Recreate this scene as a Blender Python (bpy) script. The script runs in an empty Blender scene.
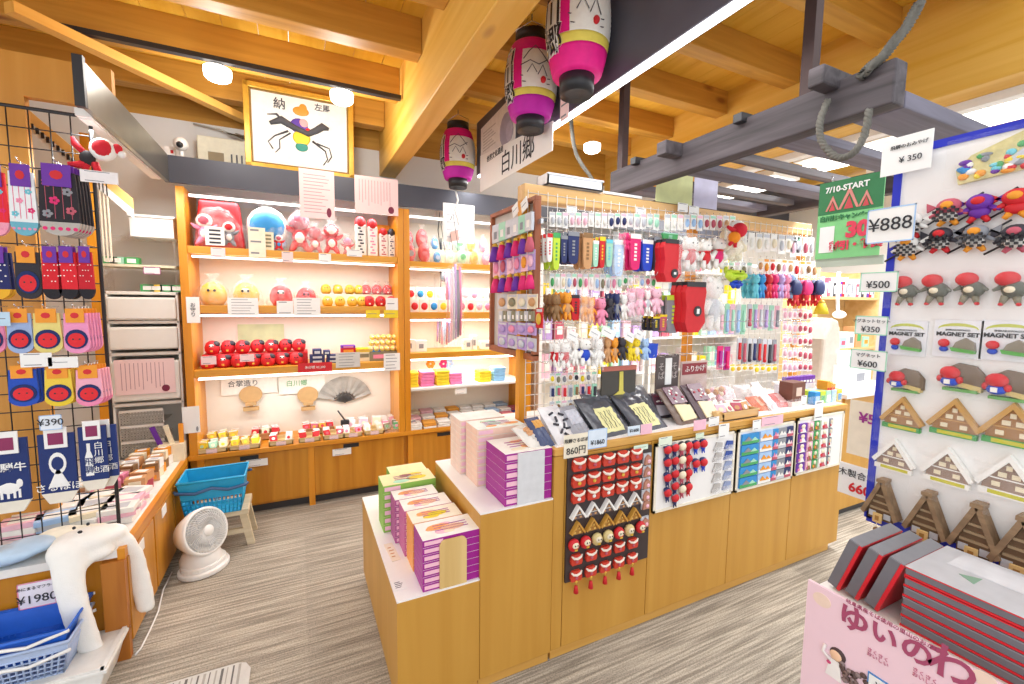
import bpy, math, random
from mathutils import Matrix, Vector
random.seed(7)
R = math.radians
SC = bpy.context.scene
COL = SC.collection
PI = math.pi

# ---------------------------------------------------------------- camera
F = 441.6424
AX = [Vector((0.89984242, 0.02858207, -0.43527772)),
      Vector((-0.43604, 0.087208, -0.89569185)),
      Vector((0.01235897, 0.99578001, 0.09093638))]      # world x, y, z seen in camera axes
EYE = Vector((0, 0, 1.5))

def at(px, py, x=None, y=None, z=None):
    """point of the plane x= / y= / z= that stands at this spot of the photograph"""
    d = Vector((px - 512, 342 - py, -F))
    r = Vector((AX[0].dot(d), AX[1].dot(d), AX[2].dot(d)))
    if x is not None: t = (x - EYE.x) / r.x
    elif y is not None: t = (y - EYE.y) / r.y
    else: t = (z - EYE.z) / r.z
    return EYE + r * t

cam_d = bpy.data.cameras.new('camera')
cam_d.sensor_width = 36; cam_d.lens = F / 1024 * 36; cam_d.clip_start = 0.02
cam = bpy.data.objects.new('camera', cam_d); COL.objects.link(cam)
rot = Matrix(((AX[0].x, AX[0].y, AX[0].z), (AX[1].x, AX[1].y, AX[1].z), (AX[2].x, AX[2].y, AX[2].z)))
cam.matrix_world = Matrix.Translation(EYE) @ rot.to_4x4()
SC.camera = cam

# ---------------------------------------------------------------- materials
def lin(h):
    h = h.lstrip('#')
    out = []
    for i in (0, 2, 4):
        c = int(h[i:i+2], 16) / 255
        out.append(c / 12.92 if c <= .04045 else ((c + .055) / 1.055) ** 2.4)
    return out + [1]
_m = {}
def mat(hexc, rough=.55, kind='plain', metal=0, amt=.12, scale=30):
    key = (hexc, rough, kind, metal, amt, scale)
    if key in _m: return _m[key]
    M = bpy.data.materials.new(kind + '_' + hexc.strip('#')); M.use_nodes = True
    nt = M.node_tree; N = nt.nodes; L = nt.links
    b = N['Principled BSDF']; b.inputs['Roughness'].default_value = rough; b.inputs['Metallic'].default_value = metal
    tc = N.new('ShaderNodeTexCoord'); no = N.new('ShaderNodeTexNoise'); no.inputs['Scale'].default_value = scale
    L.new(tc.outputs['Object'], no.inputs['Vector'])
    c = lin(hexc)
    mx = N.new('ShaderNodeMix'); mx.data_type = 'RGBA'
    mx.inputs['A'].default_value = [v * (1 - amt) for v in c[:3]] + [1]
    mx.inputs['B'].default_value = [min(1, v * (1 + amt) + amt * .01) for v in c[:3]] + [1]
    L.new(no.outputs['Fac'], mx.inputs['Factor']); L.new(mx.outputs['Result'], b.inputs['Base Color'])
    if kind == 'fabric':
        no2 = N.new('ShaderNodeTexNoise'); no2.inputs['Scale'].default_value = 220
        bp = N.new('ShaderNodeBump'); bp.inputs['Strength'].default_value = .35; bp.inputs['Distance'].default_value = .004
        L.new(tc.outputs['Object'], no2.inputs['Vector']); L.new(no2.outputs['Fac'], bp.inputs['Height']); L.new(bp.outputs['Normal'], b.inputs['Normal'])
    _m[key] = M
    return M
def wood(hexa, hexb, axis='x', rough=.45, dens=1.0, knots=False):
    key = ('w', hexa, hexb, axis, dens, knots)
    if key in _m: return _m[key]
    M = bpy.data.materials.new('wood_' + hexa.strip('#') + axis); M.use_nodes = True
    nt = M.node_tree; N = nt.nodes; L = nt.links
    b = N['Principled BSDF']; b.inputs['Roughness'].default_value = rough
    tc = N.new('ShaderNodeTexCoord'); mp = N.new('ShaderNodeMapping')
    s = [22 * dens] * 3; s['xyz'.index(axis)] = 1.2 * dens
    mp.inputs['Scale'].default_value = s
    no = N.new('ShaderNodeTexNoise'); no.inputs['Scale'].default_value = 1.0; no.inputs['Detail'].default_value = 5; no.inputs['Distortion'].default_value = .6
    cr = N.new('ShaderNodeValToRGB'); cr.color_ramp.elements[0].position = .32; cr.color_ramp.elements[1].position = .68
    cr.color_ramp.elements[0].color = lin(hexa); cr.color_ramp.elements[1].color = lin(hexb)
    L.new(tc.outputs['Object'], mp.inputs['Vector']); L.new(mp.outputs['Vector'], no.inputs['Vector'])
    L.new(no.outputs['Fac'], cr.inputs['Fac'])
    out = cr.outputs['Color']
    if knots:
        vo = N.new('ShaderNodeTexVoronoi'); vo.inputs['Scale'].default_value = 1.0
        mp2 = N.new('ShaderNodeMapping'); s2 = [4.5] * 3; s2['xyz'.index(axis)] = 1.8; mp2.inputs['Scale'].default_value = s2
        L.new(tc.outputs['Object'], mp2.inputs['Vector']); L.new(mp2.outputs['Vector'], vo.inputs['Vector'])
        c2 = N.new('ShaderNodeValToRGB'); c2.color_ramp.elements[0].position = .05; c2.color_ramp.elements[1].position = .13
        c2.color_ramp.elements[0].color = lin('#9a5a20'); c2.color_ramp.elements[1].color = (1, 1, 1, 1)
        L.new(vo.outputs['Distance'], c2.inputs['Fac'])
        mx = N.new('ShaderNodeMix'); mx.data_type = 'RGBA'; mx.blend_type = 'MULTIPLY'; mx.inputs['Factor'].default_value = .7
        L.new(out, mx.inputs['A']); L.new(c2.outputs['Color'], mx.inputs['B']); out = mx.outputs['Result']
    L.new(out, b.inputs['Base Color'])
    _m[key] = M
    return M
def emit(hexc, st):
    key = ('e', hexc, st)
    if key in _m: return _m[key]
    M = bpy.data.materials.new('lamp_glow'); M.use_nodes = True
    b = M.node_tree.nodes['Principled BSDF']; b.inputs['Base Color'].default_value = lin(hexc)
    b.inputs['Emission Color'].default_value = lin(hexc); b.inputs['Emission Strength'].default_value = st
    _m[key] = M
    return M
def clear(tint='#ffffff', op=.11):
    key = ('c', tint, op)
    if key in _m: return _m[key]
    M = bpy.data.materials.new('clear_film'); M.use_nodes = True
    nt = M.node_tree; N = nt.nodes; L = nt.links
    N.remove(N['Principled BSDF'])
    t = N.new('ShaderNodeBsdfTransparent'); g = N.new('ShaderNodeBsdfPrincipled'); g.inputs['Base Color'].default_value = lin(tint); g.inputs['Roughness'].default_value = .12
    no = N.new('ShaderNodeTexNoise'); no.inputs['Scale'].default_value = 26
    tc = N.new('ShaderNodeTexCoord'); L.new(tc.outputs['Object'], no.inputs['Vector'])
    mr = N.new('ShaderNodeMapRange'); mr.inputs['From Min'].default_value = .35; mr.inputs['From Max'].default_value = .75
    mr.inputs['To Min'].default_value = op * .4; mr.inputs['To Max'].default_value = min(1, op * 2.2)
    L.new(no.outputs['Fac'], mr.inputs['Value'])
    mx = N.new('ShaderNodeMixShader'); L.new(mr.outputs['Result'], mx.inputs[0]); L.new(t.outputs[0], mx.inputs[1]); L.new(g.outputs[0], mx.inputs[2])
    L.new(mx.outputs[0], N['Material Output'].inputs[0])
    _m[key] = M
    return M

WHITE = mat('#f2f1ee', .5, amt=.02); WALL = mat('#efeeea', .8, amt=.02, scale=4)
BLACK = mat('#26262a', .45); DARKST = mat('#4c4a4c', .6, amt=.25, scale=8); STEEL = mat('#b9b7b2', .3, metal=.7)
PINKP = mat('#f3d3d2', .7, amt=.03); INK = mat('#2b2b30', .7); CREAM = mat('#f1e6cf', .7)
RED = mat('#d3202c', .5); FRED = mat('#cf2030', .85, 'fabric'); GOLD = mat('#e0b040', .3, metal=.35)
ISL = wood('#c08a34', '#cc9841', 'z', .42, .5); ISLX = wood('#cf9640', '#dcaa58', 'x', .42, .6)
ORW = wood('#cb7d12', '#e0972a', 'x', .35, .8); ORWZ = wood('#d08216', '#e39b2c', 'z', .35, .8); ORWY = wood('#cb7d12', '#e0972a', 'y', .35, .8)
PINE = wood('#dca436', '#ecbc5c', 'y', .5, .7, True); PINEX = wood('#b8822c', '#d29c40', 'x', .5, .9, True)
CEIL = wood('#dda42a', '#eebc48', 'y', .5, .5, True)
FILM = clear(); ACRYL = clear('#ffffff', .07); CHROME = mat('#d8d8da', .2, metal=.9)

# ---------------------------------------------------------------- mesh builder
class MB:
    def __init__(s): s.V = []; s.Fc = []; s.mi = []; s.sm = []; s.mats = []; s.M = Matrix.Identity(4)
    def m(s, mt):
        if mt not in s.mats: s.mats.append(mt)
        return s.mats.index(mt)
    def add(s, vs, fs, mt, smooth=False):
        o = len(s.V); s.V += [tuple(s.M @ Vector(v)) for v in vs]; k = s.m(mt)
        for f in fs: s.Fc.append([i + o for i in f]); s.mi.append(k); s.sm.append(smooth)
        return s
    def tr(s, loc=(0, 0, 0), rx=0, ry=0, rz=0, sc=1):
        s.M = Matrix.Translation(loc) @ Matrix.Rotation(rz, 4, 'Z') @ Matrix.Rotation(ry, 4, 'Y') @ Matrix.Rotation(rx, 4, 'X') @ Matrix.Scale(sc, 4)
        return s
    def box(s, x0, x1, y0, y1, z0, z1, mt):
        vs = [(x, y, z) for z in (z0, z1) for y in (y0, y1) for x in (x0, x1)]
        return s.add(vs, [(0, 2, 3, 1), (4, 5, 7, 6), (0, 1, 5, 4), (2, 6, 7, 3), (0, 4, 6, 2), (1, 3, 7, 5)], mt)
    def cb(s, c, d, mt): return s.box(c[0]-d[0]/2, c[0]+d[0]/2, c[1]-d[1]/2, c[1]+d[1]/2, c[2]-d[2]/2, c[2]+d[2]/2, mt)
    def prism(s, pts, a, b, mt, ax='y'):
        """outline in xz (ax y), yz (ax x) or xy (ax z), extruded a..b along ax"""
        n = len(pts)
        f = {'y': lambda p, t: (p[0], t, p[1]), 'x': lambda p, t: (t, p[0], p[1]), 'z': lambda p, t: (p[0], p[1], t)}[ax]
        vs = [f(p, a) for p in pts] + [f(p, b) for p in pts]
        fs = [tuple(range(n)), tuple(range(2*n-1, n-1, -1))] + [(i, i + n, (i+1) % n + n, (i+1) % n) for i in range(n)]
        return s.add(vs, fs, mt)
    def ball(s, c, r, mt, nu=12, nv=8):
        if not hasattr(r, '__len__'): r = (r, r, r)
        vs = [(c[0], c[1], c[2] - r[2])]
        for j in range(1, nv):
            a = PI * j / nv
            for i in range(nu):
                t = 2 * PI * i / nu
                vs.append((c[0] + r[0]*math.sin(a)*math.cos(t), c[1] + r[1]*math.sin(a)*math.sin(t), c[2] - r[2]*math.cos(a)))
        vs.append((c[0], c[1], c[2] + r[2])); T = len(vs) - 1
        fs = [(0, 1 + (i+1) % nu, 1 + i) for i in range(nu)]
        for j in range(nv - 2):
            for i in range(nu):
                a = 1 + j*nu + i; b = 1 + j*nu + (i+1) % nu
                fs.append((a, b, b + nu, a + nu))
        q = 1 + (nv-2)*nu
        fs += [(q + i, q + (i+1) % nu, T) for i in range(nu)]
        return s.add(vs, fs, mt, True)
    def lathe(s, pr, mt, n=20, c=(0, 0, 0), smooth=True, a0=0, a1=2*PI):
        full = abs(a1 - a0 - 2*PI) < 1e-6; m = n if full else n + 1
        vs = []
        for r, z in pr:
            for i in range(m):
                t = a0 + (a1 - a0) * i / n; vs.append((c[0] + r*math.cos(t), c[1] + r*math.sin(t), c[2] + z))
        fs = []
        for j in range(len(pr) - 1):
            for i in range(n if full else n):
                k = (i + 1) % m
                fs.append((j*m + i, j*m + k, (j+1)*m + k, (j+1)*m + i))
        if full:
            if pr[0][0] > 1e-6: fs.append(tuple(range(m - 1, -1, -1)))
            if pr[-1][0] > 1e-6: fs.append(tuple((len(pr)-1)*m + i for i in range(m)))
        return s.add(vs, fs, mt, smooth)
    def tube(s, pts, r, mt, n=6, cap=True):
        pts = [Vector(p) for p in pts]; rs = r if hasattr(r, '__len__') else [r] * len(pts)
        vs = []; up = None
        for i, p in enumerate(pts):
            d = (pts[min(i+1, len(pts)-1)] - pts[max(i-1, 0)]).normalized()
            if up is None: up = Vector((0, 0, 1)) if abs(d.z) < .9 else Vector((1, 0, 0))
            a = d.cross(up).normalized(); b = a.cross(d).normalized(); up = b
            for k in range(n):
                t = 2*PI*k/n; vs.append(tuple(p + (a*math.cos(t) + b*math.sin(t)) * rs[i]))
        fs = [(i*n + k, i*n + (k+1) % n, (i+1)*n + (k+1) % n, (i+1)*n + k) for i in range(len(pts)-1) for k in range(n)]
        if cap: fs += [tuple(range(n-1, -1, -1)), tuple((len(pts)-1)*n + k for k in range(n))]
        return s.add(vs, fs, mt, True)
    def disc(s, c, rx, rz, y0, y1, mt, n=16):
        return s.prism([(c[0] + rx*math.cos(2*PI*i/n), c[1] + rz*math.sin(2*PI*i/n)) for i in range(n)], y0, y1, mt)
    def build(s, name, parent=None, loc=(0, 0, 0), rz=0, bevel=0, rx=0, ry=0):
        me = bpy.data.meshes.new(name); me.from_pydata(s.V, [], s.Fc)
        for k in s.mats: me.materials.append(k)
        me.polygons.foreach_set('material_index', s.mi); me.polygons.foreach_set('use_smooth', s.sm); me.update()
        import bmesh
        bm = bmesh.new(); bm.from_mesh(me); bmesh.ops.recalc_face_normals(bm, faces=bm.faces); bm.to_mesh(me); bm.free()
        o = bpy.data.objects.new(name, me); COL.objects.link(o); o.location = loc; o.rotation_euler = (rx, ry, rz)
        if parent: o.parent = parent
        if bevel:
            b = o.modifiers.new('b', 'BEVEL'); b.width = bevel; b.segments = 2; b.limit_method = 'ANGLE'
        return o
def tag(o, label, cat, group=None):
    o['label'] = label; o['category'] = cat
    if group: o['group'] = group
    return o
def thing(name, label, cat, loc=(0, 0, 0), rz=0, group=None):
    o = bpy.data.objects.new(name, None); COL.objects.link(o); o.location = loc; o.rotation_euler = (0, 0, rz); o.empty_display_size = .05
    return tag(o, label, cat, group)
def struct(o): o['kind'] = 'structure'; return o
def dup(r, loc, label=None, group=None, rz=None, parent=None):
    c = r.copy(); COL.objects.link(c); c.location = loc
    if parent: c.parent = parent
    if rz is not None: c.rotation_euler = (r.rotation_euler[0], r.rotation_euler[1], rz)
    if label: c['label'] = label
    if group: c['group'] = group
    for ch in list(r.children):
        d = ch.copy(); COL.objects.link(d); d.parent = c
        for g in list(ch.children):
            e = g.copy(); COL.objects.link(e); e.parent = d
    return c
ORD = ['first', 'second', 'third', 'fourth', 'fifth', 'sixth', 'seventh', 'eighth', 'ninth', 'tenth', 'eleventh', 'twelfth', 'thirteenth', 'fourteenth', 'fifteenth', 'sixteenth', 'seventeenth', 'eighteenth', 'nineteenth', 'twentieth']
def nth(i, n=None, side='left'):
    if i == 0: return side + 'most'
    return ORD[i] + ' from the ' + side
_t = {}
def text(body, size, mt, parent, x=0, z=0, y=-.002, align='CENTER', name='lettering', vertical=False, shear=0, bold=0, lines=1.0):
    """lettering standing in the xz plane, read from -y"""
    key = (body, size, mt.name, align, vertical, bold, shear)
    if key not in _t:
        cu = bpy.data.curves.new('lettering', 'FONT'); cu.body = '\n'.join(body) if vertical else body
        cu.size = size; cu.align_x = align; cu.align_y = 'CENTER'; cu.extrude = .0006; cu.offset = bold; cu.shear = shear
        cu.resolution_u = 3; cu.space_line = lines
        t = bpy.data.objects.new('lettering', cu); COL.objects.link(t)
        dg = bpy.context.evaluated_depsgraph_get(); me = bpy.data.meshes.new_from_object(t.evaluated_get(dg))
        bpy.data.objects.remove(t); me.materials.clear(); me.materials.append(mt); _t[key] = me
    o = bpy.data.objects.new(name, _t[key]); COL.objects.link(o); o.parent = parent
    o.location = (x, y, z); o.rotation_euler = (PI/2, 0, 0)
    return o
def card(name, w, h, loc, label, cat='sign', m=WHITE, rz=0, rx=0, border=None, texts=(), bars=0, vbars=0, group=None, parent=None, th=.002, stamp=None, barm=None):
    """a printed card in its own xz plane, origin at the middle of its lower edge"""
    b = MB().box(-w/2, w/2, 0, th, 0, h, m)
    if border:
        e = w * .03 if w > .1 else .003
        for q in ((-w/2, -w/2+e, 0, h), (w/2-e, w/2, 0, h), (-w/2, w/2, 0, e), (-w/2, w/2, h-e, h)): b.box(q[0], q[1], -.0006, 0, q[2], q[3], border)
    bm_ = barm or mat('#85838a', .7)
    for i in range(bars):
        z = h * (.88 - .76 * i / max(1, bars - 1)) if bars > 1 else h * .5
        b.box(-w*.38, w*random.uniform(.1, .38), -.0006, 0, z, z + h*.17/max(bars, 3), bm_)
    for i in range(vbars):
        x = -w*.4 + w*.7*i/max(1, vbars-1)
        b.box(x, x + w*.012, -.0006, 0, h*random.uniform(.12, .4), h*.9, bm_)
    if stamp: b.disc((w*.33, h*.14), w*.07, h*.1, -.0008, 0, stamp)
    o = b.build(name, parent, loc, rz, rx=rx)
    if parent is None: tag(o, label, cat, group)
    for t in texts:
        text(t[0], t[1], t[2] if len(t) > 2 else INK, o, t[3] if len(t) > 3 else 0, t[4] if len(t) > 4 else h/2, bold=t[5] if len(t) > 5 else 0)
    return o
# ---------------------------------------------------------------- the setting
def carpet():
    M = bpy.data.materials.new('carpet_tiles'); M.use_nodes = True
    nt = M.node_tree; N = nt.nodes; L = nt.links; b = N['Principled BSDF']; b.inputs['Roughness'].default_value = .95
    tc = N.new('ShaderNodeTexCoord')
    def noise(sc, det=3):
        mp = N.new('ShaderNodeMapping'); mp.inputs['Scale'].default_value = sc
        L.new(tc.outputs['Object'], mp.inputs['Vector'])
        no = N.new('ShaderNodeTexNoise'); no.inputs['Scale'].default_value = 1; no.inputs['Detail'].default_value = det
        L.new(mp.outputs['Vector'], no.inputs['Vector']); return no.outputs['Fac']
    cr = N.new('ShaderNodeValToRGB'); e = cr.color_ramp.elements
    e[0].position = .36; e[0].color = lin('#8e8577'); e[1].position = .62; e[1].color = lin('#c3b9a8')
    k = e.new(.46); k.color = lin('#a09789')
    L.new(noise((2.6, 85, 1)), cr.inputs['Fac'])
    # tile by tile tint
    sn = N.new('ShaderNodeVectorMath'); sn.operation = 'SNAP'; sn.inputs[1].default_value = (.5, .5, 1)
    L.new(tc.outputs['Object'], sn.inputs[0])
    wn = N.new('ShaderNodeTexWhiteNoise'); L.new(sn.outputs[0], wn.inputs['Vector'])
    hs = N.new('ShaderNodeHueSaturation'); mr = N.new('ShaderNodeMapRange'); mr.inputs['To Min'].default_value = .86; mr.inputs['To Max'].default_value = 1.12
    L.new(wn.outputs['Value'], mr.inputs['Value']); L.new(mr.outputs['Result'], hs.inputs['Value']); L.new(cr.outputs['Color'], hs.inputs['Color'])
    mx = N.new('ShaderNodeMix'); mx.data_type = 'RGBA'; mx.blend_type = 'MULTIPLY'; mx.inputs['Factor'].default_value = .35
    c2 = N.new('ShaderNodeValToRGB'); L.new(noise((160, 160, 1), 1), c2.inputs['Fac']); c2.color_ramp.elements[0].position = .3; c2.color_ramp.elements[1].position = .6
    L.new(hs.outputs['Color'], mx.inputs['A']); L.new(c2.outputs['Color'], mx.inputs['B']); L.new(mx.outputs['Result'], b.inputs['Base Color'])
    return M
struct(MB().box(-3.2, 7.5, -1.5, 6, -.05, 0, carpet()).build('floor'))
CZ = 2.97
b = MB()
x = -3.0; i = 0
while x < 6.9:
    w = [.17, .15, .19, .16][i % 4]; zc = CZ if x < .7 else CZ + .08; b.box(x, x + w - .003, .75, 4.3, zc, zc + .02, CEIL); x += w; i += 1
struct(b.build('ceiling'))
b = MB().box(-3.2, 7.5, 3.8, 3.9, 0, 2.7, WALL).box(-3.2, 7.5, 3.8, 3.9, 2.7, 3.05, PINEX)
struct(b.build('wall_back'))
struct(MB().box(5.9, 6.0, -1.5, 3.8, 0, 3.0, WALL).build('wall_right'))
struct(MB().box(-2.3, -2.2, 2.3, 3.8, 0, 3.0, WALL).build('wall_left'))
# great timber beams running towards the back wall, rafters between them
struct(MB().box(.63, .76, .75, 3.8, 2.5, 3.05, PINE).build('trim_1', bevel=.006))
struct(MB().box(2.88, 3.05, .55, 3.8, 2.53, 3.14, PINE).build('trim_2', bevel=.006))
k = 3
for y in (3.52, 2.98, 2.42, 1.93, 1.42, .95):
    struct(MB().box(-2.2, .628, y, y + .1, 2.79, 2.97, PINEX).build('trim_%d' % k, bevel=.004)); k += 1
for y in (3.4, 2.88, 2.36, 1.84, 1.32, .85):
    struct(MB().box(.762, 2.878, y, y + .1, 2.89, 3.05, PINEX).build('trim_%d' % k, bevel=.004)); k += 1
# slanting timber over the left corner
a, c = at(10, 20, z=2.66), at(246, 128, z=2.66)
d = (c - a); L_ = d.length; b = MB().box(0, L_, -.03, .03, .03, .075, wood('#e0a040', '#efbb62', 'x', .5, .7))
struct(b.build('trim_%d' % k, loc=(a.x, a.y, 2.66), rz=math.atan2(d.y, d.x))); k += 1
# dark hood fascia above the counters: back run and left run
FAS = mat('#4c4e58', .5, amt=.15, scale=5); FMET = mat('#8d8a80', .28, metal=.75, amt=.2, scale=6)
b = MB().box(-.70, 4.6, 3.40, 3.42, 2.2, 2.36, FAS).box(-.70, 4.6, 3.42, 3.8, 2.345, 2.36, FAS)
struct(b.build('trim_%d' % k)); k += 1
struct(MB().box(2.9, 5.9, 3.785, 3.799, 2.36, 3.05, FAS).build('trim_%d' % k)); k += 1
b = MB().box(-.70, -.68, 2.22, 3.40, 2.2, 2.36, FMET).box(-.705, -.675, 2.2, 2.225, 2.19, 2.37, BLACK)
struct(b.build('trim_%d' % k)); k += 1
# wooden partition on the left with a doorway, white wall behind it
PW = wood('#c98a30', '#d99d45', 'z', .45, .5)
lz = at(50, 100, y=2.62).z; lx = at(24, 100, y=2.62).x; b = MB().box(-2.2, -.71, 2.62, 2.66, lz, at(40, 56, y=2.62).z, PW).box(-2.2, lx, 2.62, 2.66, .476, lz, PW)
struct(b.build('wall_side')); 
struct(MB().box(-.985, -.945, 3.1, 3.14, .476, 2.34, ORWZ).build('trim_%d' % k)); k += 1
# right hand room beyond the timber beam: lower soffit edge
struct(MB().box(3.05, 3.12, .3, 3.8, 2.49, 2.58, WHITE).build('trim_%d' % k)); k += 1

# sloping poster with dark notches behind the wire grid
t = MB()
p0, p1 = at(25, 118, y=3.3), at(96, 178, y=3.3)
dx, dz = p1.x - p0.x, p1.z - p0.z; n = 14
YW = mat('#f0c070', .6); 
t.prism([(p0.x-.1, p0.z+.06-.1*dz/dx), (p1.x+.15, p1.z+.06+.15*dz/dx), (p1.x+.15, p1.z+.15*dz/dx), (p0.x-.1, p0.z-.1*dz/dx)], 3.3, 3.33, YW)
t.prism([(p0.x-.1, p0.z-.1*dz/dx), (p1.x+.15, p1.z+.15*dz/dx), (p1.x+.15, p1.z-.05+.15*dz/dx), (p0.x-.1, p0.z-.05-.1*dz/dx)], 3.3, 3.33, WHITE)
for i in range(n):
    q = i / n; X = p0.x + dx*q; Z = p0.z + dz*q; t.box(X, X + .012, 3.294, 3.3, Z - .035, Z - .005, BLACK)
for i in range(6):
    q = p1.x - .04 + i*.016; t.box(q, q+.006, 3.3, 3.31, 1.7, p1.z - .02, CREAM)
tag(t.build('slatted_stair_rail'), 'sloping cream and orange rail with dark notches behind the wire grid', 'rail')

# ---------------------------------------------------------------- lights
W = bpy.data.worlds.new('room_light'); SC.world = W; W.use_nodes = True
W.node_tree.nodes['Background'].inputs[0].default_value = (.94, .965, 1, 1)
W.node_tree.nodes['Background'].inputs[1].default_value = 1.55
def lamp(kind, loc, e, size=.1, color=(1, .96, .9), rot=(0, 0, 0), sy=None):
    d = bpy.data.lights.new('lamp', kind); d.energy = e; d.color = color
    if kind == 'AREA':
        d.size = size
        if sy: d.shape = 'RECTANGLE'; d.size_y = sy
    else: d.shadow_soft_size = size
    o = bpy.data.objects.new('lamp_light', d); COL.objects.link(o); o.location = loc; o.rotation_euler = rot
    return o
GLOW = emit('#fffaf0', 6)
def disc_lamp(x, y, z, label):
    t = thing('ceiling_lamp', label, 'ceiling light', (x, y, z), group='round ceiling lamps')
    MB().lathe([(0, 0), (.05, 0), (.062, .01), (.066, .03), (.066, .055), (0, .058)], GLOW, 24).build('lamp_shade', t)
    MB().lathe([(.03, .058), (.03, .075), (0, .075)], WHITE, 16).build('mount', t)
    lamp('POINT', (x, y, z - .08), 9, .07, (1, .98, .95))
for px, py, z, l in ((218, 80, 2.67, 'round white ceiling lamp left of the framed picture'), (342, 103, 2.67, 'round white ceiling lamp over the top right corner of the framed picture'), (592, 152, 2.67, 'round white ceiling lamp seen right of the hanging banner')):
    p = at(px, py, z=z); disc_lamp(p.x, p.y, z, l)
# track rail on the ceiling
a, c = at(38, 30, z=2.75), at(392, 98, z=2.75)
tag(MB().box(a.x, .62, c.y - .02, c.y + .015, 2.745, 2.77, BLACK).build('lighting_track'), 'thin black lighting track under the rafter at upper left', 'track')
# fluorescent lamps on the right, beyond the timber beam
def tube_lamp(x, y0, y1, z, label):
    t = thing('tube_lamp', label, 'ceiling light', (x, (y0+y1)/2, z), group='long tube lamps beyond the beam')
    h = (y1 - y0) / 2
    MB().box(-.17, .17, -h, h, .03, .08, WHITE).build('housing', t)
    for s in (-.09, .09): MB().tube([(s, -h + .03, .01), (s, h - .03, .01)], .022, GLOW, 8).build('tube', t)
    lamp('AREA', (x, (y0+y1)/2, z - .03), 30, .2, (.97, .98, 1), sy=y1-y0)
tube_lamp(3.35, .7, 1.25, 2.5, 'long twin tube lamp at upper right above the blue-edged panel')
tube_lamp(3.45, 1.4, 2.1, 2.5, 'long twin tube lamp seen through the hanging wooden ladder')
tube_lamp(4.4, 1.3, 2.1, 2.55, 'farther long twin tube lamp seen behind the green board')
tube_lamp(3.6, 2.35, 3.1, 2.5, 'twin tube lamp seen above the far half of the island grid')
SC.view_settings.view_transform = 'Standard'; SC.view_settings.look = 'None'; SC.view_settings.exposure = 0; SC.view_settings.gamma = 1
SC.view_settings.use_curve_mapping = False
# ---------------------------------------------------------------- back counter and shelving
CT = .474
OR2 = wood('#b87416', '#cf8f2a', 'z', .32, .7); SLATE = mat('#3c3a3c', .5)
t = thing('display_base_cabinet', 'long low orange wooden cabinet with door panels under the back shelving', 'cabinet', (.8, 3.6, 0))
MB().box(-1.465, 1.12, -.19, .194, .44, CT, ORW).build('worktop', t, bevel=.003)
MB().box(-1.46, 1.11, -.15, .19, .06, .44, OR2).build('body', t)
MB().box(-1.45, 1.10, -.12, .18, 0, .06, SLATE).build('plinth', t)
for x in (-1.40, -.74, -.02, .70, 1.09): MB().box(x - .02, x + .02, -.175, -.14, 0, .44, ORWZ).build('stile', t)
for i, x in enumerate((-1.38, -.72, 0.0, .72)):
    d = MB().box(x, x + (.65 if x < .7 else .35), -.166, -.15, .075, .432, OR2).build('door', t, bevel=.003)
    MB().box(x + .2, x + .31, -.169, -.166, .395, .425, BLACK).build('handle_slot', d)
for px, py, w in ((257, 463, .13), (342, 452, .13)):
    p = at(px, py, y=3.42)
    card('price_card', w, .05, (p.x, 3.425, p.z - .025), 'small white paper label on the %s door of the low back cabinet' % ('left' if px < 300 else 'middle'), 'label', bars=2, group='labels on the back cabinet doors')

# left counter
t = thing('side_display_cabinet', 'low orange wooden cabinet running along the left side below the wire grid', 'cabinet', (-1.4, 3.0, 0))
WW = mat('#ece8e2', .3)
MB().box(-.79, .71, -.76, .79, .44, CT - .002, WW).build('worktop', t)
MB().box(.71, .735, -.76, .4, .43, CT, ORWY).build('worktop_edge', t)
MB().box(-.79, .725, -.745, .78, .05, .44, OR2).build('body', t)
MB().box(-.79, .70, -.72, .78, 0, .05, SLATE).build('plinth', t)
MB().box(.66, .735, -.775, -.745, 0, .43, wood('#a8621c', '#bb7628', 'z')).build('corner_post', t)
for y in (-.74, -.36, .02):
    d = MB().box(.726, .738, y, y + .36, .06, .425, OR2).build('door', t, bevel=.002)
    MB().box(.738, .741, y + .12, y + .2, .36, .41, WHITE).build('door_label', d)

# shelving bays
BOARD = wood('#cf8c22', '#e0a238', 'x', .35, .8); CRM = mat('#f4efe2', .7, amt=.02); STRIP = emit('#fffdf6', 3.2)
def bay(x0, x1, shelves, label, back=CRM, lit=()):
    t = thing('display_shelving', label, 'shelving', ((x0+x1)/2, 3.6, CT)); h = (x1 - x0) / 2
    for s, xx in (('l', -h), ('r', h - .045)):
        MB().box(xx, xx + .045, -.19, .2, 0, 2.185 - CT, ORWZ).build('side_panel', t, bevel=.003)
    MB().box(-h + .045, h - .045, .175, .19, 0, 2.15 - CT, back).build('back_panel', t)
    for z, th, m in shelves:
        MB().box(-h + .046, h - .046, -.185, .17, z - th - CT, z - CT, m).build('shelf', t, bevel=.002)
    for z in lit:
        MB().box(-h + .06, h - .06, -.15, -.12, z - .012 - CT, z - CT, STRIP).build('light_strip', t)
        lamp('AREA', ((x0+x1)/2, 3.50, z - .02), 3.6, .08, (1, .995, .99), sy=None)
        L0 = bpy.data.lights[-1]; L0.shape = 'RECTANGLE'; L0.size = x1 - x0 - .2; L0.size_y = .06
    return t
bay(-.655, .735, [(1.825, .045, BOARD), (1.452, .05, BOARD), (1.035, .05, BOARD)], 'orange wooden display shelving with red and gold dolls at back left', lit=(2.15, 1.77, 1.39, .975))  # first lit strip is an addition that brightens the top shelf
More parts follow.
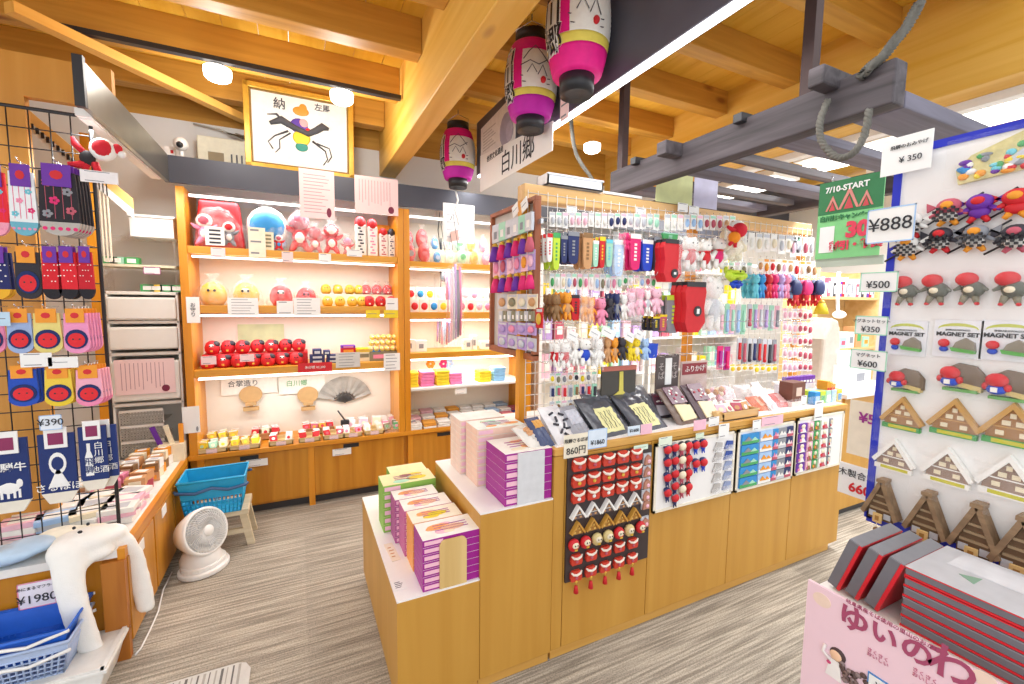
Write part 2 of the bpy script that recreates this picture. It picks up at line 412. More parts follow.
bay(.737, 1.85, [(1.80, .04, BOARD), (1.41, .05, BOARD), (1.09, .045, BOARD), (.81, .02, WHITE)], 'orange wooden display shelving with folded towels right of the doll shelves', lit=(2.15, 1.75, 1.35, 1.035))  # its uppermost strip is likewise added to light the top shelf
MB_ = MB()

# ------------------------------------------------ dolls and bags
SKIN = mat('#e8443c', .5)
def doll_mb(b, h, body, head, face=None, belly=None, c=(0, 0, 0), spread=1.0):
    """round headed cloth doll standing h high at c"""
    r = h * .2; X, Y, Z = c
    b.ball((X, Y, Z + h * .74), (r * 1.1, r * .95, r * 1.05), head)
    if face: b.ball((X, Y - r * .35, Z + h * .74), (r * .8, r * .72, r * .76), face)
    b.ball((X, Y, Z + h * .37), (h * .17, h * .13, h * .22), body)
    if belly: b.ball((X, Y - h * .05, Z + h * .36), (h * .12, h * .1, h * .15), belly)
    for s in (-1, 1):
        b.tube([(X + s*h*.1, Y, Z + h*.5), (X + s*h*.25*spread, Y - h*.03, Z + h*.56), (X + s*h*.34*spread, Y - h*.04, Z + h*.64)], [h*.08, h*.06, h*.02], body, 7)
        b.tube([(X + s*h*.07, Y, Z + h*.25), (X + s*h*.16, Y - h*.06, Z + h*.1), (X + s*h*.22, Y - h*.1, Z + .004)], [h*.09, h*.07, h*.025], body, 7)
    return b
def bag_mb(b, w, d, h, m, top=.35):
    """tied clear bag: full at the bottom, drawn in at the neck, ruffled top"""
    pr = [(.0, 0), (.48, 0), (.5, .08), (.46, .45), (.3, .72), (.10, .84), (.2, .96), (.28, 1)]
    n = 14; vs = []
    for j, (r, z) in enumerate(pr):
        for i in range(n):
            t = 2*PI*i/n; q = 1 + .09*math.sin(i*2.6 + j)
            vs.append((w*r*q*math.cos(t), d*r*q*math.sin(t), h*z))
    fs = [(j*n+i, j*n+(i+1) % n, (j+1)*n+(i+1) % n, (j+1)*n+i) for j in range(len(pr)-1) for i in range(n)]
    return b.add(vs, fs, m, True)
C = dict(red=mat('#d11f28', .6, amt=.1), white=mat('#f4f0ea', .6), blue=mat('#2f8fd0', .6), gold=mat('#ddb23c', .4, amt=.2), black=mat('#33303a', .6), pink=mat('#ee8fae', .6),
         hotpink=mat('#e0206f', .6), yellow=mat('#f0d428', .6), lime=mat('#c4de3c', .6), green=mat('#4aa860', .6), navy=mat('#252f62', .6), royal=mat('#1c49c4', .6),
         orange=mat('#ee9a26', .6), brown=mat('#8e6a42', .6), tan=mat('#cf9a68', .6), grey=mat('#8d8f96', .6), lilac=mat('#b79bd0', .6), purple=mat('#6a2aa0', .6),
         aqua=mat('#6cc8d8', .6), ltblue=mat('#a8c8ee', .6), mint=mat('#a8dcc0', .6), rose=mat('#c2586a', .6), cream=mat('#efe2c4', .6), silver=mat('#c8cad0', .3), ltpink=mat('#f6c0d0', .6), magenta=mat('#b0128a', .5), khaki=mat('#8a8468', .6))
def bagged_doll(name, w, h, col, head, face, label, loc, group=None, extra=None, belly='white', cat='doll'):
    t = thing(name, label, cat, loc, 0, group)
    b = MB(); doll_mb(b, h * .86, C[col], C[head], C[face] if face else None, C[belly]); b.build('doll', t)
    if extra:
        e = MB(); e.box(-w*.16, w*.16, -w*.36, -w*.35, h*.02, h*.42, C['cream'])
        for i in range(4): e.box(-w*.1, w*.1, -w*.362, -w*.36, h*(.06+.08*i), h*(.09+.08*i), C[extra])
        e.build('paper_tag', t)
    bag_mb(MB(), w, w * .72, h, FILM).build('clear_bag', t)
    return t
# top shelf: large bagged dolls
TY = 3.6; z = 1.825
t = thing('bagged_cloth_gift', 'large red cloth bundle in clear bag at the left end of the top shelf', 'gift bag', (-.46, 3.56, z))
MB().prism([(-.13, 0), (.15, 0), (.12, .29), (-.09, .30)], -.05, .05, C['red']).build('cloth', t, bevel=.02)
b = MB(); doll_mb(b, .2, C['pink'], C['white'], C['rose'], C['white'], (-.06, -.09, .01)); doll_mb(b, .16, C['grey'], C['white'], C['red'], C['white'], (.07, -.1, .01)); b.build('doll', t)
b = MB().box(-.05, .05, -.15, -.148, .01, .12, C['white'])
for i in range(4): b.box(-.03, .03, -.151, -.15, .02 + i*.024, .032 + i*.024, C['black'])
b.build('paper_tag', t); bag_mb(MB(), .33, .24, .33, FILM).build('clear_bag', t); t.scale = (1.04, 1, 1.06)
t = thing('bagged_cloth_gift', 'large blue and white hooded doll in clear bag on the top shelf', 'gift bag', (-.17, 3.57, z))
b = MB(); b.ball((0, 0, .17), (.13, .1, .14), C['white']); b.ball((0, -.03, .17), (.115, .095, .11), C['blue']); b.ball((0, 0, .06), (.12, .09, .07), C['ltblue'])
for s in (-1, 1): doll_mb(b, .11, C['red'], C['white'], C['rose'], C['blue'], (s*.07, -.11, .005))
b.build('doll', t)
b = MB().box(-.035, .04, -.135, -.133, .0, .12, C['cream'])
for i in range(4): b.box(-.02, .025, -.137, -.135, .02 + i*.024, .032 + i*.024, C['khaki'])
b.build('paper_tag', t); bag_mb(MB(), .31, .26, .34, FILM).build('clear_bag', t)
for i, (x, w, h, col, hd, fc, lb) in enumerate([(.03, .20, .30, 'red', 'rose', None, 'red and pink round doll in clear bag beside the blue hooded doll'), (.13, .15, .2, 'red', 'red', None, 'red doll in clear bag under the left pink notice'), (.24, .2, .235, 'red', 'red', 'white', 'red doll with white face in clear bag in the middle of the top shelf'), (.35, .12, .14, 'red', 'pink', None, 'small red doll in clear bag beside the tall white banner dolls')]):
    bagged_doll('bagged_doll', w*1.12, h*1.18, col, hd, fc, lb, (x, 3.55, z))
for i, (x, w, h, top, txt_) in enumerate([(.44, .09, .29, 'red', 'black'), (.525, .085, .28, 'red', 'pink'), (.605, .075, .22, 'red', 'rose'), (.665, .06, .22, 'black', 'navy')]):
    t = thing('boxed_doll', '%s red-topped tall slim wrapped package, %s of the four at the right end of the top shelf' % ('white' if i != 1 else 'pinkish', nth(i)), 'package', (x, 3.52, z), group='tall wrapped packages on the top shelf')
    MB().box(-w*.42, w*.42, -.03, .03, 0, h*.8, C['white']).build('box', t, bevel=.008)
    MB().ball((0, 0, h*.84), (w*.45, .04, h*.17), C[top]).build('cap', t)
    b = MB()
    for k in range(9): b.box(-w*.22 + (k % 2)*.012, w*.22 - ((k*7) % 3)*.01, -.033, -.03, h*.08 + k*h*.075, h*.115 + k*h*.075, C[txt_])
    b.build('printed_side', t)
MB_ = None
t = MB().box(.53, .70, 3.7, 3.76, 1.825, 2.10, C['orange']).build('wooden_box_lid', bevel=.004); tag(t, 'plain orange wooden board standing behind the tall packages on the top shelf', 'board')

# second shelf: gold and red round figures
z = 1.452
def round_figure(r, body, face, acc, hood=False):
    b = MB(); b.lathe([(0, 0), (r*.7, 0), (r*.98, r*.5), (r, r*1.0), (r*.8, r*1.6), (r*.4, r*1.92), (0, r*2)], body, 16)
    b.ball((0, -r*.55, r*1.15), (r*.55, r*.42, r*.45), face)
    for s in (-1, 1): b.ball((s*r*.22, -r*.93, r*1.25), (r*.1, r*.06, r*.12), C['black'])
    b.box(-r*.16, r*.16, -r*1.0, -r*.93, r*.35, r*.62, acc)
    if hood: b.ball((r*.42, -r*.15, r*1.42), (r*.6, r*.66, r*.5), C['black'], 10, 7)
    return b
def figs(specs, group, base='round_doll', cat='doll'):
    for x, y, zz, r, body, face, acc, lb, bg in specs:
        t = thing(base, lb, cat, (x, y, zz), 0, group)
        round_figure(r, C[body], C[face], C[acc], acc == 'gold').build('figure', t)
        if bg: bag_mb(MB(), r*2.5, r*2.3, r*2.7, FILM).build('clear_bag', t)
sp = [(-.50, 3.53, z, .078, 'gold', 'gold', 'orange', 'large gold round lucky doll at the left end of the second shelf', 1), (-.31, 3.53, z, .078, 'gold', 'cream', 'orange', 'large gold round lucky doll with pale face, second on the second shelf', 1),
      (-.10, 3.53, z, .072, 'red', 'white', 'red', 'large red and white round doll right of the two gold ones', 1), (.06, 3.53, z, .066, 'red', 'rose', 'white', 'red patterned round doll left of the small gold dolls', 1)]
for rr, (yy, zz) in enumerate(((3.66, z + .09), (3.50, z))):
    for i, x in enumerate((.20, .285, .37, .44)):
        sp.append((x, yy, zz + 0, .037, 'gold', 'cream' if (i+rr) % 2 else 'gold', 'orange', 'small gold round doll, %s in the %s row of the second shelf' % (nth(i), ('back', 'front')[rr]), 0))
for rr, (yy, zz) in enumerate(((3.66, z + .09), (3.49, z))):
    for i, x in enumerate((.49, .575, .655)):
        sp.append((x, yy, zz, .040, 'red', 'red' if i == 0 else 'rose', 'white', 'small red round doll, %s in the %s row at the right end of the second shelf' % (nth(i), ('back', 'front')[rr]), 1 - rr))
figs(sp, 'round dolls on the second shelf')
tag(MB().box(.15, .70, 3.60, 3.74, z, z + .09, ACRYL).box(.15, .70, 3.60, 3.604, z, z+.09, CREAM).build('display_riser'), 'low cream riser step behind the small round dolls on the second shelf', 'stand')
# third shelf: pile of red dolls, boxes, gold balls
z = 1.035
sp = []
for rr, (yy, zz, n) in enumerate(((3.49, z, 7), (3.56, z + .088, 7))):
    for i in range(n):
        x = -.545 + i*.088 + rr*.02
        sp.append((x, yy + (i % 2)*.02, zz, .045, 'red', ['red', 'white', 'red', 'rose'][(i+rr) % 4], 'gold', 'red papier-mache doll, %s in the %s layer of the pile on the third shelf' % (nth(i), ('lower', 'upper')[rr]), 0))
figs(sp, 'red dolls piled on the third shelf')
tag(MB().box(-.58, .06, 3.525, 3.70, z, z + .085, C['red']).build('display_riser', bevel=.004), 'red tray under the upper layer of red dolls', 'tray')
k = 0
for x, zz, w, h in ((.12, 0, .10, .032), (.12, .033, .10, .03), (.235, 0, .11, .03), (.12, .064, .06, .04), (.235, .031, .1, .03), (.185, .062, .045, .03)):
    t = thing('small_box', 'dark blue gift box, %s counted in the stack beside the red dolls' % ORD[k], 'box', (x, 3.5, z + zz), group='dark blue boxes on the third shelf'); k += 1
    MB().box(-w/2, w/2, -.045, .045, 0, h, C['navy']).build('box', t, bevel=.002); MB().box(-w*.3, w*.3, -.0465, -.045, h*.25, h*.75, C['silver']).build('label', t)
for x, zz, w, h, c1, c2, nm in ((.34, .0, .1, .055, 'cream', 'orange', 'cream and orange'), (.335, .055, .1, .05, 'red', 'orange', 'red and orange'), (.335, .105, .1, .018, 'purple', 'pink', 'purple'), (.445, .02, .1, .05, 'cream', 'khaki', 'beige'), (.445, .07, .11, .03, 'yellow', 'gold', 'yellow'), (.53, .06, .085, .04, 'purple', 'blue', 'violet and blue')):
    zz2 = z + zz
    t = thing('sweet_box', nm + ' small sweet box on the third shelf between the blue boxes and the gold balls', 'box', (x, 3.52, zz2))
    MB().box(-w/2, w/2, -.04, .04, -.02 if zz == .02 else (-.06 if zz == .06 else 0), h, C[c1]).build('box', t, bevel=.002); MB().box(-w*.35, w*.35, -.0415, -.04, h*.2, h*.75, C[c2]).build('label', t)
for rr in range(3):
    for i in range(6 - (rr == 2)):
        x = .475 + i*.042 + rr*.012 + .02; zz = z + .07 + rr*.042
        o = MB(); o.ball((0, 0, .021), .0225, mat('#e8c868', .3, amt=.25, scale=60)); o.ball((.004, -.018, .026), .008, C['cream']); o = o.build('gold_bell', loc=(x, 3.49 + rr*.03, zz))
        tag(o, 'gold round bell, %s in the %s row of the basket on the third shelf' % (nth(i), ('front', 'middle', 'back')[rr]), 'bell', 'gold bells in a heap on the third shelf')
t = thing('wicker_tray', 'beige box holding the heap of gold bells on the third shelf', 'tray', (.61, 3.52, z)); MB().box(-.125, .12, -.055, .09, 0, .07, C['khaki']).build('tray', t); MB().box(-.1, .04, -.058, -.056, .02, .05, C['pink']).build('label', t)

# cards hanging from shelf fronts
def shelfcard(px, py0, px1, py1, nm, label, m=WHITE, bars=2, **k):
    a = at(px, py1, y=3.405); c = at(px1, py0, y=3.405)
    return card(nm, c.x - a.x, c.z - a.z, ((a.x + c.x)/2, 3.408, a.z), label, k.pop('cat', 'price tag'), m, bars=bars, **k)
shelfcard(211, 248, 225, 257, 'price_card', 'small pale price tag under the red bundle on the top shelf', PINKP)
shelfcard(249, 228, 265, 257, 'price_card', 'tall cream price tag with green print under the blue doll', CREAM, 3)
shelfcard(282, 252, 293, 262, 'price_card', 'small pink price tag left of the pink notice on top shelf edge', PINKP)
shelfcard(319, 254, 331, 262, 'price_card', 'small white price tag at the middle of the top shelf edge')
shelfcard(347, 250, 362, 256, 'price_card', 'small white tag under the tall wrapped packages')
shelfcard(187, 297, 199, 323, 'price_card', 'tall white tag with dark vertical lettering on the left upright', WHITE, 0, texts=[('お\n守\nり', .03, INK)])
shelfcard(228, 298, 258, 316, 'information_sheet', 'wide white printed sheet hanging left on the second shelf edge', WHITE, 6, cat='notice')
shelfcard(277, 301, 293, 315, 'price_card', 'narrow white tag in the middle of the second shelf edge', WHITE, 2)
shelfcard(294, 298, 320, 316, 'information_sheet', 'wide white printed sheet hanging in the middle of the second shelf edge', WHITE, 6, cat='notice')
shelfcard(366, 310, 380, 318, 'price_card', 'yellow tag, left of the two under the red dolls', C['yellow'], 1)
shelfcard(384, 310, 398, 318, 'price_card', 'yellow tag, right of the two under the red dolls', C['yellow'], 1)
shelfcard(386, 298, 398, 310, 'price_card', 'white square tag at the right end of the second shelf edge', WHITE, 1)
shelfcard(201, 356, 216, 365, 'price_card', 'pale tag under the left end of the red doll pile', PINKP, 2)
shelfcard(240, 354, 254, 362, 'price_card', 'pale tag under the middle of the red doll pile', PINKP, 2)
shelfcard(298, 362, 332, 373, 'price_card', 'red and white strip label on the third shelf edge', C['red'], 0, texts=[('朱印帳 ¥2,200', .022, WHITE)])
shelfcard(336, 352, 360, 368, 'information_sheet', 'grey printed sheet on the third shelf edge', mat('#d5d2cc'), 5, cat='notice')
shelfcard(384, 353, 400, 371, 'information_sheet', 'white sheet at the right end of the third shelf edge', WHITE, 5, cat='notice')
shelfcard(183, 406, 199, 434, 'photo_card', 'white card with a blue-grey photo at the left shelf upright', WHITE, 0, stamp=C['grey'], cat='card')
# two pink notices on the fascia
for px0, px1, py0, py1, vb, lb in ((300, 334, 172, 217, 0, 'pink printed notice hanging on the dark fascia below the picture frame'), (355, 398, 180, 212, 11, 'pink printed notice with vertical lines of writing at right of the fascia')):
    a = at(px0, py1, y=3.39); c = at(px1, py0, y=3.39)
    card('notice_sheet', c.x - a.x, c.z - a.z, ((a.x+c.x)/2, 3.392, a.z), lb, 'notice', PINKP, bars=0 if vb else 12, vbars=vb, stamp=mat('#7a2340'), barm=mat('#b98f96'))

# wall behind the trays: hanging fans and banners
def fold_fan(px, py, r, m, blade, label, open_=150, y=3.745):
    p = at(px, py, y=y); t = thing('folding_fan', label, 'fan', (p.x, y, p.z)); n = 16; vs = []; fs = []
    for i in range(n + 1):
        a = R(90 + open_/2 - open_*i/n); dy = .006 * (i % 2)
        vs += [(r*.38*math.cos(a), dy, r*.38*math.sin(a)), (r*math.cos(a), dy, r*math.sin(a))]
    for i in range(n): fs.append((2*i, 2*i+2, 2*i+3, 2*i+1))
    b = MB(); b.add(vs, fs, m); b.build('leaf', t)
    b = MB()
    for i in range(n + 1):
        a = R(90 + open_/2 - open_*i/n); b.tube([(0, .004, 0), (r*.42*math.cos(a), .004, r*.42*math.sin(a))], .004, blade, 4)
    b.ball((0, 0, 0), .008, blade, 8, 5); b.build('ribs', t)
fold_fan(345, 402, .21, mat('#a9a7a0', .7, amt=.5, scale=14), mat('#4a4846'), 'large grey folding fan open against the shelf back panel')
for px, lb in ((251, 'left tan paddle fan on the shelf back panel'), (308, 'tan paddle fan between the two banners')):
    p = at(px, 400, y=3.74); t = thing('paddle_fan', lb, 'fan', (p.x, 3.74, p.z), group='paddle fans on the back panel'); TAN = mat('#c8a470', .6)
    MB().disc((0, .04), .075, .065, 0, .006, TAN, 20).build('leaf', t)
    MB().box(-.012, .012, -.002, .008, -.06, .0, TAN).box(-.05, .05, -.03, .006, -.075, -.05, TAN).box(-.035, .035, -.03, .006, -.035, -.012, TAN).build('stand', t)
for px0, px1, lb, s in ((221, 277, 'left white cloth banner with dark writing on the shelf back panel', '合掌造り'), (279, 325, 'right white cloth banner with green and dark writing on the shelf back panel', '白川郷')):
    a = at(px0, 392, y=3.755); c = at(px1, 378, y=3.755)
    card('cloth_banner', c.x - a.x, .13, ((a.x+c.x)/2, 3.758, c.z - .11), lb, 'banner', mat('#f4f2ea', .8), texts=[(s, .05, C['green'] if s == '白川郷' else INK, -.04, .08)], bars=0)
a = at(262, 350, y=3.765); card('landscape_poster', .3, .17, (a.x + .0, 3.766, 1.14), 'poster of a pale green landscape behind the red doll pile', 'poster', mat('#cfe0b0', .6, amt=.3, scale=9))

# trays on the back counter
def tray_mb(b, w, d, h, m):
    for x0, x1, y0, y1 in ((-w/2, w/2, -d/2, -d/2+.006), (-w/2, w/2, d/2-.006, d/2), (-w/2, -w/2+.006, -d/2, d/2), (w/2-.006, w/2, -d/2, d/2)): b.box(x0, x1, y0, y1, 0, h, m)
    b.box(-w/2, w/2, -d/2, d/2, 0, .006, m); b.box(-w/2-.003, w/2+.003, -d/2-.004, -d/2+.006, h-.008, h, m); return b
WICK = wood('#d9bb80', '#efd9a6', 'x', .6, 3)
def packs(cx, cy, z, w, d, cols, n, nm, where, sz=.05, group=None):
    nx = max(2, int(w / (sz*.9))); r = random.Random(int(cx*999)+int(cy*777))
    for i in range(n):
        cxx = cx - w*.38 + (i % nx) * w*.76/(nx-1); cyy = cy - d*.28 + (i//nx) * d*.56/max(1, (n-1)//nx)
        col = cols[i % len(cols)]
        b = MB(); b.tr((0, 0, sz*.62), rx=-R(r.uniform(20, 50)), rz=R(r.uniform(-30, 30)))
        b.box(-sz*.42, sz*.42, -.006, .006, -sz*.5, sz*.5, C[col]); b.disc((0, -sz*.05), sz*.22, sz*.22, -.0075, -.006, C[cols[(i+1) % len(cols)]], 10); b.box(-sz*.43, sz*.43, -.0065, .0065, sz*.42, sz*.52, C['white'])
        o = b.build(nm, loc=(cxx, cyy, z)); tag(o, '%s packet, %s in %s' % (col if col != 'white' else 'white wrapped', ORD[i], where), 'packet', group or 'packets in ' + where)
trays = [(213, 438, .15, ['yellow', 'mint', 'cream'], 'the leftmost front tray'), (245, 433, .16, ['yellow', 'gold', 'yellow'], 'the second front tray with yellow packets'), (281, 429, .13, ['red', 'white'], 'the third front tray'),
         (309, 425, .12, ['red', 'red'], 'the fourth front tray with red packets'), (333, 423, .12, ['red', 'rose', 'white'], 'the fifth front tray'), (352, 421, .11, ['white', 'pink', 'red'], 'the sixth front tray'), (373, 419, .12, ['white', 'cream'], 'the seventh front tray')]
x = -.585
for i, (px, py, w, cols, wh) in enumerate(trays):
    x = at(px, py, y=3.49).x
    t = tray_mb(MB(), w + .02, .15, .035, WICK).build('wicker_tray', loc=(x, 3.50, CT)); tag(t, 'pale wicker tray on the back counter, ' + nth(i) + ' in the front row', 'tray', 'wicker trays on the back counter')
    packs(x, 3.50, CT + .012, w, .13, cols, 9, 'sweet_packet', wh)
    card('price_card', .06, .028, (x, 3.417, CT + .003), 'small white price card before ' + wh, 'price tag', PINKP, bars=2, group='price cards before the wicker trays')
for i, (px, w, cols) in enumerate(((222, .17, ['gold', 'yellow']), (265, .17, ['red', 'cream', 'red']), (318, .22, ['red', 'rose', 'orange']))):
    x = at(px, 420, y=3.66).x
    t = tray_mb(MB(), w, .13, .05, C['tan'] if i else WICK).build('wooden_tray', loc=(x, 3.67, CT + .0)); tag(t, ('yellowish', 'tan shallow', 'tan deep')[i] + ' tray on the back counter, ' + nth(i) + ' in the back row', 'tray', 'trays in the back row of the counter')
    packs(x, 3.67, CT + .02, w, .12, cols, 9, 'charm_packet', 'the %s back-row tray' % ORD[i], .055)
for i, (px, cols) in enumerate(((391, ['khaki', 'green', 'pink']), (408, ['khaki', 'grey', 'pink']))):
    x = at(px, 418, y=3.5).x
    t = MB(); tray_mb(t, .11, .16, .06, ACRYL); t = t.build('acrylic_box', loc=(x, 3.51, CT)); tag(t, 'clear acrylic box with olive packets, %s of the two by the shelf divider' % ('left', 'right')[i], 'box', 'acrylic boxes on the back counter')
    packs(x, 3.51, CT + .007, .10, .13, cols, 4, 'tea_packet', ('the left acrylic box', 'the right acrylic box')[i], .055)
    packs(x, 3.66, CT, .1, .1, ['white', 'ltpink', 'white'], 4, 'tea_packet', ('behind the left acrylic box', 'behind the right acrylic box')[i].replace('behind', 'space behind'), .07)
p = at(345, 425, y=3.6)
t = thing('pop_stand', 'black clip stand with a small white card among the trays', 'stand', (p.x, 3.6, CT)); MB().box(-.03, .03, -.02, .02, 0, .09, BLACK).build('base', t); MB().box(-.02, .02, -.022, -.02, .02, .055, WHITE).build('card', t); MB().tube([(0, 0, .09), (-.05, 0, .17)], .006, BLACK).build('clip', t)
packs(.45, 3.64, CT, .26, .12, ['white', 'ltpink', 'cream', 'white'], 8, 'tea_packet', 'the white heap right of the black clip stand', .08)

# second bay contents
z = 1.80
for i, (px, col, hd, r, lb) in enumerate([(410, 'red', 'grey', .07, 'dark red and grey'), (424, 'red', 'red', .08, 'bright red'), (437, 'blue', 'ltblue', .05, 'bright blue'), (450, 'white', 'mint', .06, 'white and pale green'), (462, 'mint', 'green', .065, 'pale green'), (474, 'gold', 'orange', .06, 'golden orange'), (486, 'pink', 'ltpink', .065, 'pale pink')]):
    x = at(px, 255, y=3.55).x
    for lay in range(2):
        t = thing('wrapped_doll', '%s wrapped doll in the %s layer on the top shelf above the towels' % (lb, ('lower', 'upper')[lay]), 'doll', (x, 3.55 + lay*.07, z + lay*.12), 0, 'wrapped dolls on the right top shelf')
        b = MB(); b.ball((0, 0, r), (r*.62, r*.5, r), C[col]); b.disc((0, r), r*.35, r*.35, -r*.55, -r*.4, C[hd], 14); b.build('doll', t); bag_mb(MB(), r*1.5, r*1.4, r*2.4, FILM).build('clear_bag', t)
tag(MB().box(.78, 1.75, 3.59, 3.72, z, z + .12, C['cream']).build('display_riser'), 'cream riser under the upper layer of wrapped dolls', 'stand')
z = 1.41
cc = ['red', 'red', 'blue', 'yellow', 'white', 'rose', 'red', 'ltpink', 'pink', 'white', 'grey', 'grey', 'cream']
for lay in range(2):
    for i in range(13):
        x = .83 + i*.078; col = cc[(i + lay) % 13]
        b = MB(); b.box(-.034, .034, -.004, .004, 0, .10, C['white']); b.ball((0, -.006, .045), (.027, .012, .03), C[col], 10, 6)
        o = b.build('charm_card', loc=(x, 3.47 + lay*.12, z + lay*.10)); tag(o, '%s figure charm on white card, %s in the %s row on the shelf over the white boxes' % (col, nth(i), ('front', 'back')[lay]), 'charm', 'charm cards on the right second shelf')
    if lay: tag(MB().box(.79, 1.80, 3.57, 3.66, z, z + .10, C['cream']).build('display_riser'), 'cream riser under the back row of charm cards', 'stand')
z = 1.09
for i, (px, w, h) in enumerate(((409, .1, .1), (421, .09, .09), (468, .08, .09), (474, .05, .12), (488, .13, .07), (505, .09, .06))):
    x = at(px, 345, y=3.5).x
    t = thing('gift_carton', 'white printed carton with grey square, %s on the shelf above the towels' % nth(i), 'box', (x, 3.52, z), group='white cartons above the towels'); MB().box(-w/2, w/2, -.03, .03, 0, h, WHITE).build('box', t, bevel=.002); MB().box(-w*.2, w*.2, -.032, -.03, h*.3, h*.7, C['grey']).build('picture', t)
z = .81
for i, (px, col, n, nmx) in enumerate(((410, 'yellow', 5, 'yellow'), (426, 'pink', 5, 'pink'), (441, 'yellow', 5, 'pale yellow'), (454, 'pink', 4, 'light pink'), (483, 'yellow', 4, 'small yellow'), (497, 'ltblue', 5, 'light blue'))):
    x = at(px, 380, y=3.52).x
    for k in range(n):
        o = MB().box(-.055, .055, -.06, .06, 0, .0235, mat({'yellow': '#f2d934', 'pink': '#ee86b8', 'ltblue': '#8fc2e8'}[col], .9, 'fabric')).build('folded_towel', loc=(x + random.uniform(-.004, .004), 3.52, z + k*.024), bevel=.006)
        tag(o, '%s folded towel, %s from the bottom of the %s stack on the white shelf' % (nmx, ORD[k], ORD[i]), 'towel', 'folded towels on the white shelf')
for px, col in ((431, 'orange'), (444, 'hotpink'), (450, 'ltblue')):
    p = at(px - (0), 364, y=3.76); o = MB(); 
    for k in range(6): o.ball((.025*math.cos(k*PI/3), 0, .025*math.sin(k*PI/3)), (.017, .004, .017), C[col], 8, 5)
    tag(o.build('flower_sticker', loc=(p.x, 3.772, p.z)), {'orange': 'orange', 'hotpink': 'pink', 'ltblue': 'blue'}[col] + ' flower decoration on the panel above the towels', 'decoration')
card('price_card', .1, .045, (at(461, 390, y=3.41).x, 3.41, at(461, 394, y=3.41).z), 'white price card under the towel shelf', bars=2, cat='price tag')
card('notice_sheet', .26, .3, (1.17, 3.394, 1.96), 'white sheet with faint lines over the right shelving', 'notice', WHITE, bars=5, barm=C['silver'])
card('notice_sheet', .15, .28, (1.62, 3.394, 1.98), 'narrow white sheet behind the brown-framed rack', 'notice', WHITE, bars=5, barm=C['silver'])
# folded cloths on the counter
rr = random.Random(3)
cols = ['white', 'ltblue', 'cream', 'white', 'navy', 'orange', 'white', 'ltpink', 'white', 'green', 'white', 'rose']
for lay in range(3):
    for i in range(9):
        x = .82 + i*.118 + lay*.02; y = 3.47 + lay*.12
        if x > 1.8: continue
        for k in range(3 + lay):
            c = cols[(i*3 + k*2 + lay*5) % 12] if k < 1 + lay else cols[(i*5 + lay*7) % 12]
            o = MB().box(-.052, .052, -.055, .055, 0, .016, mat('#f3efe9' if c == 'white' else {'ltblue': '#a9c4e2', 'navy': '#2c3a78', 'rose': '#c86a74', 'orange': '#eaa544', 'green': '#3f7a50', 'cream': '#eadfc4', 'ltpink': '#f0c0cc', 'red': '#cc2a34'}[c], .9, 'fabric')).build('folded_cloth', loc=(x, y, CT + k*.017), rz=R(rr.uniform(-6, 6)), bevel=.005)
            tag(o, '%s folded cloth, %s up in stack %s of the %s row on the counter below the towels' % (c, ORD[k], ORD[i], ('front', 'middle', 'back')[lay]), 'cloth', 'folded cloths on the counter below the towels')
# ---------------------------------------------------------------- left side: wire grid with socks
GY = 2.45
gx0, gx1, gz1 = -1.36, at(90, 118, y=GY).x, at(88, 117, y=GY).z
t = thing('wire_grid_rack', 'black wire grid standing on the left counter with socks hanging on it', 'rack', (gx1, GY, CT))
h = gz1 - CT; w = gx1 - gx0
MB().tube([(-w, 0, h), (-.02, 0, h), (0, 0, h - .02), (0, 0, 0)], .007, BLACK, 8).build('outer_frame', t)
b = MB(); n = int(w / .062)
for i in range(1, n + 1): b.tube([(-i*.062, 0, 0), (-i*.062, 0, h)], .0024, BLACK, 4)
for i in range(int(h / .075) + 1): b.tube([(-w, .003, .03 + i*.075), (0, .003, .03 + i*.075)], .0024, BLACK, 4)
b.build('wire_mesh', t)
NAVY = mat('#1f2f66', .85, 'fabric'); SKY = mat('#9fc0e8', .85, 'fabric')
def fab(h): return mat(h, .88, 'fabric', amt=.08)
def r_at(px0, py0, px1, py1, y):
    a = at(px0, (py0+py1)/2, y=y); c = at(px1, (py0+py1)/2, y=y); m_ = (px0+px1)/2
    return (a.x + c.x)/2, at(m_, py1, y=y).z, c.x - a.x, at(m_, py0, y=y).z - at(m_, py1, y=y).z
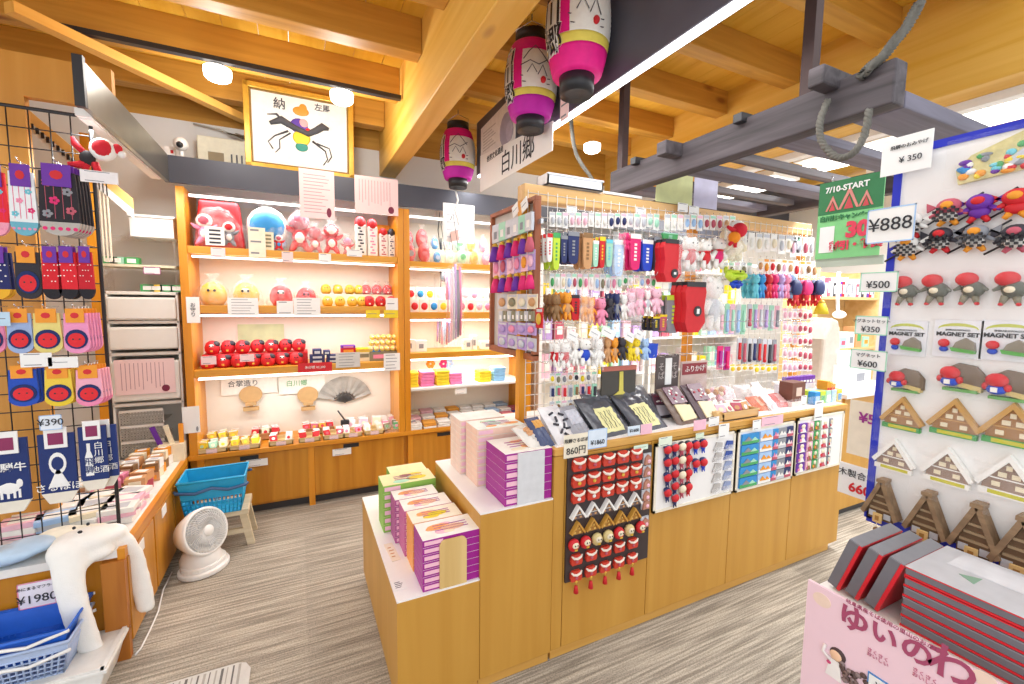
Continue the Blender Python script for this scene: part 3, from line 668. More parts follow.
def sock(w, h, base, toe, tagc, deco, dots=0, kind='face'):
    """flat sock hanging toe down with paper header; origin top middle"""
    g = MB(); n = 10
    pts = [(-w*.42, -h*.05), (w*.42, -h*.05), (w*.46, -h*.5)] + [(w*.48*math.cos(a), -h*.8 - h*.2*math.sin(a)) for a in [PI*i/n for i in range(n+1)]] + [(-w*.46, -h*.5)]
    body = g.prism(pts, -.006, .006, base)
    if toe: g.prism([(w*.485*math.cos(a), -h*.8 - h*.205*math.sin(a)) for a in [PI*i/n for i in range(n+1)]], -.0075, .0075, toe)
    if kind == 'face':
        g.disc((0, -h*.66), w*.42, h*.23, -.009, -.006, NAVY, 18); g.disc((0, -h*.68), w*.32, h*.17, -.0105, -.009, fab('#e03038'), 16)
        for s in (-1, 1): g.disc((s*w*.12, -h*.66), w*.035, h*.02, -.0115, -.0105, BLACK, 6)
    elif kind == 'flower':
        for q in range(5):
            cx, cz = (-.25, .22, -.1, .28, -.28)[q]*w, (-.22, -.34, -.48, -.62, -.68)[q]*h
            for k in range(5): g.disc((cx + w*.08*math.cos(k*1.257), cz + w*.08*math.sin(k*1.257)), w*.055, w*.055, -.008, -.006, deco[q % len(deco)], 6)
        for k in (-.3, -.1, .1, .3): g.box(k*w - .0008, k*w + .0008, -.0066, -.006, -h*.75, -h*.1, deco[0])
        for k in range(5): g.disc((-w*.36 + k*w*.18, -h*.9), w*.06, w*.06, -.0085, -.0075, deco[-1], 8)
    elif kind == 'dots':
        for q in range(14): g.disc(((-.34 + .17*(q % 5))*w, (-.2 - .11*(q//3))*h), w*.04, w*.04, -.0072, -.006, C['white'], 8)
    g.box(-w*.34, w*.34, -.011, -.0065, -h*.27, h*.06, tagc); g.disc((0, -h*.1), w*.16, h*.07, -.012, -.011, C['red'], 8)
    g.tube([(-w*.0, .003, h*.1), (0, 0, h*.02)], .002, WHITE, 4)
    return g
def hook(parent, x, y, z, L=.14):
    MB().tube([(x, y, z), (x, y - L, z), (x, y - L - .01, z + .012)], .0022, CHROME, 5).build('hook', parent)
rowspec = [
 ('flowered split-toe sock', 170, 236, 'top', [(-14, 11, '#e8303a', '#f0a0b8', 'flower', 1, 'red'), (11, 40, '#eef2f4', '#6fb4c8', 'flower', 1, 'white and light blue'), (40, 82, '#2e2a30', '#b9b4ae', 'flower', 5, 'black and grey')]),
 ('dotted slipper sock', 250, 299, 'second', [(-14, 13, '#2a2f66', '#e8b030', 'dots', 2, 'navy and yellow'), (17, 44, '#34323a', None, 'face', 1, 'charcoal'), (44, 64, '#d82430', '#26242a', 'dots', 1, 'red dotted'), (60, 80, '#e02834', '#26242a', 'dots', 2, 'bright red dotted'), (80, 96, '#c82230', '#26242a', 'dots', 1, 'dark red dotted')]),
 ('baby sock', 311, 353, 'third', [(-16, 8, '#e88ab0', None, 'face', 1, 'rose'), (9, 36, '#9fb4dc', None, 'face', 1, 'light blue'), (35, 65, '#e8d884', None, 'face', 1, 'pale yellow'), (65, 92, '#f09ac4', None, 'face', 5, 'pink')]),
 ('doll-faced sock', 367, 405, 'fourth', [(10, 42, '#2850b8', '#2850b8', 'face', 3, 'blue'), (46, 76, '#f0d04c', '#e8c838', 'face', 3, 'yellow'), (77, 105, '#f4b0c4', '#f08cb0', 'face', 4, 'pink')]),
]
rack = t
for nm, y0, y1, row, items in rowspec:
    for a_, c_, base, toe, kind, cnt, colname in items:
        x, z0, w_, h_ = r_at(a_, y0, c_, y1, GY - .09)
        deco = [C['hotpink'], C['aqua'], C['pink']] if base != '#2e2a30' else [C['rose'], C['grey'], C['hotpink']]
        s = sock(w_, h_, fab(base), fab(toe) if toe else None, C['orange'] if kind == 'face' else C['purple'], deco, kind=kind)
        first = None
        for k in range(cnt):
            loc = (x + k*.004, GY - .105 + k*.018 - 0, z0 + h_)
            lb = '%s %s, %s in its bunch on the %s row of the wire grid' % (colname, nm, ('front one' if k == 0 else ORD[k] + ' behind the front'), row)
            if k == 0: first = s.build(nm.replace(' ', '_').replace('-', '_'), loc=loc); tag(first, lb, 'sock', '%s socks on the %s row' % (colname, row))
            else: dup(first, loc, lb)
        hook(rack, x - gx1, -.003, z0 + h_*1.1 - CT, .12)
# navy cloth bags with white prints
def noren(px0, px1, py0, py1, col, lb, body, k=0, y=GY - .1):
    x, z0, w_, h_ = r_at(px0, py0, px1, py1, y)
    t = thing('printed_cloth_pouch', lb, 'pouch', (x, y, z0), group='navy printed pouches on the bottom row')
    MB().prism([(-w_/2, h_*.98), (w_/2, h_*.98), (w_*.5, h_*.12), (w_*.3, 0), (-w_*.3, 0), (-w_*.5, h_*.12)], -.006, .006, fab(col)).build('pouch', t)
    MB().box(-w_*.3, w_*.32, -.012, -.007, h_*.78, h_*1.08, WHITE).box(-w_*.2, w_*.22, -.013, -.012, h_*.83, h_*1.0, mat('#8a2456')).build('header_card', t)
    MB().prism([(-w_*.5, h_*.12), (w_*.5, h_*.12), (w_*.3, -.01), (-w_*.3, -.01)], -.0075, .0075, mat('#e8e0d0')).build('hem', t)
    if body == 'face':
        b = MB(); b.disc((0, h_*.55), w_*.24, h_*.16, -.008, -.006, WHITE, 16); b.prism([(-w_*.3, h_*.2), (0, h_*.5), (w_*.3, h_*.2)], -.008, -.006, WHITE); b.disc((0, h_*.55), w_*.17, h_*.10, -.0085, -.008, fab(col), 14); b.build('print', t)
        text('さるぼぼ', h_*.13, WHITE, t, 0, h_*.2, -.009)
    elif body == 'bottle':
        b = MB(); b.prism([(-w_*.3, h_*.2), (-w_*.02, h_*.2), (-w_*.02, h_*.5), (-w_*.1, h_*.6), (-w_*.1, h_*.72), (-w_*.22, h_*.72), (-w_*.22, h_*.6), (-w_*.3, h_*.5)], -.008, -.006, WHITE); b.build('print', t)
        text('飛\n騨', h_*.13, fab(col), t, -w_*.16, h_*.36, -.0095); text('白川郷', h_*.12, WHITE, t, w_*.2, h_*.55, -.008, vertical=True); text('地酒', h_*.12, WHITE, t, w_*.2, h_*.28, -.008)
    else:
        b = MB(); b.ball((-.0, -.004, h_*.3), (w_*.3, .004, h_*.09), WHITE, 10, 6); b.ball((w_*.26, -.004, h_*.36), (w_*.1, .004, h_*.07), WHITE, 8, 6)
        for q in (-.2, -.05, .1, .22): b.box(q*w_, q*w_ + w_*.06, -.008, -.006, h_*.16, h_*.28, WHITE)
        b.build('print', t); text('飛騨牛', h_*.13, WHITE, t, 0, h_*.58, -.008, bold=.0006)
noren(-14, 30, 437, 510, '#24356e', 'navy pouch with a white cow print at the left edge of the bottom row', 'cow')
noren(40, 77, 432, 500, '#24356e', 'navy pouch with a round white face print in the bottom row', 'face')
noren(80, 108, 425, 487, '#24356e', 'navy pouch with a white bottle print in the bottom row, in front', 'bottle')
noren(86, 118, 424, 484, '#2c3f7e', 'navy pouch hanging behind the one with the bottle print', 'bottle', y=GY - .07)
def gtag(px0, py0, px1, py1, lb, txt=None, m=WHITE, y=GY - .13, border=None, bars=1, size=.03, nm='price_card', cat='price tag'):
    x, z0, w_, h_ = r_at(px0, py0, px1, py1, y)
    return card(nm, w_, h_, (x, y, z0), lb, cat, m, border=border, bars=0 if txt else bars, texts=[(txt, size, INK)] if txt else ())
gtag(39, 415, 62, 430, 'pale blue price bubble reading 390 yen on the wire grid', '¥390', mat('#e6ecf6'), border=C['ltblue'], size=.038)
gtag(80, 171, 118, 183, 'small white price strip under the red-hatted doll', None, mat('#f0ecec'), bars=2)
gtag(20, 353, 52, 367, 'small white price strip above the blue doll-faced socks', None, bars=2)
gtag(48, 357, 78, 368, 'small white price strip above the yellow doll-faced socks', None, bars=1)
gtag(-5, 312, 10, 326, 'pale blue tag above the rose baby socks at the left edge', None, mat('#bcd8ec'))
# red doll in a white fur hat
p = at(100, 152, y=GY - .06)
t = thing('plush_doll', 'red faceless doll with white fur trim hanging at the top corner of the wire grid', 'doll', (p.x, GY - .06, p.z))
b = MB(); b.ball((.01, 0, .01), (.045, .035, .045), WHITE); b.ball((.012, -.012, .012), (.034, .03, .036), FRED); b.build('head', t)
b = MB(); b.ball((-.04, 0, -.03), (.026, .02, .03), fab('#2c2a2e')); b.tube([(-.05, 0, -.01), (-.075, 0, .02), (-.08, -.005, .045)], [.012, .013, .006], FRED)
b.tube([(-.04, 0, -.045), (-.07, 0, -.06), (-.10, -.005, -.062)], [.014, .014, .008], FRED); b.tube([(-.02, 0, -.045), (-.01, 0, -.075), (0, -.005, -.09)], [.014, .012, .008], FRED); b.tube([(-.04, 0, -.05), (-.05, 0, -.07), (-.05, -.005, -.085)], [.012, .012, .006], FRED); b.build('body', t)
b = MB(); b.ball((.055, 0, .02), (.018, .015, .02), FRED); b.ball((.07, 0, .0), (.014, .014, .014), WHITE); b.build('hat_tip', t)
MB().tube([(0, .06, .05), (0, 0, .05)], .0025, CHROME).build('hook', t)

# grey drawer tower in the corner
DG = mat('#ece8e0', .5, amt=.03); DG2 = mat('#cfc9c0', .6)
t = thing('drawer_tower', 'tall pale grey plastic tower of pull-out bins in the back left corner', 'drawer unit', (-.86, 3.62, CT))
x0, x1 = -.19, .175
b = MB().box(x0, x0 + .015, -.13, .13, 0, 1.06, DG).box(x1 - .015, x1, -.13, .13, 0, 1.06, DG).box(x0, x1, .12, .13, 0, 1.06, DG)
for z in (.34, .66, .86, 1.04): b.box(x0, x1, -.13, .13, z, z + .02, DG)
b.build('frame', t, bevel=.004)
for z, hh in ((.375, .25), (.70, .14), (.885, .14)): MB().box(x0 + .01, x1 - .01, -.15, -.06, z, z + hh, DG).build('bin_front', t, bevel=.012)
d = card('paper_note', .3, .22, (-.008, -.157, .42), '', m=PINKP, vbars=11, stamp=mat('#7a2340'), barm=mat('#b98f96'), parent=t)
def lattice(b, x0, x1, z0, z1, y, nx, nz, m, th=.004, bar=.3):
    dx = (x1-x0)/nx; dz = (z1-z0)/nz
    for i in range(nx + 1): b.box(x0 + i*dx - dx*bar/2, x0 + i*dx + dx*bar/2, y, y + th, z0, z1, m)
    for i in range(nz + 1): b.box(x0, x1, y, y + th, z0 + i*dz - dz*bar/2, z0 + i*dz + dz*bar/2, m)
for k, z in enumerate((.02, .12, .22)):
    b = MB(); lattice(b, x0 + .03, .06, z, z + .085, -.12, 14, 5, DG2, bar=.45); b.box(x0 + .03, .06, -.12, .1, z, z + .004, DG2).box(x0 + .03, .06, -.124, -.115, z + .08, z + .095, DG); b.build('basket_drawer', t)
# shelf with green packs above the tower and a white box
t = thing('acrylic_shelf', 'clear shelf on grey brackets above the drawer tower', 'shelf', (-.86, 3.62, 1.535)); MB().box(-.22, .175, -.13, .13, .15, .165, C['cream']).box(-.22, .175, -.13, .13, .33, .336, ACRYL).box(-.22, -.21, -.13, .13, 0, .34, ACRYL).box(.165, .175, -.13, .13, 0, .34, ACRYL).build('shelf', t)
for i, (px, zz, col) in enumerate(((108, 1.70, 'green'), (118, 1.70, 'mint'), (133, 1.70, 'green'), (147, 1.535, 'green'), (156, 1.535, 'yellow'), (166, 1.535, 'green'), (176, 1.535, 'green'))):
    x = max(at(px, 260, y=3.56).x, -1.02); b = MB(); b.box(-.035, .035, -.03, .03, 0, .045, C[col]).box(-.022, .022, -.032, -.03, .01, .036, C['white'])
    tag(b.build('tea_tin', loc=(x, 3.56, zz), bevel=.006), '%s small packet, %s on the shelves above the drawer tower' % (col, nth(i)), 'packet', 'green packets above the drawer tower')
t = thing('storage_carton', 'plain white lidless carton on the clear shelf below the hood', 'box', (-.80, 3.6, 1.871)); MB().box(-.11, .11, -.1, .1, 0, .12, WHITE).box(-.12, .12, -.11, .11, .12, .135, WHITE).build('box', t, bevel=.003)
p = at(152, 271, y=3.48); card('price_card', .085, .045, (p.x, 3.48, p.z - .02), 'white price card with a pink border in front of the green packets', 'price tag', WHITE, border=C['magenta'], bars=2)

# goods on the left counter: heaps of packs behind the grid
rr = random.Random(5)
def pile(x0, x1, y0, y1, n, cols, nm, lbl, cat, size=(.05, .035, .02), lay=1, grp=None, base=CT, flat=True, mats=None):
    k = 0; nx = max(1, int(round(math.sqrt(n * (x1-x0) / (y1-y0))))); ny = max(1, -(-n // nx))
    for L0 in range(lay):
        for i in range(n):
            x = x0 + (x1-x0)*((i % nx) + .5)/nx + rr.uniform(-.006, .006); y = y0 + (y1-y0)*((i // nx) + .5)/ny + rr.uniform(-.006, .006)
            c = cols[(i*5 + L0*3 + i//nx) % len(cols)]; mt = C[c]
            b = MB(); sx, sy, sz = size; b.box(-sx/2, sx/2, -sy/2, sy/2, 0, sz, mt).box(-sx*.3, sx*.3, -sy*.3, sy*.3, sz, sz + .001, C['white' if c != 'white' else 'silver'])
            if not flat: b.box(-sx*.3, sx*.3, -sy/2 - .001, -sy/2, sz*.25, sz*.7, C[cols[(i + 1) % len(cols)]])
            o = b.build(nm, loc=(x, y, base + L0*sz*1.05), rz=R(rr.uniform(-22, 22)), bevel=min(.006, sz*.3)); k += 1
            tag(o, '%s %s, row %s, %s%s' % (c, lbl[0], ['one', 'two', 'three', 'four', 'five', 'six', 'seven', 'eight', 'nine', 'ten', 'eleven', 'twelve'][min(i//nx, 11)], nth(i % nx), lbl[1] + (', layer ' + ['one', 'two', 'three', 'four', 'five', 'six', 'seven'][L0] if lay > 1 else '')), cat, grp)
pile(-.92, -.72, 3.0, 3.36, 10, ['tan', 'cream', 'orange', 'brown', 'white'], 'cracker_pack', ('cracker pack', ' on left counter near the corner'), 'packet', (.07, .05, .05), 2, 'cracker packs at the corner of the left counter', flat=False)
pile(-1.06, -.72, 2.80, 3.0, 6, ['pink', 'tan', 'rose', 'cream'], 'round_pack', ('pack', ' on the left counter behind the grid'), 'packet', (.085, .06, .045), 2, 'packs behind the wire grid', flat=False)
pile(-1.14, -.72, 2.50, 2.79, 12, ['ltpink', 'white', 'silver', 'white', 'cream', 'ltblue'], 'clear_garment_bag', ('garment bag', ' behind the grid'), 'bag', (.13, .10, .022), 3, 'clear garment bags on the left counter')
for px, c, a_ in ((160, 'purple', -18), (172, 'cream', -14), (181, 'orange', 0)):
    p = at(px, 430, y=3.38); o = MB().box(-.012, .012, -.008, .008, 0, .13, C[c]).build('stick_pack', loc=(p.x, 3.38, CT + .1), ry=R(a_)); tag(o, c + ' upright stick pack at the corner of the counters', 'packet')
tag(MB().box(-.80, -.67, 3.34, 3.42, CT, CT + .11, C['cream']).build('stick_holder'), 'cream box holding three upright stick packs at the counter corner', 'box')
pile(-.86, -.70, 3.36, 3.48, 4, ['silver', 'cream', 'blue', 'white'], 'ribbon_pack', ('ribbon pack', ' beside the stick packs'), 'packet', (.05, .04, .07), 1, 'ribbon packs beside the stick packs', flat=False)

# white animal scarf, garment bag, price bubble at the counter end
SC_W = mat('#f6f4ee', .95, 'fabric', amt=.04)
def q(px, py, y): return at(px, py, y=y)
yF = 2.20
t = thing('animal_scarf', 'white knitted animal scarf draped over the corner of the left counter', 'scarf', (-.75, 2.3, CT))
o0 = Vector((-.75, 2.3, CT)); b = MB()
def L3(px, py, y): return tuple(at(px, py, y=y) - o0)
def ballp(px, py, y, r): b.ball(L3(px, py, y), r, SC_W, 14, 10)
ballp(84, 540, 2.26, (.10, .07, .045)); ballp(66, 553, 2.22, (.06, .05, .06)); ballp(104, 534, 2.29, (.08, .06, .035)); ballp(92, 553, 2.24, (.075, .045, .032)); ballp(76, 562, 2.21, (.055, .04, .04))
def strip(pts, rs):
    for (p_, r_), (q_, u_) in zip(zip(pts, rs), list(zip(pts, rs))[1:]):
        for k in range(6):
            f_ = k/6; c_ = Vector(L3(*p_))*(1-f_) + Vector(L3(*q_))*f_; w_ = r_ + (u_-r_)*f_; b.ball(tuple(c_), (w_*1.12, w_*.62, w_*.95), SC_W, 12, 8)
strip([(68, 556, 2.20), (69, 582, 2.17), (75, 608, 2.15), (84, 635, 2.145), (95, 657, 2.15)], [.052, .045, .042, .042, .034])
strip([(102, 536, 2.28), (122, 541, 2.29), (135, 556, 2.30), (141, 585, 2.30), (147, 610, 2.30)], [.042, .04, .032, .036, .032])
o = b.build('scarf', t); m_ = o.modifiers.new('r', 'REMESH'); m_.mode = 'VOXEL'; m_.voxel_size = .009; m_.use_smooth_shade = True
s_ = o.modifiers.new('s', 'SMOOTH'); s_.factor = .8; s_.iterations = 6
b = MB()
for px, py in ((74, 528), (88, 524)): b.ball(L3(px, py, 2.215), .006, BLACK, 8, 6)
b.ball(L3(80, 532, 2.21), (.008, .006, .006), BLACK, 8, 6); b.build('eyes', t)
def puff(nm, pts, col, lb, cat, film=True):
    t = thing(nm, lb, cat, pts[0]); b = MB()
    for (dx_, dy_, dz_, r) in pts[1]: b.ball((dx_, dy_, dz_), r, col, 12, 8)
    o = b.build('folded_cloth', t); m_ = o.modifiers.new('r', 'REMESH'); m_.mode = 'VOXEL'; m_.voxel_size = .01; m_.use_smooth_shade = True
    return t
puff('garment_in_bag', ((-1.05, 2.30, CT), [(0, 0, .03, (.12, .08, .03)), (.08, 0, .05, (.08, .07, .03)), (-.1, -.02, .03, (.1, .07, .028)), (.02, -.05, .045, (.1, .04, .03))]), mat('#bcd6ee', .35), 'pale blue garment in a clear bag on the counter end at the left edge', 'clothing')
puff('garment_in_bag', ((-.85, 2.36, CT), [(0, 0, .03, (.12, .09, .035)), (.05, -.02, .04, (.08, .07, .035)), (-.06, .02, .04, (.08, .07, .03))]), mat('#f2eddc', .5), 'cream garment in a clear bag under the white animal scarf', 'clothing')
x, z0, w_, h_ = r_at(17, 577, 56, 607, 2.22); card('price_card', w_, h_*.85, (x, 2.22, z0), 'pink-bordered price bubble reading 1980 yen on the counter end', 'price tag', mat('#f6ecf2'), border=C['pink'], texts=[('¥1980', .045, INK, 0, h_*.28), ('あにまるマフラー', .014, INK, 0, h_*.66)])

# shopping baskets, stand, fan
def basket(t, w0, w1, d0, d1, h, m, inner, solid=.45, nx=12, nz=4, rim=None):
    """tapering basket: solid band above, lattice below; w1 x d1 at the rim"""
    def wall(bb, ax, s):
        for i in range(nx + 1):
            u = -1 + 2*i/nx
            for (za, zb) in ((0, h*(1-solid)),):
                k0, k1 = za/h, zb/h
                wa, wb = (w0+(w1-w0)*k0)/2, (w0+(w1-w0)*k1)/2; da, db = (d0+(d1-d0)*k0)/2, (d0+(d1-d0)*k1)/2
                if ax == 'x': bb.tube([(u*wa, s*da, za), (u*wb, s*db, zb)], .0035, m, 4)
                else: bb.tube([(s*wa, u*da, za), (s*wb, u*db, zb)], .0035, m, 4)
        for j in range(nz + 1):
            z = h*(1-solid)*j/nz; k = z/h; W_, D_ = (w0+(w1-w0)*k)/2, (d0+(d1-d0)*k)/2
            if ax == 'x': bb.tube([(-W_, s*D_, z), (W_, s*D_, z)], .0035, m, 4)
            else: bb.tube([(s*W_, -D_, z), (s*W_, D_, z)], .0035, m, 4)
    b = MB()
    for s in (-1, 1): wall(b, 'x', s); wall(b, 'y', s)
    k = 1 - solid; W_, D_ = (w0+(w1-w0)*k)/2, (d0+(d1-d0)*k)/2; e = .004
    def ring(z, W_, D_): return [(-W_, -D_, z), (W_, -D_, z), (W_, D_, z), (-W_, D_, z)]
    vs = ring(h*k, W_, D_) + ring(h, w1/2, d1/2) + ring(h*k, W_-e, D_-e) + ring(h, w1/2-e, d1/2-e)
    fs = []
    for i in range(4): j = (i+1) % 4; fs += [(i, j, j+4, i+4), (i+8, i+12, j+12, j+8), (i+4, j+4, j+12, i+12), (i, i+8, j+8, j)]
    b.add(vs, fs, m); b.box(-w0/2, w0/2, -d0/2, d0/2, 0, .004, m); b.build('body', t)
    b = MB(); b.tube([(-w1/2, -d1/2, h), (w1/2, -d1/2, h), (w1/2, d1/2, h), (-w1/2, d1/2, h), (-w1/2, -d1/2, h)], .007, rim or m, 6); b.build('rim', t)
CY = mat('#1fa4d4', .4); CY2 = mat('#3f5f8a', .4)
t = thing('wooden_stool', 'small rough wooden stool under the cyan shopping basket', 'stool', (-.43, 3.12, 0)); SW = wood('#c9b998', '#ddd0b4', 'x', .7, 1.5)
MB().box(-.16, .13, -.12, .12, .2, .235, SW).build('seat', t, bevel=.004)
for sx in (-.12, .10):
    for sy in (-.09, .09): MB().prism([(sx - .02, .2), (sx + .02, .2), (sx + .035 + (.02 if sx > 0 else -.06), 0), (sx + (.02 if sx > 0 else -.05) - .005, 0)], sy - .015, sy + .015, SW).build('leg', t)
MB().box(-.12, .10, -.1, -.08, .08, .11, SW).build('stretcher', t)
t = thing('shopping_basket', 'cyan plastic shopping basket on the wooden stool beside the fan', 'basket', (-.475, 3.09, .236))
basket(t, .27, .33, .19, .24, .215, CY, CY, .5, 14, 4)
for s in (-1, 1): MB().tube([(-.178, s*.11, .17), (-.17, s*.124, .165), (-.08, s*.126, .15), (0, s*.128, .172), (.08, s*.126, .15), (.17, s*.124, .165), (.178, s*.11, .17)], .009, CY2, 6).build('handle', t)
WF = mat('#f0efec', .4, amt=.02)
p = at(203, 540, y=2.84)
t = thing('circulator_fan', 'white round desk fan standing on the floor against the left cabinet', 'fan', (p.x, 2.84, 0), R(48))
b = MB(); b.tr((0, 0, 0)); 
b.V = []; b.prism([(.135*math.cos(a)*(.95), .11*math.sin(a)) for a in [2*PI*i/24 for i in range(24)]], 0, .028, WF, 'z'); b.build('base', t, bevel=.008)
b = MB(); b.prism([(.115*math.cos(a), .09*math.sin(a)) for a in [2*PI*i/24 for i in range(24)]], .028, .05, WF, 'z')
b.lathe([(.1, .045), (.098, .07), (.085, .10), (.05, .13), (0, .135)], WF, 28, (0, .02, 0))
b.build('yoke', t, bevel=.004)
hd = bpy.data.objects.new('fan_head', None); 
b = MB(); b.tr((0, 0, .215), rx=R(72)); 
b.lathe([(0, -.13), (.05, -.13), (.09, -.10), (.122, -.02), (.128, .03), (.118, .036), (.112, .03), (.108, -.02), (.09, -.05), (0, -.06)], WF, 32); hs = b.build('housing', t)
b = MB(); b.tr((0, 0, .215), rx=R(72))
for i in range(44):
    a = 2*PI*i/44; b.tube([(.03*math.cos(a), .03*math.sin(a), .048), (.075*math.cos(a + .25), .075*math.sin(a + .25), .046), (.114*math.cos(a + .5), .114*math.sin(a + .5), .032)], .0016, WF, 4)
for r_ in (.05, .07, .09, .105): b.tube([(r_*math.cos(2*PI*i/30), r_*math.sin(2*PI*i/30), .046 - max(0, r_ - .075)*.35) for i in range(31)], .0013, WF, 4, False)
b.lathe([(0, .052), (.026, .052), (.032, .044), (0, .044)], WF, 20); b.build('grille', t)
b = MB(); b.tr((0, 0, .215), rx=R(72)); BL = mat('#c9ccd0', .4)
for i in range(5):
    a = 2*PI*i/5; b.add([(.02*math.cos(a), .02*math.sin(a), .0), (.1*math.cos(a-.25), .1*math.sin(a-.25), .012), (.1*math.cos(a+.4), .1*math.sin(a+.4), -.012), (.02*math.cos(a+1), .02*math.sin(a+1), -.008), (.02*math.cos(a), .02*math.sin(a), .003), (.1*math.cos(a-.25), .1*math.sin(a-.25), .015), (.1*math.cos(a+.4), .1*math.sin(a+.4), -.009), (.02*math.cos(a+1), .02*math.sin(a+1), -.005)], [(0, 1, 2, 3), (7, 6, 5, 4), (0, 4, 5, 1), (1, 5, 6, 2), (2, 6, 7, 3), (3, 7, 4, 0)], BL)
b.build('blades', t)
pts = [at(*v, z=.004) for v in ((172, 572), (163, 590), (158, 612), (150, 630), (141, 648), (135, 655))]
tag(MB().tube([tuple(v) for v in pts], .004, WHITE, 6).build('power_cord'), 'thin white power cord running along the floor from the fan', 'cord')
# white side table and blue baskets bottom left
LG = mat('#e3e1dc', .45)
t = thing('stacked_box', 'white plastic storage box with a rimmed lid on the floor at bottom left', 'storage box', (-.90, 2.12, 0))
MB().prism([(-.3, 0), (.19, 0), (.225, .125), (-.3, .125)], -.12, .12, LG).build('box', t, bevel=.006)
MB().box(-.3, .235, -.13, .13, .125, .14, LG).build('lid', t, bevel=.004)
MB().box(-.3, .225, -.125, -.115, .14, .148, LG).box(.215, .23, -.125, .125, .14, .148, LG).build('rim', t)
BB = mat('#1f62cc', .4); PB = mat('#b4c6e6', .35)
for i, (z, m, nm, lb) in enumerate(((.142, PB, 'pale blue', 'lower pale blue lattice shopping basket at bottom left'), (.215, BB, 'blue', 'upper bright blue shopping basket nested in the pale one'))):
    t = thing('shopping_basket', lb, 'basket', (-.935, 2.12, z)); basket(t, .27, .33, .16, .22, .13 if i == 0 else .10, m, m, .25 if i == 0 else .8, 16, 5)
    for s in (-1, 1): MB().tube([(-.17, s*.112, .10), (-.06, s*.118, .075), (0, s*.12, .085), (.06, s*.118, .075), (.17, s*.112, .10)], .006, WHITE, 6).build('handle', t)
# striped mat
a = at(252, 660, z=0); MT = [mat('#cfccc6', .95, 'fabric'), mat('#6d6966', .95, 'fabric'), mat('#a9a49c', .95, 'fabric')]
b = MB().prism([(-.56, 0), (-.05, 0), (-.02, -.012), (0, -.05), (0, -.62), (-.56, -.62)], 0, .006, MT[0], 'z')
for i in range(26): b.box(-.545 + i*.02, -.545 + i*.02 + (.006, .009, .004)[i % 3], -.61, -.01, .006, .0066, MT[1 + i % 2])
tag(b.build('striped_mat', loc=(a.x, a.y, .001), bevel=.0), 'grey striped floor mat at the bottom edge left of the island', 'mat')
# things on top of the hood: framed painting, camera, air unit, books
p = at(300, 166, y=3.50); GF = mat('#d8a63c', .35, metal=.3, amt=.2)
t = thing('framed_painting', 'gold-framed ink painting of a rider on a dark horse above the hood', 'picture', (p.x, 3.45, 2.361)); t.rotation_euler = (R(2.5), 0, 0)
c0, c1 = at(246, 166, y=3.47), at(354, 178, y=3.47); top = at(300, 93, y=3.47).z; w = (c1.x - c0.x); h = top - 2.361
t.location.x = (c0.x + c1.x)/2
b = MB()
for q_ in ((-w/2, w/2, 0, .035), (-w/2, w/2, h-.035, h), (-w/2, -w/2+.035, 0, h), (w/2-.035, w/2, 0, h)): b.box(q_[0], q_[1], 0, .03, q_[2], q_[3], GF)
for q_ in ((-w/2+.035, w/2-.035, .035, .045), (-w/2+.035, w/2-.035, h-.045, h-.035), (-w/2+.035, -w/2+.045, .035, h-.035), (w/2-.045, w/2-.035, .035, h-.035)): b.box(q_[0], q_[1], .008, .03, q_[2], q_[3], mat('#8a6a2a'))
b.build('frame', t, bevel=.004)
IK = mat('#4a4a4e', .8); GR_ = mat('#2f8a78')
MB().box(-w/2+.04, w/2-.04, .018, .026, .04, h-.04, mat('#eae7de', .7)).build('canvas', t)
b = MB(); S = lambda x, z: (x*w, .016, z*h)
b.tube([S(-.28, .56), S(-.18, .62), S(-.06, .55), S(.06, .5), S(.14, .56), S(.2, .62), S(.26, .6)], [.012, .026, .02, .02, .022, .026, .01], IK, 8)
b.tube([S(-.12, .5), S(-.24, .42), S(-.3, .34), S(-.26, .26)], [.008, .005, .004, .004], IK, 5); b.tube([S(-.1, .48), S(-.2, .38), S(-.2, .28), S(-.24, .22)], [.006, .004, .004, .003], IK, 5)
b.tube([S(.1, .42), S(.22, .32), S(.24, .22), S(.2, .14)], [.008, .005, .004, .004], IK, 5); b.tube([S(.14, .4), S(.26, .36), S(.28, .26), S(.24, .18)], [.006, .004, .004, .003], IK, 5)
b.tube([S(-.12, .55), S(-.22, .68), S(-.3, .66)], [.01, .008, .003], IK, 5)
b.ball(S(-.02, .58), (.055, .004, .05), mat('#5a3a9a')); b.ball(S(0, .44), (.055, .005, .05), mat('#f0cc2c')); b.ball(S(0, .33), (.04, .005, .03), GR_); b.ball(S(.02, .62), (.03, .006, .03), mat('#e8a0a0'))
b.ball(S(.0, .76), (.05, .005, .03), mat('#f09030')); b.ball(S(.02, .8), (.025, .005, .03), mat('#f09030')); b.ball(S(-.1, .56), (.015, .005, .015), C['red']); b.ball(S(.06, .54), (.018, .006, .018), C['red'])
b.build('brush_drawing', t)
text('納', .075, IK, t, -.19*w, .80*h, .016, bold=.001); text('左馬', .05, IK, t, .2*w, .84*h, .016, bold=.001)
p = at(172, 135, y=3.3)
t = thing('security_camera', 'small white dome-eyed security camera on the corner of the hood', 'camera', (-.62, 3.46, 2.361))
MB().tube([(0, 0, 0), (0, 0, .05)], .012, WHITE, 8).box(-.03, .03, -.02, .02, 0, .01, WHITE).build('mount', t)
MB().ball((0, -.01, .085), (.04, .04, .04), WHITE, 14, 10).build('housing', t); MB().ball((0, -.035, .075), (.02, .022, .02), BLACK, 12, 8).build('lens', t)
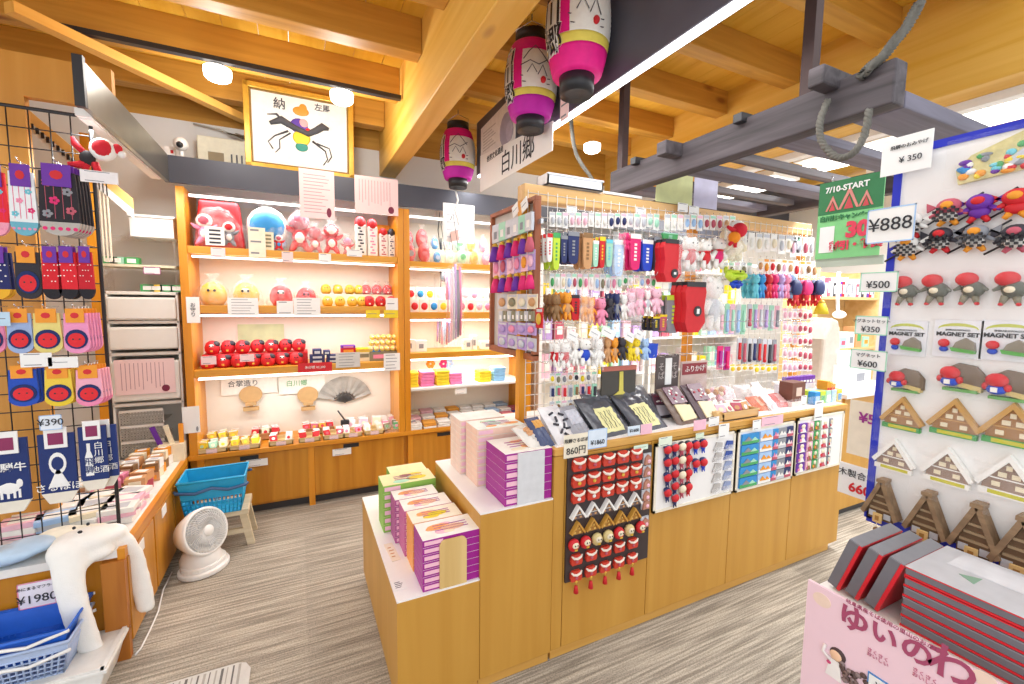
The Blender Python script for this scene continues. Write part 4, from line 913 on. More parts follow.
t = thing('junction_device', 'small white box with a clear knob on the hood left of the camera', 'device', (-.66, 3.3, 2.2)); t.location = (-.59, 3.50, 2.361); MB().box(-.12, -.07, -.02, .02, 0, .07, WHITE).box(-.09, -.075, -.021, -.02, .03, .05, C['red']).build('box', t, bevel=.004)
t = thing('wall_control_unit', 'cream flat electrical unit with dark slots between camera and picture', 'electrical unit', (-.38, 3.66, 2.361))
CU = mat('#ece8d0', .5); MB().box(-.19, .14, 0, .1, 0, .22, CU).build('housing', t, bevel=.006)
b = MB().box(-.13, -.04, -.002, 0, .06, .12, mat('#9a8a6a'))
for i in range(4): b.box(.0 + i*.03, .01 + i*.03, -.002, 0, .06, .12, BLACK)
b.build('panel', t)
tag(MB().tube([(-.2, 3.74, 2.62), (-.35, 3.72, 2.64), (-.25, 3.70, 2.61), (-.4, 3.70, 2.63), (-.3, 3.72, 2.6), (-.2, 3.74, 2.585), (-.45, 3.74, 2.66), (-.6, 3.77, 2.68)], .006, mat('#c9c4b8'), 5).build('coiled_cable'), 'grey coiled cable lying over the cream unit', 'cable')

# added fill lamp and casing under the side hood, brightens the left corner
t = thing('added_hood_light', 'added slim white fill-lamp casing under the dark hood over the left counter', 'light', (-.735, 2.85, 2.2)); MB().box(-.02, .03, -.5, .5, 0, .03, WHITE).build('housing', t); MB().box(-.015, .025, -.48, .48, -.006, 0, WHITE).build('cover', t)
lamp('AREA', (-.74, 2.85, 2.18), 9, .05, (1, .99, .96), sy=1.0)
# ---------------------------------------------------------------- hanging things over the island
BEAMM = mat('#565662', .4, amt=.2, scale=6)
t = thing('lighting_beam', 'long dark hanging beam with a bright light strip along its lower edge', 'beam', (1.27, 2.1, 2.44))
MB().box(-.03, .035, -1.6, 1.1, 0.0, .38, BEAMM).build('housing', t, bevel=.004)
MB().box(-.022, .012, -1.6, 1.1, -.012, 0, emit('#ffffff', 5)).build('light_strip', t)
for y in (-1.0, .2): MB().box(-.02, .02, y, y + .04, .38, .60, BEAMM).build('hanger', t)
lamp('AREA', (1.27, 2.1, 2.41), 14, .05, (1, 1, 1), sy=2.6)
# banner board
TW = mat('#f3f2ee', .6, amt=.02)
t = thing('hanging_signboard', 'white signboard with the place name hanging under the dark lit beam', 'sign', (1.195, 2.5, 2.27), R(-90))
w = .99
MB().prism([(-.5, .0), (.49, 0), (.49, .145), (-.5, .25)], -.004, 0, TW).build('board', t)
text('白川郷', .15, INK, t, .08, .085, -.006, bold=.0)
text('世界文化遺産', .045, INK, t, -.24, .185, -.006)
MB().prism([(-.52, .25), (.03, .17), (.04, .47), (-.52, .44)], .008, .012, mat('#e4e2e0')).build('photo_sheet', t)
b = MB(); b.disc((-.1, .3), .09, .1, .006, .008, mat('#a8a4b8', amt=.2, scale=20), 14); b.disc((.02 - .06, .27), .05, .06, .003, .0055, mat('#b8b4c8', amt=.2), 12)
for i in range(7): b.box(-.47, -.26 - (i % 3)*.03, .006, .008, .27 + i*.02, .275 + i*.02, mat('#b8b4b4'))
b.build('photo_print', t)
# paper lanterns
PKT = mat('#f0128c', .6); MGT = mat('#c414a8', .6); LW = mat('#f8f2ea', .6)
def lantern(px, py0, py1, x, r, label, bottom=PKT):
    a = at(px, py0, x=x); c = at(px, py1, x=x); H = a.z - c.z; zc = (a.z + c.z)/2
    t = thing('paper_lantern', label, 'lantern', (x, (a.y + c.y)/2, c.z), R(-36), group='pink paper lanterns along the lit beam')
    pr = []; N_ = 44; z0, z1 = H*.13, H*.87
    for j in range(N_ + 1):
        u = j/N_; rr_ = r*(.62 + .38*math.sin(PI*(.08 + .84*u))**.8) + (.0022 if j % 2 else -.0006); pr.append((rr_, z0 + (z1-z0)*u))
    b = MB(); n = 36; k1 = int(N_*.22); k2 = int(N_*.84)
    b.lathe(pr[:k1+1], bottom, n); b.lathe(pr[k1:k1+5], mat('#f0dc60', .6), n); b.lathe(pr[k1+4:k2+1], LW, n); b.lathe(pr[k2:], PKT, n)
    # pink panel on the hidden quarter and magenta edge
    b.lathe([(q[0] + .0012, q[1]) for q in pr[k1+4:k2+1]], PKT, 8, a0=R(236), a1=R(258)); b.build('paper_body', t)
    b = MB(); b.lathe([(r*.3, .012), (r*.52, 0), (r*.56, z0 + .004), (r*.42, z0 + .004)], BLACK, 24); b.build('lower_ring', t)
    b = MB(); b.lathe([(r*.42, z1 - .004), (r*.62, z1 - .004), (r*.62, H), (r*.42, H)], BLACK, 24); b.build('upper_ring', t)
    MB().tube([(-r*.6, 0, H - .01), (-r*.6, 0, H + .03), (0, 0, H + .07), (r*.6, 0, H + .03), (r*.6, 0, H - .01)], .003, CHROME, 6).tube([(0, 0, H + .07), (0, 0, max(H + .1, 2.78 - c.z))], .003, BLACK, 5).build('wire_bail', t)
    # characters wrapped to the left, drawing in front
    def wrap(body, size, mt, ang, z, bold, vert=True, rad=1.0):
        key = ('wr', body, size)
        o = text(body, size, mt, t, 0, 0, 0, vertical=vert, bold=bold, lines=.9)
        me = o.data.copy(); o.data = me; RR = r*rad
        for v in me.vertices:
            th = ang + v.co.x/RR; zz = z + v.co.y; dep = v.co.z
            u = min(1, max(0, (zz - z0)/(z1 - z0))); R2 = r*(.62 + .38*math.sin(PI*(.08 + .84*u))**.8) + .005 + dep
            v.co = (R2*math.sin(th), -R2*math.cos(th), zz)
        me.flip_normals() if False else None
        o.location = (0, 0, 0); o.rotation_euler = (0, 0, 0)
    wrap('白川郷', H*.2, WHITE, R(-50), H*.5, .006); wrap('白川郷', H*.2, BLACK, R(-50), H*.5, .0016, rad=1.0)
    b = MB(); IKK = mat('#4a4650', .7)
    def P(a, z, q=.006):
        u = (z*H - z0)/(z1 - z0); R2 = r*(.62 + .38*math.sin(PI*(.08 + .84*min(1, max(0, u))))**.8) + q
        return (R2*math.sin(R(a)), -R2*math.cos(R(a)), z*H)
    for pts in (((-8, .62), (4, .7), (18, .76), (32, .68), (46, .6)), ((-14, .56), (6, .6), (24, .56), (48, .64)), ((0, .48), (10, .56), (20, .48)), ((22, .46), (32, .56), (42, .46)), ((-14, .46), (50, .44)), ((-10, .4), (50, .39))):
        b.tube([P(*q_) for q_ in pts], .0022, IKK, 4)
    b.ball(P(34, .42, .004), (.014, .014, .016), C['red'], 8, 6); b.build('ink_drawing', t)
    return t
lantern(578, -42, 95, 1.1, .135, 'largest nearest pink and white paper lantern cut by the top edge')
lantern(531, 36, 131, 1.1, .132, 'middle pink and white paper lantern with magenta base', MGT)
lantern(458, 124, 188, 1.1, .128, 'farthest and smallest paper lantern near the big timber beam', MGT)
# price tag hanging below the nearest lantern
a = at(564, 120, x=1.12); card('hanging_tag', .07, .13, (1.12, a.y, a.z), 'small white hanging tag between the lantern and the light strip', 'tag', m=PINKP, rz=R(-90), bars=3)
# chain of hooks, cords and bundled straps below the farthest lantern
p = at(458, 190, x=1.1); y = p.y
t = thing('hanging_strap_bundle', 'bundle of coloured fabric straps in clear bags hanging below the farthest lantern', 'straps', (1.1, y, p.z))
def Q(px, py, dx=0): v = at(px, py, x=1.1 + dx); return (dx, v.y - y, v.z - p.z)
b = MB(); b.tube([Q(455, 188), Q(458, 200), Q(455, 210), Q(459, 225)], .007, WHITE, 6).tube([Q(440, 212), Q(438, 230), Q(442, 262), Q(440, 300)], .004, BLACK, 5); b.build('hook_chain', t)
b = MB()
for dx_, (pa, pb) in enumerate(((441, 449), (449, 456))):
    b.tube([Q(pa + 3, 216), Q(pa, 224), Q(pa + 4, 252), Q(pa + 8, 252), Q(pa + 9, 246), Q(pa + 4, 214)], .0025, BLACK, 5)
b.build('black_rings', t)
MB().add([Q(431, 208), Q(444, 200), Q(447, 213), Q(434, 220)], [(0, 1, 2, 3)], WHITE).add([Q(449, 232), Q(458, 230), Q(459, 240), Q(450, 242)], [(0, 1, 2, 3)], PINKP).build('paper_tags', t)
MB().tube([Q(441, 238), Q(441, 262), Q(444, 280)], [.004, .018, .03], mat('#4a5058'), 8).build('black_pouch', t)
sc = [C['lilac'], C['ltpink'], C['silver'], C['lilac'], C['grey'], C['pink'], C['ltblue'], C['rose']]
for i in range(14):
    px = 430 + i*2.3; py0 = 300 - (i > 6)*30 - (i % 3)*3; py1 = 346 - abs(i - 6)*1.5; dx_ = .02*(i % 3) - .02
    MB().tube([Q(px, py0, dx_), Q(px + 1, (py0+py1)/2, dx_), Q(px + .5, py1, dx_)], [.009, .011, .008], sc[i % 8], 6).build('strap', t)
MB().prism([(Q(427, 300)[1], Q(427, 350)[2]), (Q(461, 300)[1], Q(461, 345)[2]), (Q(459, 300)[1], Q(459, 262)[2]), (Q(437, 300)[1], Q(437, 275)[2])], -.03, .03, FILM, 'x').build('clear_bag', t)
MB().tube([Q(428, 318), Q(427, 335), Q(433, 348)], [.006, .012, .01], C['red'], 6).ball(Q(436, 350), (.018, .02, .016), C['red'], 8, 6).build('red_charm', t)
# rope behind the tag
ROPE = mat('#6d6a62', .9, 'fabric', amt=.3)
def rope(nm, pts, r, lb, x=1.1, strands=3, turns=9):
    t0 = Vector(pts[0]); P_ = [Vector(q_) for q_ in pts]
    # resample
    seg = []
    for i in range(len(P_) - 1):
        for k in range(8):
            u = k/8; p0_ = P_[max(i-1, 0)]; p1_ = P_[i]; p2_ = P_[i+1]; p3_ = P_[min(i+2, len(P_)-1)]
            seg.append(.5*((2*p1_) + (-p0_+p2_)*u + (2*p0_-5*p1_+4*p2_-p3_)*u*u + (-p0_+3*p1_-3*p2_+p3_)*u**3))
    seg.append(P_[-1]); b = MB()
    for s in range(strands):
        q_ = []
        for i, c in enumerate(seg):
            d_ = (seg[min(i+1, len(seg)-1)] - seg[max(i-1, 0)]).normalized(); a_ = d_.cross(Vector((.3, .9, .2))).normalized(); bb = a_.cross(d_)
            th = 2*PI*(s/strands + turns*i/len(seg)); q_.append(c - t0 + (a_*math.cos(th) + bb*math.sin(th))*r*.5)
        b.tube(q_, r*.62, ROPE, 6)
    return tag(b.build(nm, loc=t0), lb, 'rope')
def X(px, py, x): return tuple(at(px, py, x=x))
rope('straw_rope', [X(571, 118, 1.33), X(573, 140, 1.36), X(578, 158, 1.4), X(590, 176, 1.45), X(600, 190, 1.5)], .011, 'grey twisted rope hanging behind the lanterns down to the ladder end')
# old wooden ladder hung flat under the ceiling
OLD = wood('#3a3436', '#5e565a', 'y', .7, 1.2); OLDX = wood('#4c464a', '#7e7678', 'x', .7, 1.2); OLDG = wood('#625e6a', '#807c8c', 'x', .7, 1.0)
t = thing('hanging_wooden_ladder', 'old dark wooden ladder frame hung flat from the ceiling on square posts', 'ladder', (1.6, .74, 2.10))
MB().box(0, .07, 0, 1.32, 0, .13, OLD).build('side_rail', t, bevel=.006)
MB().box(1.25, 1.32, 0, 1.32, 0, .13, OLD).build('side_rail', t, bevel=.006)
MB().box(.07, 1.25, .0, .14, .0, .05, OLDG).build('end_plank', t, bevel=.004)
for i, y in enumerate((.34, .62, .80, 1.06, 1.24)):
    MB().box(.071, 1.249, y, y + (.11 if i % 2 == 0 else .05), .03, .065, OLDG if i % 2 == 0 else OLDX).build('rung', t, bevel=.003)
MB().box(-.09, .10, .15, .20, .10, .16, OLD).build('peg', t, bevel=.006)
MB().box(-.10, .12, .80, .86, .07, .13, OLD).build('peg', t, bevel=.005)
for y in (.5, 1.1): MB().box(-.03, .08, y - .02, y + .02, .11, .145, BLACK).build('peg', t, bevel=.003)
for px, py in ((814, 88), (686, 0)):
    pass
yy = at(815, 95, x=1.64).y - .74
for x in (.035,):
    for y in (yy, 1.24): MB().box(x - .02, x + .02, y, y + .04, .12, .93, mat('#4a3634', .6, amt=.2)).build('hanger_post', t)
rope('straw_rope', [X(921, 3, 1.62), X(905, 28, 1.62), X(890, 48, 1.60), X(872, 66, 1.585), X(860, 76, 1.585)], .016, 'thick twisted rope rising from the ladder end to the ceiling', turns=12)
rope('straw_rope', [X(828, 100, 1.58), X(820, 122, 1.57), X(822, 142, 1.57), X(836, 157, 1.57), X(852, 154, 1.57), X(864, 136, 1.58), X(869, 110, 1.595)], .011, 'rope loop hanging below the near end of the ladder', turns=11)
# coloured sheets on the ceiling side and white boxes on the grid beam
for px0, px1, py0, py1, m_, lb in ((656, 694, 174, 208, '#d6dca0', 'pale yellow-green sheet standing on the grid beam under the ladder'), (694, 719, 180, 211, '#cfcdea', 'pale lilac sheet standing on the grid beam beside the yellow-green one')):
    a = at(px0, py1, y=1.76); c = at(px1, py0, y=1.76); card('poster_sheet', c.x - a.x, c.z - 2.02 + .02, ((a.x + c.x)/2, 1.765, 2.021), lb, 'sheet', mat(m_, .6, amt=.25, scale=12))
# green campaign board, white tag, price bubble by the panel
GB = mat('#2f7a4a', .5); GB2 = mat('#84d088', .5)
XP = 1.5
def xcard(px0, px1, py0, py1, x, nm, lb, cat='sign', m=WHITE, **k):
    pm = (py0 + py1)/2; a = at(px0, pm, x=x); c = at(px1, pm, x=x); xm = (px0+px1)/2
    z0 = at(xm, py1, x=x).z; z1 = at(xm, py0, x=x).z; w = a.y - c.y; k2 = dict(k)
    tx = [(q_[0], q_[1]*(z1-z0), q_[2], q_[3]*w, q_[4]*(z1-z0)) + tuple(q_[5:]) for q_ in k2.pop('texts', ())]
    return card(nm, w, z1 - z0, (x, (a.y+c.y)/2, z0), lb, cat, m, rz=R(-90), texts=tx, **k2)
a0, a1 = at(818, 216, x=1.75), at(882, 216, x=1.75); z0, z1 = at(850, 257, x=1.75).z, at(850, 178, x=1.75).z; w = a0.y - a1.y; h = z1 - z0
t = thing('campaign_board', 'green hanging board with three red gabled houses and a big red thirty', 'sign', (1.75, (a0.y+a1.y)/2, z0), R(-90))
MB().box(-w/2, w/2, 0, .004, 0, h, GB2).box(-w/2, w/2, -.001, 0, h*.58, h, GB).box(-w*.44, -w*.2, -.002, 0, h*.08, h*.42, WHITE).build('board', t)
b = MB()
for cx, s in ((-.26, .11), (0, .16), (.26, .11)):
    RC = mat('#d88a80'); b.prism([((cx - s)*w, h*.62), ((cx - s*.75)*w, h*.62), (cx*w, h*(.60 + s*1.35)), ((cx + s*.75)*w, h*.62), ((cx + s)*w, h*.62), (cx*w, h*(.62 + s*1.75))], -.003, -.001, RC)
    b.prism([((cx - s*.45)*w, h*.62), ((cx + s*.45)*w, h*.62), (cx*w, h*(.62 + s))], -.003, -.001, mat('#c84a50'))
b.build('house_emblem', t)
text('7/10-START', h*.10, WHITE, t, -.05*w, h*.89, -.003, bold=.0008); text('30', h*.26, mat('#e2405a'), t, .16*w, h*.34, -.003, bold=.004); text('割引・特典', h*.12, mat('#e2405a'), t, .14*w, h*.15, -.003, bold=.002)
text('白川郷キャンペーン', h*.075, GB, t, 0, h*.52, -.003, bold=.001)
MB().tube([(-w*.3, 0, h), (-w*.3, 0, h + .02)], .003, CHROME).build('hanger_wire', t); MB().box(-w*.5, w*.55, .006, .014, -.03, 0, mat('#b9c4b4', .3)).build('clip_rail', t)
xcard(882, 932, 135, 172, 1.47, 'shelf_tag', 'white tag reading 350 yen at the top left corner of the blue-edged panel', 'price tag', texts=[('¥ 350', .22, INK, .1, .35), ('飛騨のおみやげ', .12, INK, .05, .72)])
xcard(867, 915, 207, 242, 1.45, 'price_bubble', 'price bubble with wavy blue border reading 888 yen', 'price tag', border=C['ltblue'], texts=[('¥888', .52, INK, 0, .5)])
xcard(860, 898, 272, 292, 1.455, 'price_tag', 'green-bordered tag reading 500 yen left of the hanging dolls', 'price tag', border=C['mint'], texts=[('¥500', .5, INK, 0, .35)])
xcard(855, 888, 316, 335, 1.455, 'price_tag', 'green-bordered tag reading 350 yen left of the magnet sets', 'price tag', border=C['mint'], texts=[('¥350', .42, INK, 0, .28), ('マグネットセット', .22, INK, 0, .72)])
xcard(850, 887, 350, 370, 1.455, 'price_tag', 'green-bordered tag reading 600 yen left of the thatched magnets', 'price tag', border=C['mint'], texts=[('¥600', .42, INK, 0, .28), ('マグネット', .22, INK, 0, .72)])
xcard(848, 884, 402, 458, 1.62, 'display_sign', 'cream sign with purple price 550 yen and a hanging wooden charm', 'sign', CREAM, texts=[('¥550', .24, mat('#a0308a'), .25, .7, .001)])
xcard(838, 876, 466, 498, 1.6, 'display_sign', 'white sign with red price 660 yen below the cream sign', 'sign', texts=[('660', .4, C['red'], .1, .28, .001), ('木製合掌', .26, INK, 0, .7)])
# ---------------------------------------------------------------- the island
YF, H1, H2, H3 = 1.462, .46, .715, .916
XL, XM, XU, XR = .28, .589, .905, 2.955
WT = mat('#f2efec', .35, amt=.02)
t = thing('step_plinth', 'lowest step of the honey-coloured island with a white top', 'display plinth', ((XL+XM)/2, 1.9, 0))
MB().box(-.154, .154, -.438, .466, .05, H1 - .006, ISL).build('body', t, bevel=.002); MB().box(-.154, .154, -.437, .466, H1 - .006, H1, WT).build('white_top', t); MB().box(-.14, .153, -.42, .45, 0, .05, ISLX).build('plinth', t)
t = thing('step_plinth', 'middle step of the honey-coloured island with a white top', 'display plinth', ((XM+XU)/2, 1.8, 0))
MB().box(-.157, .157, -.338, .26, .05, H2 - .006, ISL).build('body', t, bevel=.002); MB().box(-.157, .157, -.337, .26, H2 - .006, H2, WT).build('white_top', t); MB().box(-.157, .157, -.32, .25, 0, .05, ISLX).build('plinth', t)
t = thing('island_counter', 'long honey-coloured island counter with a white worktop and flush front panels', 'counter', (1.93, 1.8, 0))
xl, xr = XU - 1.93 + .001, XR - 1.93
MB().box(xl, xr, -.33, .26, .05, .88, ISL).build('body', t)
MB().box(xl + .01, xr - .05, -.318, .25, 0, .05, ISLX).build('plinth', t)
MB().box(xl, xr, -.338, .265, .886, H3 - .002, ISLX).build('worktop', t, bevel=.002)
MB().box(xl + .02, xr - .02, -.318, .25, H3 - .002, H3, WT).build('worktop_surface', t)
for x0, x1 in ((.905, .955), (.958, 1.412), (1.415, 1.955), (1.958, 2.453), (2.456, 2.955)):
    MB().box(x0 - 1.93, x1 - 1.93, -.338, -.328, .055, .884, ISL).build('front_panel', t, bevel=.0015)
# sweet boxes on the steps
def sweetbox(nm, w, d, h, side, top, lb, loc, group, strip=None, topc=None):
    t = thing(nm, lb, 'sweet box', loc, 0, group)
    MB().box(0, w, 0, d, 0, h, side).box(.006, w*.32, -.0012, 0, h*.25, h*.8, C['ltpink']).build('box', t, bevel=.0015)
    MB().box(.001, w - .001, .001, d - .001, h - .0, h + .0015, top).build('lid', t)
    if topc: b = MB(); b.disc((0, 0), .02, .02, 0, .001, topc[0], 12); 
    return t
MG = mat('#a0148c', .4); WB = mat('#f4efe8', .45); GRN = mat('#8cbc50', .5); PEACH = mat('#f0b8a0', .5); ORG = mat('#f0a050', .5)
def flatprint(parent, w, d, h, cols, seed):
    r = random.Random(seed); b = MB()
    for i in range(7):
        cx = r.uniform(.2, .8)*w; cy = r.uniform(.2, .8)*d; rx = r.uniform(.08, .2)*w; ry = rx*.45
        b.prism([(cx + rx*math.cos(a), cy + ry*math.sin(a)) for a in [2*PI*k/10 for k in range(10)]], h + .0015, h + .0024 + i*.0001, cols[i % len(cols)], 'z')
    for i in range(3): b.box(w*.25, w*.8, d*(.35 + .14*i), d*(.38 + .14*i), h + .002, h + .003, MG)
    b.build('lid_print', parent)
def stack(x, y, z, w, d, h, n, side, top, name, grp, prt=None, sidename='magenta'):
    for k in range(n):
        t = sweetbox('sweet_box', w, d, h - .0015, side, top, '%s-sided flat sweet box, %s from the bottom of %s' % (sidename, ORD[k], name), (x, y, z + k*h), grp)
        if k == n - 1 and prt: flatprint(t, w, d, h - .0015, prt, n)
pr = [C['ltpink'], ORG, PEACH, C['cream']]
stack(.375, 1.475, H1, .235, .13, .0275, 7, MG, WB, 'the front stack on the lowest step', 'magenta boxes in the front stack', pr)
stack(.372, 1.61, H1, .20, .11, .0275, 7, ORG, mat('#f3ead4', .4), 'the second stack on the lowest step', 'cream boxes in the second stack', [C['yellow'], C['cream'], ORG], 'orange')
stack(.365, 1.725, H1, .20, .11, .0275, 7, mat('#c86a9a'), WB, 'the third stack on the lowest step', 'boxes in the third stack', pr, 'rose')
stack(.35, 1.84, H1, .19, .10, .0275, 7, mat('#b05a90'), WB, 'the fourth stack on the lowest step', 'boxes in the fourth stack', pr, 'mauve')
stack(.32, 1.95, H1, .24, .13, .036, 6, GRN, mat('#e8e4a8', .4), 'the green stack on the lowest step', 'green boxes at the back of the lowest step', [C['yellow'], C['mint'], C['brown']], 'green')
stack(.38, 2.09, H1, .18, .12, .034, 6, mat('#7cae44'), mat('#e4e8b0', .4), 'the farther green stack', 'green boxes in the farther stack', None, 'light green')
stack(.695, 1.475, H2, .207, .19, .0345, 6, MG, WB, 'the front stack on the middle step', 'magenta boxes on the middle step', [PEACH, C['cream'], ORG])
stack(.665, 1.69, H2, .225, .14, .031, 8, mat('#f2cdb8'), mat('#e6f2ea', .4), 'the peach stack on the middle step', 'peach boxes on the middle step', [C['mint'], C['cream'], ORG], 'peach')
stack(.645, 1.85, H2, .22, .14, .031, 8, mat('#f0d4c4'), mat('#eef4ee', .4), 'the far peach stack on the middle step', 'peach boxes at the back of the middle step', None, 'pale peach')
# book ends: wooden board against the front stack, white board against the upper stack, pink sheet
t = MB(); t.prism([(0, 0), (.103, 0), (.103, .165), (.095, .178), (.085, .183), (.018, .183), (.008, .178), (0, .165)], 0, .006, wood('#d0aa66', '#e0bf80', 'z', .5, .8))
tag(t.build('wooden_stopper_board', loc=(.435, 1.466, H1), bevel=.001), 'light wooden board with rounded top against the magenta boxes', 'board')
tag(MB().box(0, .118, 0, .006, 0, .205, mat('#d6d6d8', .5)).build('stopper_board', loc=(.745, 1.466, H2), bevel=.001), 'plain grey-white board standing against the upper magenta boxes', 'board')
# leaflets on the steps
def flatcard(px, py, z, w, d, rz, lb, m=WHITE, ink=INK, nm='price_card'):
    p = at(px, py, z=z); b = MB().box(-w/2, w/2, -d/2, d/2, 0, .0015, m)
    for i in range(4): b.box(-w*.3, w*(.1 + .08*(i % 3)), -d*.3 + i*d*.17, -d*.3 + i*d*.17 + d*.05, .0015, .002, ink)
    return tag(b.build(nm, loc=(p.x, p.y, z + .0005), rz=rz), lb, 'card')
flatcard(399, 585, H1, .05, .06, R(0), 'white card with a sketch lying at the near corner of the lowest step')
flatcard(392, 552, H1, .035, .14, R(4), 'cream strip with brown writing lying on the lowest step', CREAM, C['tan'], 'paper_strip')
# peg boards on the front
def yrect(px0, px1, py0, py1, y):
    a = at(px0, (py0+py1)/2, y=y); c = at(px1, (py0+py1)/2, y=y); m_ = (px0+px1)/2
    return (a.x+c.x)/2, at(m_, py1, y=y).z, c.x - a.x, at(m_, py0, y=y).z - at(m_, py1, y=y).z
YB = YF - .012
def board(x0, x1, z0, z1, m, lb, frame=None):
    t = thing('pegboard', lb, 'pegboard', ((x0+x1)/2, YB + .0, z0)); w = x1 - x0; h = z1 - z0
    MB().box(-w/2, w/2, .0, .009, 0, h, m).build('panel', t)
    if frame:
        b = MB()
        for q in ((-w/2, w/2, 0, .012), (-w/2, w/2, h - .012, h), (-w/2, -w/2 + .012, 0, h), (w/2 - .012, w/2, 0, h)): b.box(q[0], q[1], -.004, .009, q[2], q[3], frame)
        b.build('frame', t)
    return t
board(.962, 1.405, .345, .872, mat('#3a2e2e', .5), 'dark brown magnetic board full of red magnets on the island front')
FRM = mat('#efe6d2', .5)
board(1.425, 1.952, .55, .872, WT, 'white framed board with red doll magnets and clear pockets', FRM)
board(1.972, 2.432, .548, .872, WT, 'white framed board with landscape picture magnets', FRM)
board(2.455, 2.90, .555, .880, WT, 'white framed board at the far end of the island', FRM)
def pouch_mb(s, col, trim, acc):
    b = MB(); b.prism([(-s*.42, 0), (s*.42, 0), (s*.5, s*.2), (s*.46, s*.62), (s*.3, s*.8), (-s*.3, s*.8), (-s*.46, s*.62), (-s*.5, s*.2)], -s*.22, 0, col)
    b.tube([(-s*.46, -s*.2, s*.74), (-s*.3, -s*.26, s*.58), (0, -s*.28, s*.5), (s*.3, -s*.26, s*.58), (s*.46, -s*.2, s*.74)], [s*.06, s*.09, s*.1, s*.09, s*.06], trim, 7)
    b.ball((0, -s*.25, s*.26), (s*.14, s*.06, s*.12), acc, 8, 6); b.ball((-s*.46, -s*.1, s*.3), (s*.08, s*.08, s*.08), col, 6, 5); b.ball((s*.46, -s*.1, s*.3), (s*.08, s*.08, s*.08), col, 6, 5)
    return b
DR = mat('#cc3a26', .4); CRW = mat('#f2e4d4', .5)
def row_z(px, py): return at(px, py, y=YB).z
xs = [at(577, 500, y=YB).x + (at(634, 480, y=YB).x - at(577, 500, y=YB).x)*i/4 for i in range(5)]
ZR = [row_z(577, v) for v in (464, 480, 495.5, 511, 527, 542, 558, 574)]
rn = ('top', 'second', 'third')
for r_, acc in enumerate(('rose', 'gold', 'white')):
    m0 = pouch_mb(.064, DR, CRW, C[acc]); z = ZR[r_] - .026
    for i, x in enumerate(xs):
        lb = 'red crouching figure magnet, %s in the %s row of the dark board' % (nth(i), rn[r_])
        if i == 0: f0 = m0.build('figure_magnet', loc=(x, YB, z)); tag(f0, lb, 'magnet', 'red figure magnets on the dark board')
        else: dup(f0, (x, YB, z), lb)
def house_mb(s, roof, wall, dark, base=None, d=.3):
    b = MB(); b.prism([(-s*.42, 0), (s*.42, 0), (s*.42, s*.14), (0, s*.76), (-s*.42, s*.14)], -s*d*.5, 0, wall)
    for q in (-1, 1): b.prism([(q*s*.54, s*.12), (q*s*.46, s*.04), (0, s*.70), (0, s*.86)], -s*d, 0, roof)
    y0, y1 = -s*d*.56, -s*d*.5
    b.box(-s*.3, s*.3, y0, y1, s*.25, s*.28, roof)
    for x, z in ((-.26, .07), (.12, .07), (-.17, .31), (.05, .31), (-.05, .48)): b.box(s*x, s*(x + (.14 if z < .4 else .1)), y0, y1, s*z, s*(z + .11), dark)
    if base: b.box(-s*.46, s*.46, -s*d*.8, 0, -s*.14, 0, base[0]).box(-s*.3, s*.38, -s*d*.82, -s*d*.8, -s*.11, -s*.02, base[1])
    return b
m0 = house_mb(.07, C['white'], mat('#6a5a5a'), C['tan']); m1 = house_mb(.066, mat('#c9923a'), mat('#a8752e'), mat('#e0b860'))
for i in range(5):
    x = xs[i]
    l0 = 'snow-roofed gabled house magnet, %s on the dark board' % nth(i); l1 = 'thatched gabled house magnet, %s on the dark board' % nth(i)
    if i == 0:
        h0 = m0.build('house_magnet', loc=(x, YB, ZR[3] - .03)); tag(h0, l0, 'magnet', 'snowy house magnets on the dark board')
        h1 = m1.build('house_magnet', loc=(x, YB, ZR[4] - .026)); tag(h1, l1, 'magnet', 'thatched house magnets on the dark board')
    else: dup(h0, (x, YB, ZR[3] - .03), l0); dup(h1, (x, YB, ZR[4] - .026), l1)
for i, c in enumerate(('red', 'red', 'gold', 'gold', 'red', 'gold', 'red')):
    x = .992 + i*.058 if i < 6 else 1.345; b = MB(); m = C['red'] if c == 'red' else mat('#d8c284', .4)
    b.ball((0, -.012, .024), (.026, .018, .027), m, 12, 9); b.ball((0, -.026, .028), (.016, .008, .013), C['cream'], 10, 6)
    for s in (-1, 1): b.ball((s*.006, -.0335, .031), (.003, .002, .004), BLACK, 6, 4)
    b.box(-.006, .006, -.032, -.028, .008, .014, C['gold'])
    tag(b.build('round_doll_magnet', loc=(x, YB, ZR[5] - .026)), ('red' if c == 'red' else 'cream gold') + ' egg-shaped doll magnet, %s in its row on the dark board' % nth(i), 'magnet', 'egg-shaped magnets on the dark board')
m0 = pouch_mb(.056, DR, CRW, C['rose'])
for r_ in (0, 1):
    z = ZR[6 + r_] - .022
    for i, x in enumerate(xs):
        lb = 'small red figure magnet, %s in the %s row of the dark board' % (nth(i), ('lower', 'bottom')[r_])
        if r_ == 0 and i == 0: f0 = m0.build('figure_magnet', loc=(x, YB, z)); tag(f0, lb, 'magnet', 'small red figure magnets on the dark board')
        else: dup(f0, (x, YB, z), lb)
        if r_ == 1:
            b = MB(); b.tube([(0, -.01, 0), (0, -.01, -.022)], .0015, C['gold'], 4).ball((0, -.01, -.002), .006, C['gold'], 8, 5).tube([(0, -.01, -.02), (0, -.01, -.03), (0, -.01, -.052)], [.006, .008, .011], C['red'], 8)
            tag(b.build('tassel_charm', loc=(x, YB, z)), 'red tassel with gold bell, %s below the dark board' % nth(i), 'charm', 'red tassels below the dark board')
